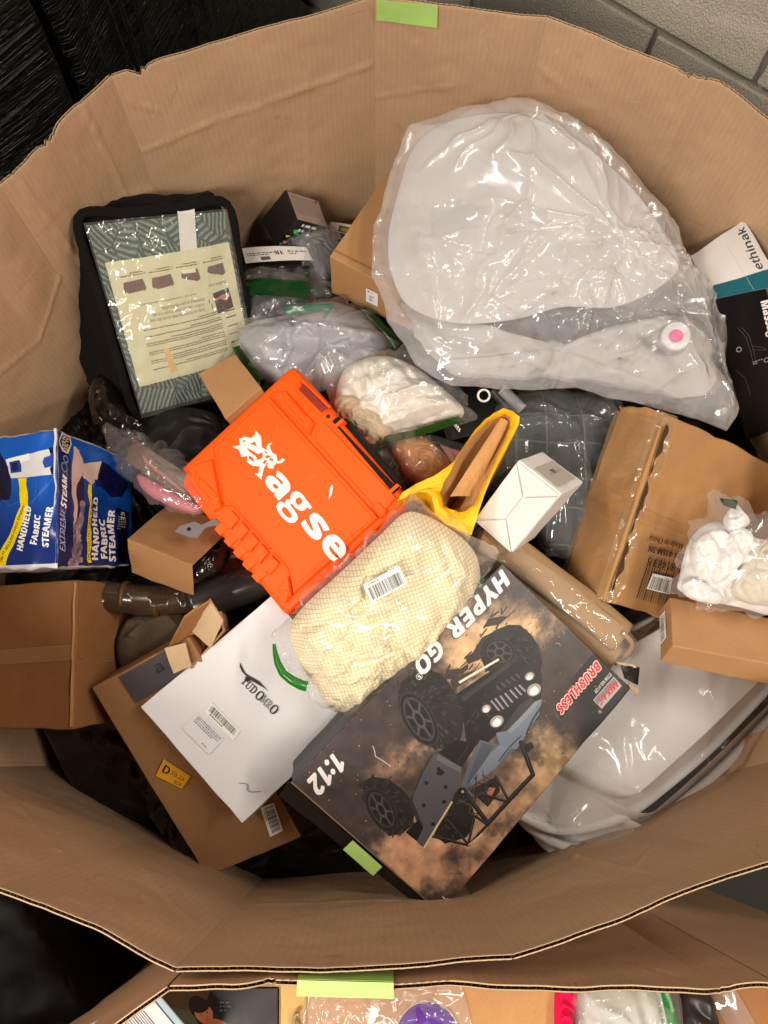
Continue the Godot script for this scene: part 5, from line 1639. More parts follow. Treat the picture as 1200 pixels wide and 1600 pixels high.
func build_steamer() -> void:
	var t := thing("steamer_box", "crushed blue steamer box with white and yellow print at the left", "box")
	var c: Array = BOX.steamer
	var blue := Color(0.02, 0.20, 0.52)
	var w := 900
	var im := canvas(w, w, blue)
	# lighter sheen at the top, navy below
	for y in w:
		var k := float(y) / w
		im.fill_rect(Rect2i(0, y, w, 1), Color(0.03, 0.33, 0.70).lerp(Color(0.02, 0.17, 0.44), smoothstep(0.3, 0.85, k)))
	var S := func(p: Array) -> Array: return p.map(func(a): return [a[0] * w, a[1] * w])
	fillp(im, S.call([[0.017, -0.006], [0.411, 0.12], [0.52, 0.31], [0.514, 0.48], [0.411, 0.482], [0.017, 0.408]]), Color(0.03, 0.09, 0.22))
	fillp(im, S.call([[0.39, 0.30], [0.45, 0.36], [0.48, 0.47], [0.42, 0.47]]), Color(0.05, 0.06, 0.12))
	fillp(im, S.call([[0.455, 0.175], [0.915, 0.135], [0.945, 0.328], [0.52, 0.322]]), Color(0.80, 0.81, 0.82))
	fillp(im, S.call([[0.46, 0.175], [0.70, 0.15], [0.70, 0.20], [0.47, 0.22]]), Color(0.90, 0.91, 0.92))
	fillp(im, S.call([[0.495, 0.20], [0.60, 0.19], [0.625, 0.28], [0.52, 0.285]]), Color(0.10, 0.24, 0.52))
	fillp(im, S.call([[0.52, 0.21], [0.575, 0.205], [0.585, 0.265], [0.53, 0.27]]), Color(0.05, 0.12, 0.32))
	fillp(im, S.call([[0.855, 0.195], [0.945, 0.185], [0.965, 0.27], [0.87, 0.275], [0.845, 0.23]]), Color(0.14, 0.30, 0.66))
	fillp(im, S.call([[0.90, 0.13], [0.99, 0.12], [0.99, 0.18], [0.92, 0.17]]), Color(0.03, 0.08, 0.24))
	fillp(im, S.call([[0.93, 0.28], [0.99, 0.27], [0.99, 0.33], [0.94, 0.325]]), Color(0.03, 0.08, 0.24))
	fillp(im, S.call([[0.584, 0.328], [0.662, 0.328], [0.700, 0.555], [0.455, 0.97], [0.35, 0.97], [0.622, 0.535]]), Color(0.90, 0.80, 0.02))
	var dk := Color(0.03, 0.06, 0.16)
	stamp(im, "The #1 SELLING Fabric Steamer", serif, 25, 0.535 * w, 0.735 * w, -1.045, dk, 0.0, 0.78)
	var wt := Color(0.90, 0.90, 0.90)
	stamp(im, "HANDHELD", bold, 56, 0.655 * w, 0.70 * w, -1.30, wt, 0.0, 0.74, 1.5)
	stamp(im, "FABRIC", bold, 56, 0.775 * w, 0.715 * w, -1.36, wt, 0.0, 0.74, 1.5)
	stamp(im, "STEAMER", bold, 58, 0.893 * w, 0.70 * w, -1.42, wt, 0.0, 0.76, 1.5)
	ell(im, 0.33 * w, 0.66 * w, 40, 40, 0, Color(0.8, 0.75, 0.5))
	ell(im, 0.33 * w, 0.66 * w, 32, 32, 0, Color(0.05, 0.05, 0.06))
	fillp(im, S.call([[0.0, 0.965], [1.0, 0.965], [1.0, 1.0], [0.0, 1.0]]), Color(0.78, 0.78, 0.80))
	# creases where the print is worn to white
	for p in [[[0.70, 0.53], [0.80, 0.47], [0.96, 0.34]], [[0.42, 0.47], [0.52, 0.53], [0.62, 0.5]], [[0.77, 0.36], [0.78, 0.44], [0.74, 0.52]], [[0.86, 0.86], [0.90, 0.74], [0.93, 0.62]]]:
		stroke(im, S.call(p), 2.2, Color(0.35, 0.50, 0.72))
	var h := 900
	var im2 := canvas(w, h, blue)
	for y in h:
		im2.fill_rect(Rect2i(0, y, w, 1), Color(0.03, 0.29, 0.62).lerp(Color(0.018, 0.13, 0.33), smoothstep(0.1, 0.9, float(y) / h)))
	fillp(im2, S.call([[0.0, 0.0], [0.02, 0.0], [0.16, 0.2], [0.17, 0.5], [0.12, 1.0], [0.0, 1.0]]), Color(0.02, 0.10, 0.30))
	fillp(im2, S.call([[0.02, 0.075], [0.055, 0.005], [0.155, 0.01], [0.172, 0.07], [0.13, 0.152], [0.055, 0.148]]), Color(0.78, 0.76, 0.72))
	fillp(im2, S.call([[0.035, 0.075], [0.063, 0.02], [0.145, 0.024], [0.158, 0.07], [0.122, 0.138], [0.064, 0.134]]), Color(0.05, 0.04, 0.05))
	stamp(im2, "SEEN", bold, 34, 0.082 * w, 0.08 * h, -1.5, Color(0.85, 0.80, 0.7), 0.0, 0.9)
	stamp(im2, "ON TV", bold, 26, 0.122 * w, 0.08 * h, -1.5, Color(0.85, 0.80, 0.7), 0.0, 0.9)
	for p in [[0.10, 0.20, 26], [0.075, 0.265, 34]]:
		ell(im2, p[0] * w, p[1] * h, p[2], p[2], 0, Color(0.55, 0.66, 0.82))
		ell(im2, p[0] * w, p[1] * h, p[2] - 6, p[2] - 6, 0, Color(0.02, 0.14, 0.38))
	stroke(im2, S.call([[0.11, 0.27], [0.12, 0.33]]), 5, Color(0.55, 0.66, 0.82))
	stamp(im2, "STEAM", bold, 56, 0.085 * w, 0.44 * h, -1.52, Color(0.94, 0.94, 0.95), 0.28, 0.88, 2.0)
	stamp(im2, "EXTREME", plainfont, 54, 0.065 * w, 0.72 * h, -1.47, Color(0.62, 0.74, 0.90), 0.28, 0.95)
	stroke(im2, S.call([[0.095, 0.60], [0.075, 0.88]]), 4, Color(0.62, 0.74, 0.90))
	var sk := Color(0.74, 0.60, 0.55)
	fillp(im2, S.call([[0.191, 0.09], [0.215, 0.07], [0.26, 0.09], [0.295, 0.15], [0.31, 0.20], [0.302, 0.285], [0.25, 0.36], [0.236, 0.45], [0.230, 0.60], [0.246, 0.82], [0.205, 0.66], [0.178, 0.42], [0.173, 0.22]]), Color(0.78, 0.67, 0.63))
	fillp(im2, S.call([[0.292, 0.288], [0.25, 0.37], [0.238, 0.45], [0.235, 0.60], [0.25, 0.80], [0.312, 0.60], [0.337, 0.40], [0.325, 0.30]]), Color(0.13, 0.10, 0.22))
	fillp(im2, S.call([[0.30, 0.19], [0.54, 0.115], [0.545, 0.25], [0.43, 0.335], [0.37, 0.31], [0.31, 0.295]]), Color(0.79, 0.70, 0.66))
	fillp(im2, S.call([[0.54, 0.115], [0.66, 0.13], [0.93, 0.23], [0.86, 0.36], [0.73, 0.39], [0.60, 0.34], [0.52, 0.31]]), Color(0.03, 0.05, 0.20))
	fillp(im2, S.call([[0.48, 0.28], [0.56, 0.27], [0.58, 0.33], [0.49, 0.335]]), Color(0.08, 0.12, 0.40))
	var rng := RandomNumberGenerator.new()
	rng.seed = 15
	for k in 130:
		var v := rng.randf()
		var x := lerpf(0.30, 0.22, v) + rng.randf_range(-0.09, 0.09) * v
		ell(im2, x * w, lerpf(0.50, 0.99, v) * h, rng.randf_range(6, 26), rng.randf_range(10, 40), rng.randf(), Color(0.72, 0.60, 0.58).lerp(Color(0.36, 0.33, 0.42), rng.randf()))
	fillp(im2, S.call([[0.385, 0.335], [0.425, 0.335], [0.43, 0.965], [0.388, 0.965]]), Color(0.90, 0.80, 0.02))
	stamp(im2, "The #1 SELLING Fabric Steamer", serif, 22, 0.408 * w, 0.70 * h, -PI / 2, dk, 0.0, 0.92)
	stamp(im2, "HANDHELD", bold, 66, 0.485 * w, 0.685 * h, -1.56, Color(0.88, 0.84, 0.82), 0.0, 0.98, 2.5)
	stamp(im2, "FABRIC", bold, 66, 0.595 * w, 0.765 * h, -1.56, Color(0.88, 0.84, 0.82), 0.0, 0.98, 2.5)
	stamp(im2, "STEAMER", bold, 70, 0.70 * w, 0.73 * h, -1.56, Color(0.88, 0.84, 0.82), 0.0, 0.98, 2.5)
	fillp(im2, S.call([[0.77, 0.47], [0.95, 0.50], [0.94, 0.97], [0.77, 0.96]]), Color(0.01, 0.04, 0.12))
	words(im2, 0.79 * w, 0.55 * h, 0.12 * w, 9, 6, Color(0.5, 0.5, 0.5), rng)
	stamp(im2, "15", bold, 50, 0.86 * w, 0.54 * h, -1.5, Color(0.75, 0.7, 0.62))
	obj("carton", hexbox(c, 0.003, 0.006, 43, mat(Color(0.74, 0.73, 0.73), 0.4), {0: printed(im, 0.22), 2: printed(im2, 0.28)}, [], 18, -0.002), null, t)
	var q := quad_of(c, 0)
	var ed := []
	for k in 9: ed.append(on_quad(q, 0.995 + 0.006 * sin(k * 2.3), 0.0 + 0.07 * k, 0.004 + 0.001 * sin(k * 5.0)))
	obj("torn_edge", tube(ed, 0.0022, 6, false, 0.7, true, 0.25), mat(Color(0.80, 0.78, 0.75), 0.7), t)

func build_middle() -> void:
	var rng := RandomNumberGenerator.new()
	rng.seed = 91
	# ---- white quilted clothes in a clear bag
	var ring := [[530, 596, 0.63], [548, 570, 0.64], [600, 556, 0.65], [650, 574, 0.65], [698, 612, 0.65], [724, 638, 0.65], [716, 656, 0.64], [664, 668, 0.63], [622, 684, 0.62], [578, 692, 0.61], [546, 672, 0.61], [526, 632, 0.62]]
	var folds := func(x: float, z: float, r: float) -> float:
		var a := x * 0.82 + z * 0.57
		var b := -x * 0.57 + z * 0.82
		var ww := wav.get_noise_2d(a * 18.0, b * 18.0) * 0.010
		var s := b + ww + a * 0.25
		return 0.020 * (absf(fposmod(s / 0.034, 1.0) - 0.5) * 2.0) * smoothstep(-0.06, 0.05, -s * 1.0 + 0.02) + 0.003 * sin((a + ww) * 300.0) * smoothstep(0.0, 0.03, s)
	var quilt := canvas(256, 256, Color(0.5, 0.5, 0.5))
	for y in 256:
		for x in 256:
			var k := 0.5 + 0.25 * (absf(sin(TAU * (x + y) / 64.0)) + absf(sin(TAU * (x - y) / 64.0)) - 1.0)
			quilt.set_pixel(x, y, Color(k, k, k))
	var qm := cloth(Color(0.85, 0.83, 0.79), tex(quilt), 0.05, 9.0)
	bag(ring, 0.64, 0.036, 0.05, {"amp": 0.010, "freq": 10.0, "soft": 1.0, "seed": 41, "lines": crease_lines(0.08, 26, 32, 0.005), "fold": folds, "m": 140, "k": 60}, qm, "quilted_clothes", "folded cream white quilted clothes in a clear bag below the big bag", "clothes")
	var beige := [[524, 622, 0.645], [560, 622, 0.66], [590, 650, 0.66], [612, 672, 0.65], [600, 692, 0.635], [566, 694, 0.63], [536, 672, 0.63]]
	bag(beige, 0.65, 0.024, 0.03, {"amp": 0.012, "freq": 30.0, "soft": 0.3, "seed": 43, "amp2": 0.005, "freq2": 70.0}, cloth(Color(0.74, 0.66, 0.54), M.grainy, 0.05, 14.0), "beige_garment", "scrunched beige knit garment beside the white quilted clothes", "garment")
	var outer := [[514, 560, 0.645], [560, 548, 0.65], [604, 542, 0.655], [660, 552, 0.66], [706, 600, 0.66], [742, 654, 0.65], [690, 664, 0.645], [636, 690, 0.635], [580, 702, 0.625], [542, 690, 0.62], [518, 650, 0.63], [506, 600, 0.64]]
	bag(outer, 0.645, 0.060, 0.03, {"amp": 0.006, "freq": 9.0, "lines": crease_lines(0.11, 30, 6), "seed": 44, "rag": 0.010, "m": 190, "k": 60}, M.clear, "clear_bag", "clear bag round the folded white quilted clothes", "plastic bag", "clear bags of clothes")
	var gt := mat(Color(0.045, 0.25, 0.08), 0.22)
	obj_tag(sheet([at(566, 690, 0.645), at(716, 650, 0.665), at(572, 700, 0.635), at(724, 658, 0.655)], 0.0005, 0.005, 5, gt, 18, false, 0.004), "green_strip", "dark green tape strip along the lower edge of the quilted clothes bag", "tape strip")
	# ---- black box with small white letters
	var t := thing("black_box", "flat black box with small white letters left of the yellow mailer", "box")
	var c8 := []
	for k in 8:
		var p: Array = [[668, 604], [800, 596], [668, 604], [800, 596], [700, 690], [786, 668], [700, 690], [786, 668]][k]
		c8.append(at(p[0], p[1], 0.625 if k & 2 else 0.585))
	obj("carton", hexbox(c8, 0.002, 0.001, 51, mat(Color(0.045, 0.042, 0.045), 0.4)), null, t)
	var q := quad_of(c8, 0)
	var d1 := (unproject_on(q, 722, 676, 0) - unproject_on(q, 709, 660, 0))
	var d2 := (unproject_on(q, 700, 676, 0) - unproject_on(q, 709, 660, 0))
	lettering("nts", bold, 0.0065, unproject_on(q, 715, 668, 0.0015), d1, d2, M.ink_white, t)
	# grey ledge, pink card, white pipe
	t = thing("grey_case", "slim dark grey case lying under the black box", "case")
	for k in 8:
		var p: Array = [[668, 676], [726, 694], [668, 676], [726, 694], [672, 690], [724, 706], [672, 690], [724, 706]][k]
		c8[k] = at(p[0], p[1], 0.628 if k & 2 else 0.61)
	obj("shell", hexbox(c8, 0.003, 0.0005, 52, mat(Color(0.13, 0.13, 0.135), 0.4)), null, t)
	t = thing("pink_card", "pale pink card corner showing between amber pouch and yellow mailer", "card")
	obj("card_sheet", sheet([at(684, 690, 0.622), at(722, 704, 0.622), at(706, 724, 0.615), at(722, 716, 0.615)], 0.002, 0.001, 3, mat(Color(0.72, 0.50, 0.50), 0.6), 6), null, t)
	t = thing("white_pipe", "short white and grey pipe end beside the black box", "pipe")
	obj("pipe", tube([at(784, 608, 0.640), at(816, 640, 0.632)], 0.0085, 16, false, 1.0, false), mat(Color(0.68, 0.68, 0.70), 0.4), t)
	obj("pipe_sleeve", tube([at(770, 610, 0.633), at(804, 646, 0.626)], 0.008, 16, false, 1.0, false), mat(Color(0.22, 0.22, 0.24), 0.35), t)
	# ---- amber pouch and murky film
	bag([[612, 696], [640, 684], [668, 686], [700, 718], [694, 738], [668, 756], [640, 748], [622, 724]], 0.615, 0.022, 0.02, {"amp": 0.006, "freq": 30.0, "seed": 53}, mat(Color(0.68, 0.43, 0.12), 0.4), "amber_pouch", "amber brown pouch in clear film above the orange case's corner", "pouch")
	bag([[606, 694], [640, 678], [672, 682], [708, 718], [698, 744], [666, 762], [634, 752], [614, 726]], 0.618, 0.028, 0.02, {"amp": 0.008, "freq": 24.0, "seed": 54, "rag": 0.006}, M.clear, "clear_wrap", "clear film wrapped round the amber brown pouch", "plastic film")
	bag([[572, 690], [604, 694], [632, 730], [630, 756], [604, 752], [578, 716]], 0.60, 0.016, 0.02, {"amp": 0.008, "freq": 22.0, "seed": 55}, mat(Color(0.33, 0.31, 0.27), 0.45), "grey_pouch", "murky grey plastic pouch beside the orange case's black handle", "pouch")
	# ---- plaid cloth in film
	var pl := canvas(256, 256, Color(0.075, 0.10, 0.105))
	for y in 256:
		for x in 256:
			var c := Color(0.13, 0.165, 0.17)
			if (x / 40) % 2 == 0: c = c.lerp(Color(0.30, 0.34, 0.33), 0.35)
			if (y / 40) % 2 == 0: c = c.lerp(Color(0.24, 0.29, 0.28), 0.35)
			if x % 80 > 74 or y % 80 > 75: c = Color(0.36, 0.38, 0.33)
			if y % 2 == x % 2: c = c * 0.86
			pl.set_pixel(x, y, c)
	var pm := cloth(Color.WHITE, M.grainy, 0.03, 1.0)
	pm.albedo_texture = tex(pl)
	pm.uv1_scale = Vector3.ONE * 7.0
	var pr := [[752, 668], [790, 628], [846, 612], [920, 622], [968, 646], [946, 720], [922, 790], [900, 850], [850, 850], [800, 760], [750, 760]]
	bag(pr, 0.60, 0.045, 0.05, {"amp": 0.016, "freq": 9.0, "soft": 1.0, "seed": 57, "m": 120, "k": 36}, pm, "plaid_cloth", "dark green plaid cloth folded in clear film, left of the taped box", "cloth")
	bag(pr, 0.604, 0.056, 0.05, {"amp": 0.007, "freq": 9.0, "lines": crease_lines(0.13, 44, 7, 0.004), "grow": 1.06, "seed": 58, "rag": 0.010, "m": 200, "k": 66}, M.clear, "clear_bag", "clear crinkled bag round the dark green plaid cloth", "plastic bag", "clear bags of clothes")
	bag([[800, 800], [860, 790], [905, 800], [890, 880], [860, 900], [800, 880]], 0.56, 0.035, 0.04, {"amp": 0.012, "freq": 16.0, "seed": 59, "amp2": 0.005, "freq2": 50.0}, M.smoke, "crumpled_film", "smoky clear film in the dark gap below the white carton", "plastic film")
	build_mailer()
	build_cream()
	# ---- pink brush in a printed pouch
	t = thing("pink_brush", "pink oblong hair brush inside a printed clear pouch, left of the orange case", "brush")
	obj("brush_body", pillow(loop_at([[214, 742], [236, 746], [280, 770], [312, 790], [318, 800], [296, 802], [250, 784], [222, 764]], 0.600), 0.012, 0.012, {"m": 60, "k": 16}), mat(Color(0.72, 0.42, 0.46), 0.45), t)
	var wd := canvas(512, 200, Color(0.36, 0.28, 0.24))
	for k in 9: words(wd, 20 + rng.randf() * 20, 14 + k * 20, 460, 6, 1, Color(0.50, 0.38, 0.34), rng)
	fillp(wd, [[110, 70], [170, 96], [300, 110], [460, 150], [460, 172], [280, 140], [150, 120]], Color(0.62, 0.40, 0.40))
	var ws := sheet([at(208, 684, 0.624), at(306, 748, 0.622), at(196, 720, 0.615), at(300, 784, 0.612)], 0.0006, 0.004, 4, printed(wd, 0.4), 14, false, 0.010)
	obj("printed_panel", ws, null, t)
	bag([[163, 668], [188, 668], [240, 686], [300, 726], [322, 768], [326, 800], [306, 806], [250, 792], [206, 756], [172, 716]], 0.612, 0.030, 0.02, {"amp": 0.006, "freq": 12.0, "lines": crease_lines(0.09, 24, 10), "seed": 61, "rag": 0.008, "m": 150, "k": 46}, film(0.12, 0.1, 0.8, Color(0.62, 0.60, 0.60), 4.0), "clear_pouch", "clear crinkled pouch holding the pink brush", "plastic bag")
	# grey tag with a hole
	t = thing("hang_tag", "grey plastic tag with a round hole on the open kraft box", "tag")
	var o := at(300, 826, 0.628)
	var ex := (at(340, 816, 0.628) - o).normalized()
	var ey := (at(306, 850, 0.628) - o).normalized()
	obj("tag_sheet", plate(o, ex, ey, [[-0.024, -0.002], [-0.014, -0.008], [0.006, -0.009], [0.014, -0.002], [0.034, -0.006], [0.04, 0.004], [0.018, 0.004], [0.004, 0.016], [-0.006, 0.012]], 0.0, 0.0012, 0.0003), mat(Color(0.45, 0.41, 0.42), 0.5), t)
	obj("tag_hole", plate(o, ex, ey, disc(0.0028, -0.004, 0.0, 14), 0.001, 0.0015, 0.0), M.black_plastic, t)
	# ---- wrapped dark rolls
	t = thing("wrapped_roll", "long roll wrapped in dark shiny film below the open kraft box", "roll")
	obj("roll", tube([at(150, 930, 0.52), at(240, 938, 0.525), at(340, 925, 0.53)], 0.024, 20), film(0.9, 0.2, 1.0, Color(0.26, 0.20, 0.15), 3.0), t)
	for p in [[196, 934], [248, 940]]:
		var a := at(p[0], p[1], 0.523)
		obj("tape_band", tube([a - Vector3(0.004, 0, 0), a + Vector3(0.004, 0, 0)], 0.0248, 20, false, 1.0, false), mat(Color(0.38, 0.27, 0.17), 0.35), t)
	var tubemat := mat(Color(0.30, 0.285, 0.28), 0.24)
	tubemat.metallic = 0.7
	t = thing("glossy_tube", "glossy dark smoky tube between open box and orange case", "tube")
	obj("tube_body", tube([at(300, 946, 0.545), at(380, 915, 0.55), at(450, 892, 0.545)], 0.028, 28), tubemat, t)
	# ---- dull cloth beneath
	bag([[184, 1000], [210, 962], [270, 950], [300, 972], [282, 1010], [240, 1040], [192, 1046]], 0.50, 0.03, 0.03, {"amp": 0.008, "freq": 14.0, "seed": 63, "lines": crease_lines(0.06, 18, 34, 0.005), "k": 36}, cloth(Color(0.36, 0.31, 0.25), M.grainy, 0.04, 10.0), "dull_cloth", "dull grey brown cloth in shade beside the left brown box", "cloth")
	# ---- tan padded roll under the toy car box
	var tan := cloth(Color(0.62, 0.50, 0.36), M.grainy, 0.02, 8.0, 0.5)
	t = thing("tan_bolster", "tan satin padded roll lying along the toy car box's upper right edge", "bolster")
	obj("padded_roll", tube([at(752, 836, 0.665), at(800, 862, 0.66), at(860, 908, 0.655), at(920, 952, 0.648), at(972, 996, 0.64)], 0.0235, 18, false, 0.5), tan, t)
	obj("padded_roll", tube([at(742, 858, 0.648), at(800, 900, 0.644), at(860, 948, 0.638), at(920, 994, 0.63), at(962, 1026, 0.622)], 0.0225, 18, false, 0.5), tan, t)
	obj("end_seam", tube([at(972, 988, 0.655), at(988, 1006, 0.645), at(978, 1024, 0.63), at(960, 1036, 0.615)], 0.0035, 8), tan, t)
	obj("clear_wrap", pillow(loop_at([[736, 842], [760, 822], [810, 856], [880, 906], [950, 962], [992, 1000], [992, 1018], [968, 1044], [900, 990], [820, 930], [752, 876]], 0.645), 0.034, 0.02, {"amp": 0.004, "freq": 14.0, "stretch": 3.0, "seed": 65, "pw": 4.0, "m": 130, "k": 30}), M.clear_flat, t)

func build_mailer() -> void:
	var t := thing("padded_mailer", "torn open yellow padded mailer standing right of the orange case", "mailer")
	# lip outline from the top round the right side: outer edge and inner edge, with heights
	var outer := [[787, 638, 0.760], [800, 642, 0.764], [812, 651, 0.762], [811, 663, 0.758], [798, 688, 0.752], [784, 714, 0.748], [770, 742, 0.744], [758, 770, 0.738], [748, 800, 0.728], [737, 836, 0.712], [716, 828, 0.716], [696, 818, 0.722], [680, 802, 0.728], [675, 776, 0.735], [668, 770, 0.732], [652, 768, 0.726], [634, 778, 0.716], [621, 783, 0.712], [628, 770, 0.718], [650, 756, 0.726], [676, 745, 0.734], [700, 734, 0.740], [714, 714, 0.746], [727, 694, 0.750], [742, 672, 0.754], [758, 656, 0.757], [772, 645, 0.759]]
	var inner := [[788, 648, 0.752], [794, 650, 0.752], [798, 655, 0.75], [797, 666, 0.748], [788, 690, 0.744], [776, 714, 0.74], [764, 740, 0.736], [752, 764, 0.73], [742, 788, 0.724], [728, 798, 0.718], [716, 800, 0.718], [704, 796, 0.72], [694, 790, 0.724], [690, 778, 0.728], [688, 770, 0.729], [690, 764, 0.73], [692, 758, 0.731], [694, 752, 0.732], [698, 746, 0.734], [702, 740, 0.736], [708, 728, 0.74], [714, 716, 0.742], [722, 702, 0.744], [732, 690, 0.746], [746, 674, 0.748], [762, 660, 0.75], [776, 652, 0.751]]
	var n := outer.size()
	var A := loop_at(outer, 0.74)
	var B := loop_at(inner, 0.74)
	var yel := mat(Color(0.98, 0.73, 0.05), 0.5)
	yel.heightmap_enabled = true
	yel.heightmap_texture = M.grainy
	yel.heightmap_scale = 0.12
	yel.uv1_scale = Vector3.ONE * 8.0
	var tan := kraft(Color(0.80, 0.60, 0.38), 0.008)
	var mid := Vector3.ZERO
	for p in B: mid += p / n
	var lo := Vector3(mid.x, mid.y - 0.11, mid.z)
	var lip := func(s: float, v: float) -> Vector3:
		var f := s * n
		var i := int(floor(f)) % n
		var a: Vector3 = A[i].lerp(A[(i + 1) % n], f - floor(f))
		var b: Vector3 = B[i].lerp(B[(i + 1) % n], f - floor(f))
		var p := a.lerp(b, v)
		return p + Vector3.UP * (0.005 * sin(PI * v) + wav.get_noise_2d(p.x * 60.0, p.z * 60.0) * 0.004)
	obj("yellow_lip", grid_mesh(n * 5, 8, lip, Vector2(0.5, 0.03)), yel, t)
	var skin := func(s: float, v: float) -> Vector3:
		var f := s * n
		var i := int(floor(f)) % n
		var a: Vector3 = A[i].lerp(A[(i + 1) % n], f - floor(f))
		var b: Vector3 = B[i].lerp(B[(i + 1) % n], f - floor(f))
		var out := (a - b) * 0.25
		var foot := Vector3(lerpf(a.x, mid.x, 0.10), a.y - 0.16, lerpf(a.z, mid.z, 0.10)) + out * 0.0
		return a.lerp(foot, v) + Vector3.UP * wav.get_noise_2d(a.x * 50.0, v * 4.0) * 0.003 * (1.0 if v > 0.0 else 0.0)
	obj("yellow_skin", grid_mesh(n * 4, 10, skin, Vector2(0.5, 0.16)), yel, t)
	var ax := (at(790, 650, 0.7) - at(700, 790, 0.7)).normalized()
	var pocket := func(s: float, v: float) -> Vector3:
		var f := s * n
		var i := int(floor(f)) % n
		var b: Vector3 = B[i].lerp(B[(i + 1) % n], f - floor(f))
		var along := (b - mid).dot(ax)
		var line := mid + ax * along * 0.82 + Vector3(0, -0.075, 0)
		var p := b.lerp(line, pow(v, 0.8))
		p += Vector3(0, 0.006, 0) * sin(v * 9.0 + along * 40.0) * (1.0 - v) * v * 4.0
		return p
	obj("kraft_lining", grid_mesh(n * 4, 14, pocket, Vector2(0.4, 0.08)), tan, t)
	var f1 := [at(782, 653, 0.748), at(794, 660, 0.747), at(703, 776, 0.722), at(740, 776, 0.712)]
	obj("lining_flap", sheet(f1, 0.0006, 0.008, 6, tan, 18, true, 0.004), null, t, "loose kraft flap of the mailer's lining")

func build_cream() -> void:
	# ---- cream waffle cloth in a clear bag
	var w := 256
	var im := canvas(w, w, Color.WHITE)
	var hm := canvas(w, w, Color.WHITE)
	for y in w:
		for x in w:
			var gx := absf(fposmod(x / 32.0, 1.0) - 0.5) * 2.0
			var gy := absf(fposmod(y / 32.0, 1.0) - 0.5) * 2.0
			var g := maxf(smoothstep(0.70, 0.98, gx), smoothstep(0.70, 0.98, gy))
			var h := 0.2 + 0.8 * (1.0 - g)
			hm.set_pixel(x, y, Color(h, h, h))
			im.set_pixel(x, y, Color(0.965, 0.905, 0.745).lerp(Color(0.74, 0.69, 0.54), g * 0.5))
	var cm := cloth(Color.WHITE, tex(hm), 0.09, 1.0, 0.4)
	cm.albedo_texture = tex(im)
	cm.uv1_scale = Vector3.ONE * 27.0
	var ring := [[452, 985, 0.662], [472, 950, 0.672], [520, 905, 0.70], [560, 868, 0.715], [600, 830, 0.725], [636, 800, 0.728], [680, 812, 0.72], [728, 846, 0.705], [748, 880, 0.695], [744, 920, 0.68], [690, 990, 0.655], [640, 1040, 0.645], [590, 1080, 0.635], [548, 1112, 0.625], [516, 1102, 0.628], [490, 1070, 0.635], [466, 1030, 0.645]]
	var fold := func(x: float, z: float, r: float) -> float:
		# v runs along the bundle to the upper right, u across it; layers that lap over each other
		var u := x * 0.72 - z * 0.69
		var v := x * 0.69 + z * 0.72
		var w1 := wav.get_noise_2d(u * 13.0, v * 13.0) * 0.022
		var w2 := wav.get_noise_2d(u * 11.0 + 7.0, v * 11.0) * 0.026
		var low := smoothstep(0.01, -0.04, v + w1)
		var h := 0.013 * smoothstep(-0.003, 0.004, v + w1 + 0.015 + u * 0.35)
		h += 0.010 * smoothstep(-0.003, 0.004, v + w2 + 0.085 - u * 0.5)
		h += 0.010 * smoothstep(-0.003, 0.003, u + w2 - 0.012) * low
		h -= 0.009 * smoothstep(-0.003, 0.003, u + w1 * 1.4 - 0.055) * smoothstep(0.05, -0.02, v)
		h += 0.009 * smoothstep(-0.003, 0.003, -u + w2 - 0.045)
		h += 0.010 * smoothstep(0.012, 0.0, absf(u + w1 - 0.075 + v * 0.2))
		return h + wav.get_noise_2d(u * 34.0, v * 20.0) * 0.010 * low
	bag(ring, 0.68, 0.042, 0.04, {"amp": 0.007, "freq": 16.0, "soft": 1.0, "seed": 71, "lines": crease_lines(0.14, 40, 33, 0.006), "fold": fold, "m": 190, "k": 70, "turn": 0.35}, cm, "waffle_cloth", "folded cream yellow waffle cloth in a clear bag, middle of the bin", "cloth")
	var ring2 := [[430, 1010, 0.650], [440, 970, 0.665], [500, 908, 0.700], [548, 862, 0.718], [592, 820, 0.735], [622, 788, 0.742], [650, 774, 0.742], [690, 800, 0.730], [740, 836, 0.712], [776, 868, 0.700], [762, 896, 0.692], [742, 926, 0.678], [690, 992, 0.655], [640, 1042, 0.645], [590, 1084, 0.636], [548, 1120, 0.627], [512, 1110, 0.628], [480, 1078, 0.635], [446, 1050, 0.640]]
	var cb := bag(ring2, 0.684, 0.074, 0.03, {"amp": 0.006, "freq": 8.0, "lines": crease_lines(0.17, 40, 9), "seed": 72, "rag": 0.009, "m": 240, "k": 80}, M.clear, "clear_bag", "clear bag with a barcode sticker round the cream waffle cloth", "plastic bag", "clear bags of clothes")
	var lb := [at(568, 914, 0.768), at(624, 884, 0.774), at(580, 942, 0.764), at(636, 912, 0.770)]
	var ln: Vector3 = (lb[2] - lb[0]).cross(lb[1] - lb[0]).normalized()
	obj("barcode_sticker", sheet(lb, 0.0004, 0.0006, 5, printed(label_up(), 0.4), 8, false, 0.002), null, cb, "white barcode sticker")
	# green tape at its left end
	var gp := [[428, 1006, 0.672, 5.0], [430, 1020, 0.673, 8.0], [434, 1036, 0.674, 11.0], [442, 1052, 0.674, 13.0], [456, 1063, 0.672, 15.0], [470, 1070, 0.669, 16.0], [480, 1073, 0.666, 16.0]]
	var rib := func(s: float, v: float) -> Vector3:
		var f := s * 5.999
		var i := int(f)
		var a: Array = gp[i]
		var b: Array = gp[i + 1]
		var k := f - i
		var d := Vector2(b[0] - a[0], b[1] - a[1]).normalized().orthogonal() * lerpf(a[3], b[3], k) * (v - 0.5)
		return at(lerpf(a[0], b[0], k) + d.x, lerpf(a[1], b[1], k) + d.y, lerpf(a[2], b[2], k) + 0.004 * sin(PI * v))
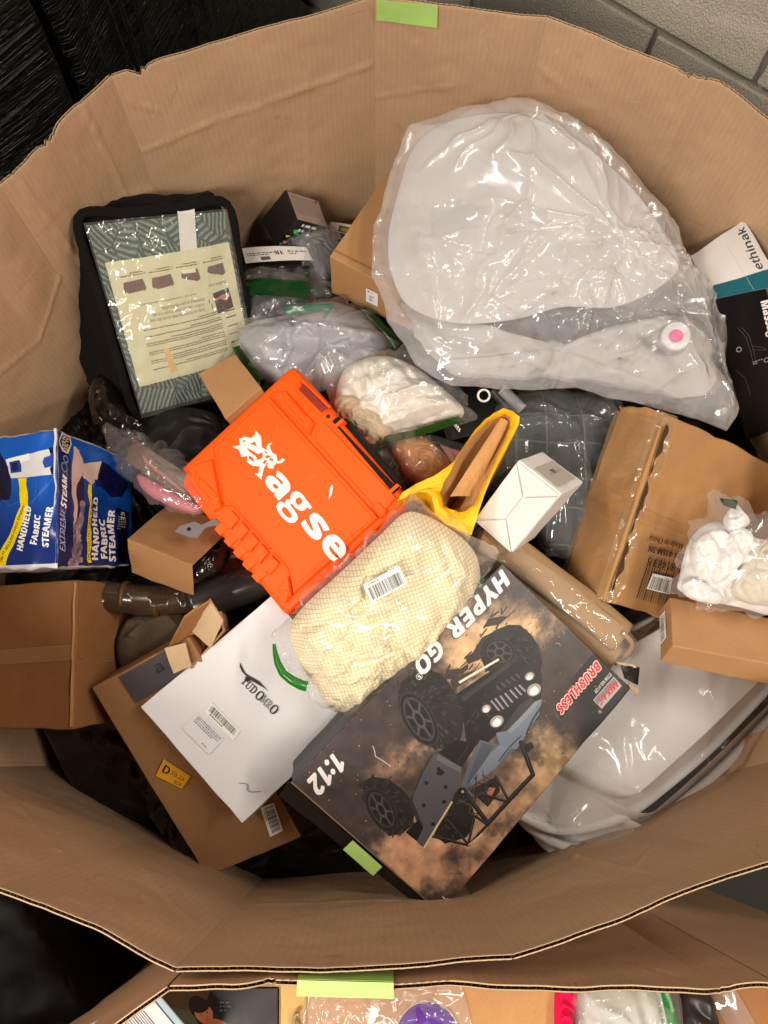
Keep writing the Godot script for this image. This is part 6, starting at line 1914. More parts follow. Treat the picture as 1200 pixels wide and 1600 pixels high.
	obj("green_tape", grid_mesh(30, 8, rib, Vector2.ONE), M.green_tape, cb)

func label_up() -> Image:
	var im := barcode_label(17, 1, 0, 340, 150)
	im.rotate_180()
	im.flip_y()
	im.flip_x()
	return im

func build_front() -> void:
	var t := thing("toy_car_box", "large dark box with a grey off-road toy car printed on its lid, front centre", "box")
	var c: Array = BOX.rc
	var side := mat(Color(0.075, 0.07, 0.075), 0.45)
	obj("carton", hexbox(c, 0.0016, 0.0016, 81, side, {0: printed(car_print(), 0.38)}, [], 12), null, t)
	# folded flap and lime tape on the lower left side
	obj("side_flap", sheet([at(452, 1220, 0.668), at(688, 1427, 0.598), at(437, 1243, 0.652), at(676, 1431, 0.590)], 0.0014, 0.0012, 6, side, 14, false, 0.001), null, t)
	obj("worn_edge", tube([c[7] + Vector3.UP * 0.0003, c[7].lerp(c[3], 0.3), c[7].lerp(c[3], 0.6), c[3]], 0.0011, 6, false, 1.0, true, 0.4), kraft(Color(0.55, 0.45, 0.36), 0.02), t)
	var qq := []
	for p in [[551, 1313, 0.647], [597, 1354, 0.633], [536, 1327, 0.637], [583, 1368, 0.623]]:
		qq.append(at(p[0], p[1], p[2]))
	obj("lime_tape", sheet(qq, 0.0006, 0.0004, 4, M.lime, 8), null, t, "strip of lime green tape on the side")
	# torn flap at the right corner
	obj("torn_flap", sheet([at(968, 1036, 0.640), at(998, 1042, 0.634), at(976, 1060, 0.630), at(996, 1070, 0.622)], 0.002, 0.003, 9, side, 8, false, 0.003), null, t)
	obj("torn_edge", sheet([at(962, 1034, 0.6445), at(992, 1039, 0.640), at(966, 1038, 0.6435), at(994, 1044, 0.6385)], 0.0012, 0.002, 10, M.kraft_torn, 10, true), null, t)
	obj("torn_edge", sheet([at(984, 1066, 0.634), at(998, 1078, 0.622), at(982, 1074, 0.634), at(996, 1086, 0.62)], 0.0012, 0.003, 12, M.kraft_torn, 8, true), null, t)

func car_print() -> Image:
	var W := 1400
	var H := 900
	var bg := Image.create(W / 2, H / 2, false, Image.FORMAT_RGB8)
	var n1 := FastNoiseLite.new()
	n1.seed = 4
	n1.frequency = 0.006
	n1.fractal_octaves = 5
	n1.domain_warp_enabled = true
	n1.domain_warp_amplitude = 40.0
	var n2 := FastNoiseLite.new()
	n2.seed = 9
	n2.frequency = 0.02
	n2.fractal_octaves = 5
	var n3 := FastNoiseLite.new()
	n3.seed = 15
	n3.frequency = 0.006
	n3.fractal_type = FastNoiseLite.FRACTAL_RIDGED
	n3.fractal_octaves = 4
	# [x, y, radius, strength] of the dusty light and the dark corners of the printed picture
	var warm := [[330, 720, 190, 0.95], [520, 640, 120, 0.6], [150, 580, 100, 0.6], [100, 470, 110, 0.35], [1240, 170, 230, 0.85], [1000, 60, 170, 0.6], [1360, 330, 160, 0.6], [700, 80, 200, 0.55], [560, 150, 140, 0.45], [960, 560, 130, 0.5], [400, 230, 130, 0.45], [1130, 640, 90, 0.15], [480, 40, 120, 0.25]]
	var dark := [[1180, 120, 70, 0.6], [1330, 110, 50, 0.35], [150, 150, 230, 0.9], [1400, 880, 300, 0.6], [60, 880, 130, 0.7], [1380, 0, 60, 0.7], [40, 420, 120, 0.3], [760, 800, 160, 0.5]]
	for y in H / 2:
		for x in W / 2:
			var X := x * 2.0
			var Y := y * 2.0
			var a := n1.get_noise_2d(x, y)
			var b := n2.get_noise_2d(x, y)
			var m := 0.17 + a * 0.30 + b * 0.12
			for g in warm: m += g[3] * exp(-((X - g[0]) * (X - g[0]) + (Y - g[1]) * (Y - g[1])) / (g[2] * g[2])) * (0.8 + a * 0.9)
			for g in dark: m -= g[3] * exp(-((X - g[0]) * (X - g[0]) + (Y - g[1]) * (Y - g[1])) / (g[2] * g[2]))
			var r := n3.get_noise_2d(x * 1.0, y * 2.0)
			m += (r - 0.2) * 0.10
			m = clampf(m, 0.0, 1.0)
			var low := Color(0.235, 0.20, 0.19)
			var tan := Color(0.74, 0.61, 0.46).lerp(Color(0.74, 0.56, 0.44), smoothstep(500.0, 1200.0, X))
			var c := low.lerp(tan, smoothstep(0.05, 0.95, m))
			c = c * (1.0 + b * 0.22)
			if Y < 260 and X < 420: c = c.lerp(Color(0.10, 0.09, 0.095), smoothstep(420.0, 240.0, X + Y * 0.7))
			bg.set_pixel(x, y, Color(clampf(c.r, 0, 1), clampf(c.g, 0, 1), clampf(c.b, 0, 1)))
	bg.resize(W, H, Image.INTERPOLATE_CUBIC)
	var im := bg
	var rng := RandomNumberGenerator.new()
	rng.seed = 33
	# flying clods and flaking earth
	for k in 260:
		var x := rng.randf_range(20, 1380)
		var y := rng.randf_range(40, 880)
		var s := rng.randf_range(1.0, 3.2)
		ell(im, x, y, s * rng.randf_range(0.8, 2.0), s, rng.randf() * 3.0, Color(0.16, 0.12, 0.10) if rng.randf() < 0.6 else Color(0.60, 0.47, 0.33))
	var mud := Color(0.20, 0.165, 0.155)
	for p in [[[455, 715], [400, 700], [330, 730], [250, 700], [258, 660], [340, 640], [420, 660], [470, 690]], [[600, 720], [560, 735], [500, 700], [455, 690], [480, 660], [560, 690]], [[575, 690], [520, 670], [470, 640], [500, 620], [580, 650], [600, 640]], [[230, 760], [180, 730], [170, 700], [230, 712], [290, 745]]]:
		var o := []
		for v in p: o.append([v[0] + rng.randf_range(-9, 9), v[1] + rng.randf_range(-9, 9)])
		fillp(im, o, mud)
		for k in 7: stroke(im, [[p[k % p.size()][0], p[k % p.size()][1]], [p[k % p.size()][0] + rng.randf_range(-60, -20), p[k % p.size()][1] + rng.randf_range(-10, 22)]], rng.randf_range(3, 9), mud)
	# ridged earth at the upper left
	for k in 50:
		var x := rng.randf_range(20, 160)
		var y := rng.randf_range(410, 610)
		stroke(im, [[x, y], [x + rng.randf_range(-10, 26), y + rng.randf_range(-16, 16)]], rng.randf_range(2, 6), Color(0.52, 0.43, 0.33) if k % 2 else Color(0.28, 0.22, 0.18))
	# tyres
	var blk := Color(0.075, 0.068, 0.07)
	tyre(im, [[1193, 672], [1144, 653], [1102, 593], [1095, 522], [1103, 458], [1138, 397], [1187, 368], [1247, 378], [1292, 413], [1290, 474], [1265, 548], [1234, 622]], 1228, 520, 46, 92, 0.32, Color(0.115, 0.10, 0.10), rng, 1160, 500)
	tyre(im, [[335, 700], [262, 703], [192, 670], [155, 627], [151, 555], [169, 483], [211, 423], [252, 397], [290, 430], [350, 480], [400, 540], [425, 600], [394, 672]], 318, 612, 52, 66, -0.5, Color(0.105, 0.095, 0.095), rng, 215, 540)
	fillp(im, [[606, 629], [471, 596], [344, 563], [267, 482], [252, 386], [420, 451], [511, 527], [561, 491], [591, 411], [599, 352], [690, 363], [741, 431], [674, 513]], blk)
	fillp(im, [[601, 602], [472, 574], [317, 545], [317, 523], [472, 553], [607, 575]], Color(0.18, 0.17, 0.175))
	fillp(im, [[553, 661], [342, 595], [346, 585], [556, 649]], Color(0.80, 0.77, 0.70))
	for k in 14: stroke(im, [[rng.randf_range(560, 690), rng.randf_range(430, 560)], [rng.randf_range(560, 690), rng.randf_range(430, 560)]], rng.randf_range(2, 6), Color(0.20, 0.19, 0.19) if k % 2 else Color(0.04, 0.04, 0.04))
	tyre(im, [[735, 855], [667, 848], [610, 810], [585, 751], [587, 687], [606, 629], [634, 571], [674, 513], [723, 478], [766, 459], [817, 483], [857, 528], [885, 603], [882, 655], [864, 723], [831, 784], [777, 835]], 806, 676, 54, 116, 0.30, Color(0.125, 0.11, 0.11), rng, 700, 660)
	# body
	fillp(im, [[685, 397], [639, 308], [460, 277], [505, 261], [592, 242], [733, 246], [892, 288], [903, 319], [819, 356], [740, 382]], Color(0.33, 0.355, 0.395))
	fillp(im, [[640, 310], [560, 292], [600, 262], [733, 252], [880, 288], [780, 330]], Color(0.44, 0.47, 0.52))
	fillp(im, [[660, 330], [700, 318], [860, 300], [895, 300], [740, 362], [690, 380]], Color(0.27, 0.30, 0.35))
	fillp(im, [[609, 363], [567, 328], [373, 321], [339, 302], [405, 264], [464, 258], [559, 239], [600, 236], [640, 310]], Color(0.40, 0.44, 0.50))
	fillp(im, [[567, 328], [373, 321], [345, 305], [420, 300], [560, 305]], Color(0.47, 0.50, 0.545))
	stroke(im, [[517, 249], [440, 272], [368, 281]], 9, Color(0.16, 0.17, 0.20))
	stroke(im, [[700, 262], [620, 268], [540, 262]], 6, Color(0.16, 0.17, 0.20))
	fillp(im, [[882, 517], [866, 498], [837, 374], [909, 319], [977, 297], [1229, 258], [1230, 300], [1161, 324], [1101, 443], [1058, 467], [976, 498]], Color(0.29, 0.29, 0.31))
	fillp(im, [[866, 498], [837, 374], [860, 362], [890, 490]], Color(0.37, 0.37, 0.40))
	fillp(im, [[1101, 443], [1161, 324], [1180, 330], [1115, 450], [1060, 472]], Color(0.16, 0.155, 0.165))
	stroke(im, [[882, 517], [976, 498], [1058, 467]], 6, Color(0.12, 0.115, 0.12))
	for p in [[915, 450], [930, 436], [1000, 450], [1085, 390], [1120, 300], [1010, 330], [955, 370]]:
		ell(im, p[0], p[1], 9, 9, 0, Color(0.06, 0.06, 0.06))
	fillp(im, [[905, 440], [935, 448], [930, 420], [908, 418]], Color(0.05, 0.05, 0.055))
	fillp(im, [[860, 504], [760, 481], [706, 395], [837, 374]], Color(0.05, 0.045, 0.05))
	stroke(im, [[850, 400], [740, 420]], 4, Color(0.2, 0.2, 0.21))
	fillp(im, [[1231, 371], [1148, 365], [1161, 324], [1227, 302]], Color(0.06, 0.055, 0.06))
	# bumper, grille and lamps
	fillp(im, [[522, 528], [457, 503], [301, 473], [256, 459], [252, 386], [307, 342], [339, 307], [378, 327], [572, 333], [606, 366], [591, 411], [556, 486]], Color(0.10, 0.095, 0.10))
	fillp(im, [[378, 327], [572, 333], [590, 352], [430, 366], [365, 348]], Color(0.20, 0.20, 0.21))
	for s in [[513, 484, 520, 424], [491, 477, 501, 414], [466, 467, 477, 405], [442, 458, 449, 403], [414, 451, 418, 399], [389, 441, 393, 394], [367, 434, 368, 390]]:
		stroke(im, [[s[0], s[1]], [s[2], s[3]]], 9, Color(0.46, 0.45, 0.46))
		stroke(im, [[s[0] + 3, s[1]], [s[2] + 3, s[3]]], 3, Color(0.62, 0.60, 0.60))
	for s in [[446, 513, 447, 486], [418, 506, 419, 479], [392, 498, 391, 472], [366, 490, 365, 463], [339, 481, 340, 457]]:
		stroke(im, [[s[0], s[1]], [s[2], s[3]]], 8, Color(0.26, 0.25, 0.26))
	stroke(im, [[535, 505], [430, 470], [330, 425], [262, 400]], 13, Color(0.075, 0.07, 0.075))
	stroke(im, [[262, 400], [258, 455], [300, 480]], 9, Color(0.11, 0.105, 0.11))
	for l in [[567, 396, 34, 26], [335, 362, 36, 28], [557, 475, 22, 18], [302, 423, 24, 18]]:
		ell(im, l[0], l[1], l[2] + 7, l[3] + 7, 0.3, Color(0.16, 0.15, 0.15))
		ell(im, l[0], l[1], l[2], l[3], 0.3, Color(0.58, 0.56, 0.56))
		ell(im, l[0] + 4, l[1] - 4, l[2] * 0.66, l[3] * 0.66, 0.3, Color(0.84, 0.82, 0.80))
		ell(im, l[0] - 6, l[1] + 4, l[2] * 0.3, l[3] * 0.3, 0.3, Color(0.95, 0.94, 0.92) if l[2] > 30 else Color(0.90, 0.72, 0.50))
	# spare wheel, engine and roll cage
	fillp(im, [[1153, 264], [1084, 283], [981, 264], [943, 206], [980, 160], [1062, 142], [1151, 198]], Color(0.10, 0.09, 0.09))
	for k in 60: ell(im, rng.randf_range(960, 1140), rng.randf_range(165, 270), rng.randf_range(2, 6), rng.randf_range(2, 5), 0, Color(0.24, 0.21, 0.20) if k % 2 else Color(0.05, 0.045, 0.045))
	fillp(im, [[944, 322], [910, 283], [964, 170], [1030, 170], [1040, 280]], Color(0.13, 0.12, 0.12))
	fillp(im, [[893, 276], [758, 223], [797, 164], [892, 159]], Color(0.15, 0.13, 0.13))
	fillp(im, [[820, 215], [800, 190], [840, 180], [850, 205]], Color(0.72, 0.42, 0.28))
	for k in 16: stroke(im, [[rng.randf_range(770, 980), rng.randf_range(165, 300)], [rng.randf_range(770, 980), rng.randf_range(165, 300)]], rng.randf_range(2, 7), Color(0.27, 0.26, 0.27) if k % 2 else Color(0.06, 0.055, 0.06))
	var cage := Color(0.095, 0.088, 0.092)
	var hi := Color(0.30, 0.29, 0.30)
	for p in [[[909, 307], [947, 108], [635, 94], [562, 240]], [[951, 105], [1084, 111], [1162, 262]], [[1081, 114], [965, 180]], [[1081, 114], [1062, 270]], [[802, 105], [761, 226]], [[866, 219], [813, 107]], [[962, 177], [954, 103]]]:
		stroke(im, p, 22 if p.size() > 3 else 13, cage)
		var o := []
		for v in p: o.append([v[0] - 3, v[1] + 3])
		stroke(im, o, 3, hi)
	fillp(im, [[562, 221], [525, 206], [535, 178], [576, 184]], cage)
	stroke(im, [[984, 302], [1227, 260]], 9, Color(0.78, 0.70, 0.52))
	stroke(im, [[1084, 111], [1000, 96]], 5, Color(0.80, 0.74, 0.62))
	ell(im, 925, 300, 20, 20, 0, Color(0.07, 0.065, 0.07))
	ell(im, 918, 296, 7, 7, 0, Color(0.6, 0.58, 0.55))
	# lettering
	var wt := Color(0.90, 0.88, 0.87)
	stamp_fit(im, "HYPER", bold, 408, 84, 228, 846, 0, Color(0.28, 0.26, 0.26), 0.28, 5.0)
	stamp_fit(im, "HYPER", bold, 402, 76, 225, 843, 0, wt, 0.28, 3.0)
	stamp_fit(im, "GO", bold, 180, 84, 567, 842, 0, Color(0.28, 0.26, 0.26), 0.28, 5.0)
	stamp_fit(im, "GO", bold, 174, 76, 564, 839, 0, wt, 0.28, 3.0)
	stamp(im, "®", plainfont, 30, 660, 812, 0, wt)
	stamp_fit(im, "1:12", bold, 205, 88, 1268, 812, 0, wt, 0.26, 3.0)
	fillp(im, [[12, 240], [28, 172], [346, 168], [326, 232]], Color(0.06, 0.05, 0.055))
	stamp_fit(im, "BRUSHLESS", bold, 312, 48, 176, 202, 0, Color(0.88, 0.70, 0.68), 0.25, 5.0)
	stamp_fit(im, "BRUSHLESS", bold, 310, 44, 176, 202, 0, Color(0.70, 0.13, 0.13), 0.25, 0.5)
	words(im, 190, 228, 120, 7, 1, Color(0.75, 0.3, 0.28), rng)
	stamp_fit(im, "ITEM NO.H12Y", bold, 122, 18, 78, 124, 0, Color(0.80, 0.78, 0.77))
	fillp(im, [[17, 104], [22, 42], [174, 44], [172, 106]], Color(0.62, 0.60, 0.59))
	fillp(im, [[22, 100], [26, 70], [170, 72], [168, 102]], Color(0.46, 0.44, 0.44))
	stamp_fit(im, "MJX", bold, 84, 36, 66, 74, 0, Color(0.72, 0.12, 0.14), 0.3, 1.0)
	stamp_fit(im, "R/C", bold, 56, 32, 138, 74, 0, Color(0.72, 0.12, 0.14), 0.3, 0.5)
	words(im, 70, 92, 60, 4, 1, Color(0.25, 0.24, 0.24), rng)
	stamp(im, "®", plainfont, 18, 190, 43, 0, Color(0.80, 0.78, 0.77))
	stamp(im, "14+", bold, 34, 1362, 32, 0, Color(0.78, 0.70, 0.64))
	stroke(im, [[1038, 748], [1052, 722], [1066, 706], [1058, 665], [1053, 623]], 3.2, Color(0.80, 0.77, 0.74))
	# rubbed edges
	for k in 90:
		var s := rng.randf()
		var e := rng.randi() % 3
		var x := s * W if e < 2 else (0.0 if rng.randf() < 0.5 else float(W))
		var y := (0.0 if e == 0 else float(H)) if e < 2 else s * H
		ell(im, x, y, rng.randf_range(2, 9), rng.randf_range(1.5, 4), 0, Color(0.50, 0.44, 0.40))
	return im

func tyre(im: Image, out: Array, hx: float, hy: float, rx: float, ry: float, rot: float, c: Color, rng: RandomNumberGenerator, tx: float, ty: float) -> void:
	fillp(im, out, c)
	# knobs over the tread side, staggered
	for k in 150:
		var i := rng.randi() % out.size()
		var f := rng.randf_range(0.35, 0.98)
		var x := lerpf(hx, out[i][0], f) + rng.randf_range(-14, 14)
		var y := lerpf(hy, out[i][1], f) + rng.randf_range(-14, 14)
		if Vector2((x - hx), (y - hy)).rotated(-rot).length() < maxf(rx, ry) * 0.75: continue
		var col := c.lightened(rng.randf_range(0.03, 0.13)) if k % 3 else c.darkened(0.4)
		var d := (Vector2(x, y) - Vector2(hx, hy)).angle()
		ell(im, x, y, rng.randf_range(8, 15), rng.randf_range(3, 6), d + 0.5, col)
	ell(im, hx, hy, rx * 1.28, ry * 1.22, rot, c.lightened(0.07))
	ell(im, hx, hy, rx * 1.18, ry * 1.14, rot, c.darkened(0.35))
	ell(im, hx, hy, rx, ry, rot, c.lightened(0.11))
	ell(im, hx, hy, rx * 0.86, ry * 0.88, rot, c.darkened(0.25))
	for k in 6:
		var a := TAU * k / 6.0
		var v := Vector2(cos(a) * rx * 0.62, sin(a) * ry * 0.62).rotated(rot)
		var u := Vector2(cos(a + 0.4) * rx * 0.82, sin(a + 0.4) * ry * 0.82).rotated(rot)
		stroke(im, [[hx, hy], [hx + u.x, hy + u.y]], rx * 0.22, c.lightened(0.15))
		ell(im, hx + v.x, hy + v.y, rx * 0.15, ry * 0.12, rot, c.darkened(0.6))
	ell(im, hx, hy, rx * 0.42, ry * 0.42, rot, c.lightened(0.17))
	ell(im, hx, hy, rx * 0.26, ry * 0.27, rot, c.darkened(0.5))

func rounded_ring(ring: Array, m: int, times: int) -> Array:
	var p := smooth_ring(ring, m, true)
	for k in times:
		var q := []
		for i in m: q.append((p[(i + m - 1) % m] + p[i] * 2.0 + p[(i + 1) % m]) / 4.0)
		p = q
	return p

func build_right() -> void:
	# ---- stacked grey trays in film
	var top := [[1056, 968], [1200, 1052], [1092, 1156], [988, 1250], [909, 1212], [820, 1160], [930, 1040]]
	var lip := [[1056, 950], [1228, 1046], [1104, 1176], [972, 1284], [864, 1304], [770, 1250], [900, 1030]]
	var tm := mat(Color(0.91, 0.905, 0.90), 0.5)
	var T := rounded_ring(loop_at(top, 0.565), 90, 5)
	var L := rounded_ring(loop_at(lip, 0.528), 90, 9)
	var ctr := Vector3.ZERO
	for p in T: ctr += p / 90.0
	# start both loops at the same corner
	var first := thing("plastic_tray", "topmost pale grey tray of the film-wrapped stack, lower right", "tray", "stacked grey trays in film")
	var body := func(s: float, v: float) -> Vector3:
		var i := int(round(s * 90.0)) % 90
		var a: Vector3 = T[i]
		var b: Vector3 = L[i]
		var f := v * 15.0
		if f < 5.5: return ctr.lerp(a, minf(f / 5.0, 1.0) * 0.985) + Vector3.UP * 0.0015 * (1.0 - v)
		var prof := [[0.0, 0.0], [0.05, -0.0015], [0.09, -0.006], [0.12, -0.014], [0.17, -0.018], [0.45, -0.026], [0.72, -0.0325], [0.86, -0.036], [0.92, -0.040], [1.0, -0.036]]
		var g: Array = prof[clampi(int(round(f)) - 6, 0, 9)]
		var p := a.lerp(b, g[0])
		p.y = a.y + g[1]
		return p
	obj("tray_shell", grid_mesh(90, 15, body, Vector2(1, 1)), tm, first)
	obj("tray_rim", tube(L, 0.0066, 12, true, 1.0, false), tm, first)
	var groove := func(s: float, v: float) -> Vector3:
		var i := int(round(s * 90.0)) % 90
		return T[i].lerp(L[i], v) - Vector3.UP * 0.017 * smoothstep(0.05, 0.3, v) * smoothstep(1.0, 0.9, v)
	var lower := grid_mesh(90, 14, groove, Vector2(1, 1))
	for k in 3:
		var d: Node3D = first.duplicate()
		d.get_node("tray_shell").mesh = lower
		d.name = numbered("plastic_tray")
		add_child(d)
		d.position = Vector3(0.025, -0.016, 0.023) * (k + 1)
		d.set_meta("label", ["second pale grey tray from the top of the film-wrapped stack", "third pale grey tray from the top of the film-wrapped stack", "lowest pale grey tray of the film-wrapped stack"][k])
	var wrap := [[1050, 940], [1240, 1036], [1225, 1090], [1180, 1160], [1132, 1220], [1130, 1242], [1080, 1280], [1010, 1325], [940, 1345], [880, 1340], [858, 1318], [856, 1270], [800, 1240], [890, 1030]]
	var ridge := func(x: float, z: float, r: float) -> float:
		return 0.003 * (0.5 - absf(wav.get_noise_2d((x - z) * 60.0, (x + z) * 9.0))) * smoothstep(0.35, 0.9, r)
	bag(wrap, 0.515, 0.060, 0.03, {"pw": 5.0, "amp": 0.003, "freq": 9.0, "seed": 81, "rag": 0.008, "fold": ridge, "m": 240, "k": 70}, film(0.03, 0.13, 0.3, Color(0.95, 0.95, 0.95), 2.6), "clear_wrap", "clear film wrapped round the stack of grey trays", "plastic film")
	# bubble patch near the front edge
	var bt := film(0.16, 0.08, 2.4, Color(0.94, 0.94, 0.95), 12.0)
	bt.normal_texture = M.crinkle_fine
	obj_tag(grid_mesh(24, 24, func(s, v):
		var a := at(lerpf(902, 1010, s) - 36 * v, lerpf(1188, 1240, s) + 104 * v, lerpf(0.586, 0.540, v))
		return a + Vector3.UP * (0.003 * absf(wav.get_noise_2d(s * 22.0, v * 22.0))), Vector2.ONE), "bubble_wrap", "patch of glittering bubble film on the grey trays' front slope", "bubble wrap", bt)
	# ---- kraft sheets leaning at the near right wall
	var t := thing("kraft_sheet", "folded brown kraft board leaning under the grey trays at right", "cardboard sheet")
	obj("board", sheet([at(1090, 1180, 0.40), at(1260, 1120, 0.62), at(1080, 1268, 0.50), at(1260, 1284, 0.66)], 0.004, 0.003, 5, M.kraft_bin, 14, true), null, t)
	obj("folded_board", sheet([at(1120, 1228, 0.495), at(1260, 1242, 0.645), at(1090, 1268, 0.505), at(1260, 1288, 0.67)], 0.003, 0.002, 6, M.kraft_bin, 12, true, 0.003), null, t)
	# ---- white garments
	var wc := cloth(Color(0.88, 0.87, 0.86), M.grainy, 0.02, 10.0, 0.3)
	var sets := [
		[[[1062, 900, 0.705], [1080, 840, 0.715], [1120, 815, 0.725], [1180, 840, 0.73], [1240, 860, 0.73], [1240, 960, 0.71], [1150, 948, 0.705], [1066, 926, 0.70]], 0.022, "folded white garment spread beneath the others at the far right", 0.016],
		[[[1078, 860, 0.735], [1096, 836, 0.740], [1124, 826, 0.742], [1140, 842, 0.742], [1132, 880, 0.738], [1110, 906, 0.732], [1086, 896, 0.732]], 0.014, "white fabric loop folded at the left of the garment bag", 0.010],
		[[[1128, 850, 0.742], [1148, 826, 0.748], [1172, 830, 0.748], [1176, 852, 0.745], [1150, 890, 0.740], [1118, 912, 0.735], [1112, 892, 0.737]], 0.013, "white rolled fabric fold in the middle of the garment bag", 0.008],
		[[[1130, 812, 0.735], [1140, 796, 0.74], [1152, 790, 0.742], [1160, 800, 0.742], [1172, 816, 0.742], [1150, 832, 0.742], [1136, 828, 0.74]], 0.012, "white knotted strap ends at the top of the garment bag", 0.012],
		[[[1064, 915, 0.722], [1090, 906, 0.728], [1124, 926, 0.728], [1120, 944, 0.722], [1076, 934, 0.718]], 0.009, "white folded strip at the lower edge of the garment bag", 0.006],
		[[[1150, 905, 0.735], [1180, 852, 0.742], [1230, 850, 0.742], [1240, 940, 0.735], [1180, 945, 0.728], [1144, 930, 0.728]], 0.020, "cream folded cloth at the right of the garment bag", 0.010]]
	for i in sets.size():
		var s: Array = sets[i]
		var cr := func(x: float, z: float, r: float) -> float: return 0.005 * sin((x * 0.9 + z * 0.5) * 260.0 + 3.0 * wav.get_noise_2d(x * 20.0, z * 20.0)) * (0.3 if i != 0 else 0.8)
		bag(s[0], 0.72, s[1], 0.01, {"amp": s[3], "freq": 18.0, "soft": 0.5, "amp2": s[3] * 0.3, "freq2": 60.0, "seed": 90 + i, "fold": cr, "lines": crease_lines(0.05, 16, 40 + i, 0.0045), "m": 120, "k": 44}, wc if i != 5 else cloth(Color(0.80, 0.77, 0.70), M.grainy, 0.02, 10.0, 0.3), "white_garment", s[2], "garment")
	var gb := [[1052, 912, 0.712], [1066, 850, 0.725], [1090, 806, 0.735], [1118, 772, 0.745], [1132, 766, 0.748], [1160, 780, 0.748], [1178, 806, 0.748], [1200, 806, 0.748], [1250, 820, 0.745], [1250, 962, 0.72], [1160, 955, 0.712], [1080, 944, 0.708]]
	var g := bag(gb, 0.725, 0.046, 0.015, {"amp": 0.006, "freq": 9.0, "lines": crease_lines(0.10, 28, 8), "seed": 97, "rag": 0.010, "m": 190, "k": 60}, M.clear, "clear_bag", "clear bag with a green corner round the white garments at right", "plastic bag", "clear bags of clothes")
	obj("green_corner", sheet([at(1124, 778, 0.768), at(1152, 782, 0.770), at(1130, 790, 0.768), at(1150, 796, 0.770)], 0.0004, 0.002, 4, mat(Color(0.06, 0.19, 0.10), 0.3), 6), null, g)
	# brown plastic flap under the bolster
	bag([[960, 1040], [1000, 1000], [1034, 970], [1046, 1030], [1030, 1060], [980, 1070]], 0.55, 0.01, 0.02, {"amp": 0.008, "freq": 22.0, "seed": 99}, film(0.7, 0.2, 1.0, Color(0.20, 0.15, 0.11), 4.0), "crumpled_film", "dark brown film in the gap right of the tan padded roll", "plastic film")

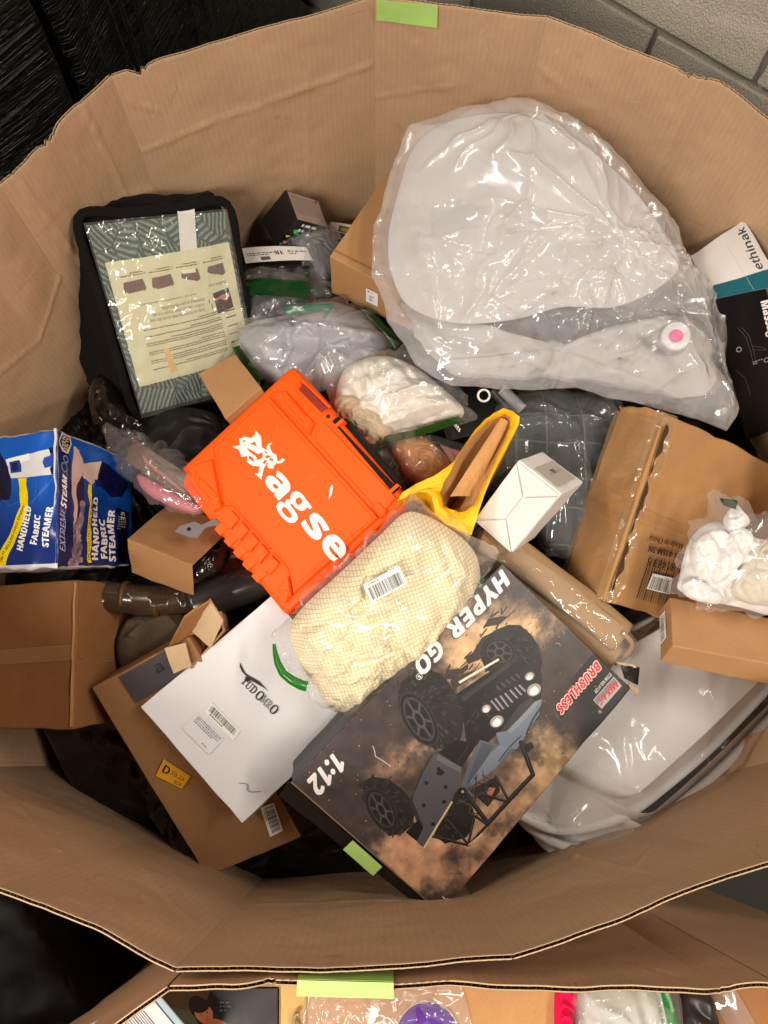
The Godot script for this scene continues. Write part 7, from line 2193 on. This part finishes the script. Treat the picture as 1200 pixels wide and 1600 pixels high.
func build_second_bin() -> void:
	var rng := RandomNumberGenerator.new()
	rng.seed = 55
	# ---- kraft box with a purple disc under film
	var t := thing("kraft_box", "large kraft box in the near bin with a round purple window", "box")
	var c := []
	for k in 8: c.append(at([480, 872][k & 1], [1534, 1760][(k >> 2) & 1], 0.80 if k & 2 else 0.65))
	obj("carton", hexbox(c, 0.002, 0.001, 101, kraft(Color(0.76, 0.57, 0.38), 0.01), {}, [], 10), null, t)
	var q := quad_of(c, 0)
	var n: Vector3 = (q[2] - q[0]).cross(q[1] - q[0]).normalized()
	var o := unproject_on(q, 668, 1622, 0.0)
	var ex: Vector3 = (q[1] - q[0]).normalized()
	var ey := n.cross(ex)
	if ey.dot(q[2] - q[0]) < 0: ey = -ey
	var r := (unproject_on(q, 668, 1564, 0.0) - o).length()
	obj("window_rim", plate(o, ex, ey, disc(r * 1.03, 0, 0, 48), 0.0, 0.0018, 0.0004), M.kraft_torn, t)
	var ring := []
	for k in 16: ring.append(o + ex * r * cos(TAU * k / 16) + ey * r * sin(TAU * k / 16) + n * 0.001)
	obj("purple_cloth", pillow(ring, 0.006, 0.0, {"amp": 0.004, "freq": 24.0, "stretch": 2.0, "seed": 4, "m": 64, "k": 20}), cloth(Color(0.36, 0.20, 0.55), M.grainy, 0.02, 10.0), t)
	decal(q, [[0.21, -0.02], [0.52, -0.02], [0.24, 0.30], [0.50, 0.30]], 0.0016, M.tape_clear, t, "clear_tape", 0.001)
	var fr := [[484, 1540], [560, 1534], [640, 1536], [720, 1538], [720, 1700], [490, 1700]]
	var w := []
	for p in fr: w.append(unproject_on(q, p[0], p[1], 0.002))
	obj("clear_film", pillow(w, 0.004, 0.0, {"amp": 0.006, "freq": 22.0, "amp2": 0.003, "freq2": 60.0, "seed": 6, "pw": 8.0, "m": 120, "k": 40}), M.clear, t)
	# ---- pale yellow box
	t = thing("yellow_box", "narrow pale yellow box at the left of the purple window box", "box")
	var c8 := []
	for k in 8: c8.append(at(438 if not (k & 1) else 480, 1533 if not (k & 4) else 1700, 0.795 if k & 2 else 0.66))
	obj("carton", hexbox(c8, 0.002, 0.001, 102, mat(Color(0.74, 0.60, 0.33), 0.5)), null, t)
	obj("clear_clip", tube([at(468, 1584, 0.80), at(462, 1586, 0.80), at(460, 1600, 0.80), at(470, 1612, 0.80)], 0.002, 6), mat(Color(0.55, 0.5, 0.4), 0.2), t)
	# ---- dark box with a picture of a baby
	t = thing("picture_box", "dark box in the near bin printed with a baby's photograph", "box")
	for k in 8: c8[k] = at([250, 436][k & 1], [1542, 1690][(k >> 2) & 1], 0.72 if k & 2 else 0.6)
	var im := canvas(600, 500, Color(0.105, 0.065, 0.04))
	fillp(im, [[0, 0], [260, 0], [220, 120], [120, 260], [0, 240]], Color(0.30, 0.21, 0.14))
	fillp(im, [[40, 110], [150, 130], [230, 260], [0, 300]], Color(0.30, 0.30, 0.25))
	fillp(im, [[300, 20], [400, 80], [360, 220], [250, 130]], Color(0.055, 0.075, 0.11))
	words(im, 300, 80, 60, 10, 3, Color(0.35, 0.36, 0.38), rng)
	fillp(im, [[420, 130], [520, 260], [560, 420], [420, 300]], Color(0.14, 0.15, 0.09))
	ell(im, 195, 110, 46, 66, -0.5, Color(0.07, 0.02, 0.025))
	ell(im, 220, 142, 44, 58, -0.5, Color(0.66, 0.40, 0.27))
	ell(im, 205, 104, 44, 36, -0.4, Color(0.08, 0.03, 0.03))
	for e in [[208, 148], [238, 138]]: ell(im, e[0], e[1], 5, 3, -0.4, Color(0.10, 0.05, 0.04))
	ell(im, 236, 160, 6, 5, 0, Color(0.55, 0.30, 0.20))
	stroke(im, [[228, 180], [248, 172]], 4, Color(0.48, 0.18, 0.15))
	ell(im, 290, 250, 90, 70, 0.7, Color(0.62, 0.36, 0.23))
	fillp(im, [[225, 190], [262, 180], [300, 230], [240, 240]], Color(0.60, 0.35, 0.23))
	obj("carton", hexbox(c8, 0.002, 0.001, 103, mat(Color(0.08, 0.06, 0.05), 0.4), {0: printed(im, 0.35)}), null, t)
	# ---- white box with a barcode
	t = thing("white_carton", "white carton with a large barcode at the near bin's left", "box")
	var P := [[140, 1600], [246, 1550], [140, 1600], [246, 1550], [220, 1700], [330, 1650], [220, 1700], [330, 1650]]
	for k in 8: c8[k] = at(P[k][0], P[k][1], 0.77 if k & 2 else 0.65)
	im = canvas(500, 500, Color(0.84, 0.84, 0.85))
	bars(im, 190, 70, 160, 190, Color(0.2, 0.2, 0.21), rng, 3)
	words(im, 190, 272, 150, 8, 1, Color(0.2, 0.2, 0.21), rng)
	fillp(im, [[440, 0], [452, 0], [452, 500], [440, 500]], Color(0.12, 0.15, 0.18))
	fillp(im, [[453, 0], [500, 0], [500, 500], [453, 500]], Color(0.62, 0.74, 0.78))
	obj("carton", hexbox(c8, 0.002, 0.001, 104, mat(Color(0.84, 0.84, 0.85), 0.45), {0: printed(im, 0.4)}), null, t)
	# ---- clear bag with pink and white goods
	bag([[868, 1540], [884, 1532], [900, 1545], [892, 1580], [900, 1640], [872, 1660], [866, 1600]], 0.80, 0.016, 0.02, {"amp": 0.010, "freq": 30.0, "seed": 111}, cloth(Color(0.86, 0.08, 0.30), M.grainy, 0.03, 14.0), "pink_cloth", "bright pink cloth at the right of the purple window box", "cloth")
	bag([[900, 1530], [980, 1528], [1036, 1534], [1050, 1600], [1040, 1700], [900, 1700], [896, 1600]], 0.79, 0.02, 0.03, {"amp": 0.008, "freq": 16.0, "seed": 112}, cloth(Color(0.72, 0.73, 0.70), M.grainy, 0.03, 10.0), "white_cloth", "greyish white cloth in a clear bag in the near bin", "cloth")
	var cb := bag([[872, 1528], [960, 1520], [1046, 1528], [1066, 1600], [1050, 1710], [890, 1710], [866, 1600]], 0.793, 0.034, 0.03, {"amp": 0.010, "freq": 20.0, "amp2": 0.003, "freq2": 60.0, "seed": 113, "m": 130, "k": 40}, M.clear, "clear_bag", "clear bag over pink and white cloth in the near bin", "plastic bag", "clear bags of clothes")
	obj("green_band", sheet([at(1030, 1540, 0.818), at(1044, 1540, 0.818), at(1044, 1606, 0.818), at(1060, 1606, 0.818)], 0.0004, 0.002, 4, M.green_tape, 8), null, cb)
	bag([[1048, 1540], [1100, 1540], [1120, 1600], [1110, 1700], [1060, 1700]], 0.76, 0.03, 0.03, {"amp": 0.008, "freq": 18.0, "seed": 114}, mat(Color(0.16, 0.15, 0.15), 0.35), "grey_pouch", "dark grey plastic pouch beside the near bin's clear bag", "pouch")
	# ---- brown boxes at the right
	t = thing("brown_box", "brown box with clear film at the near bin's far right", "box")
	P = [[1096, 1544], [1290, 1530], [1096, 1544], [1290, 1530], [1160, 1680], [1330, 1650], [1160, 1680], [1330, 1650]]
	for k in 8: c8[k] = at(P[k][0], P[k][1], 0.75 if k & 2 else 0.62)
	obj("carton", hexbox(c8, 0.003, 0.002, 105, M.kraft_deep), null, t)
	decal(quad_of(c8, 0), [[0.02, 0.0], [0.25, 0.0], [0.12, 1.0], [0.35, 1.0]], 0.003, M.clear, t, "clear_film", 0.003)
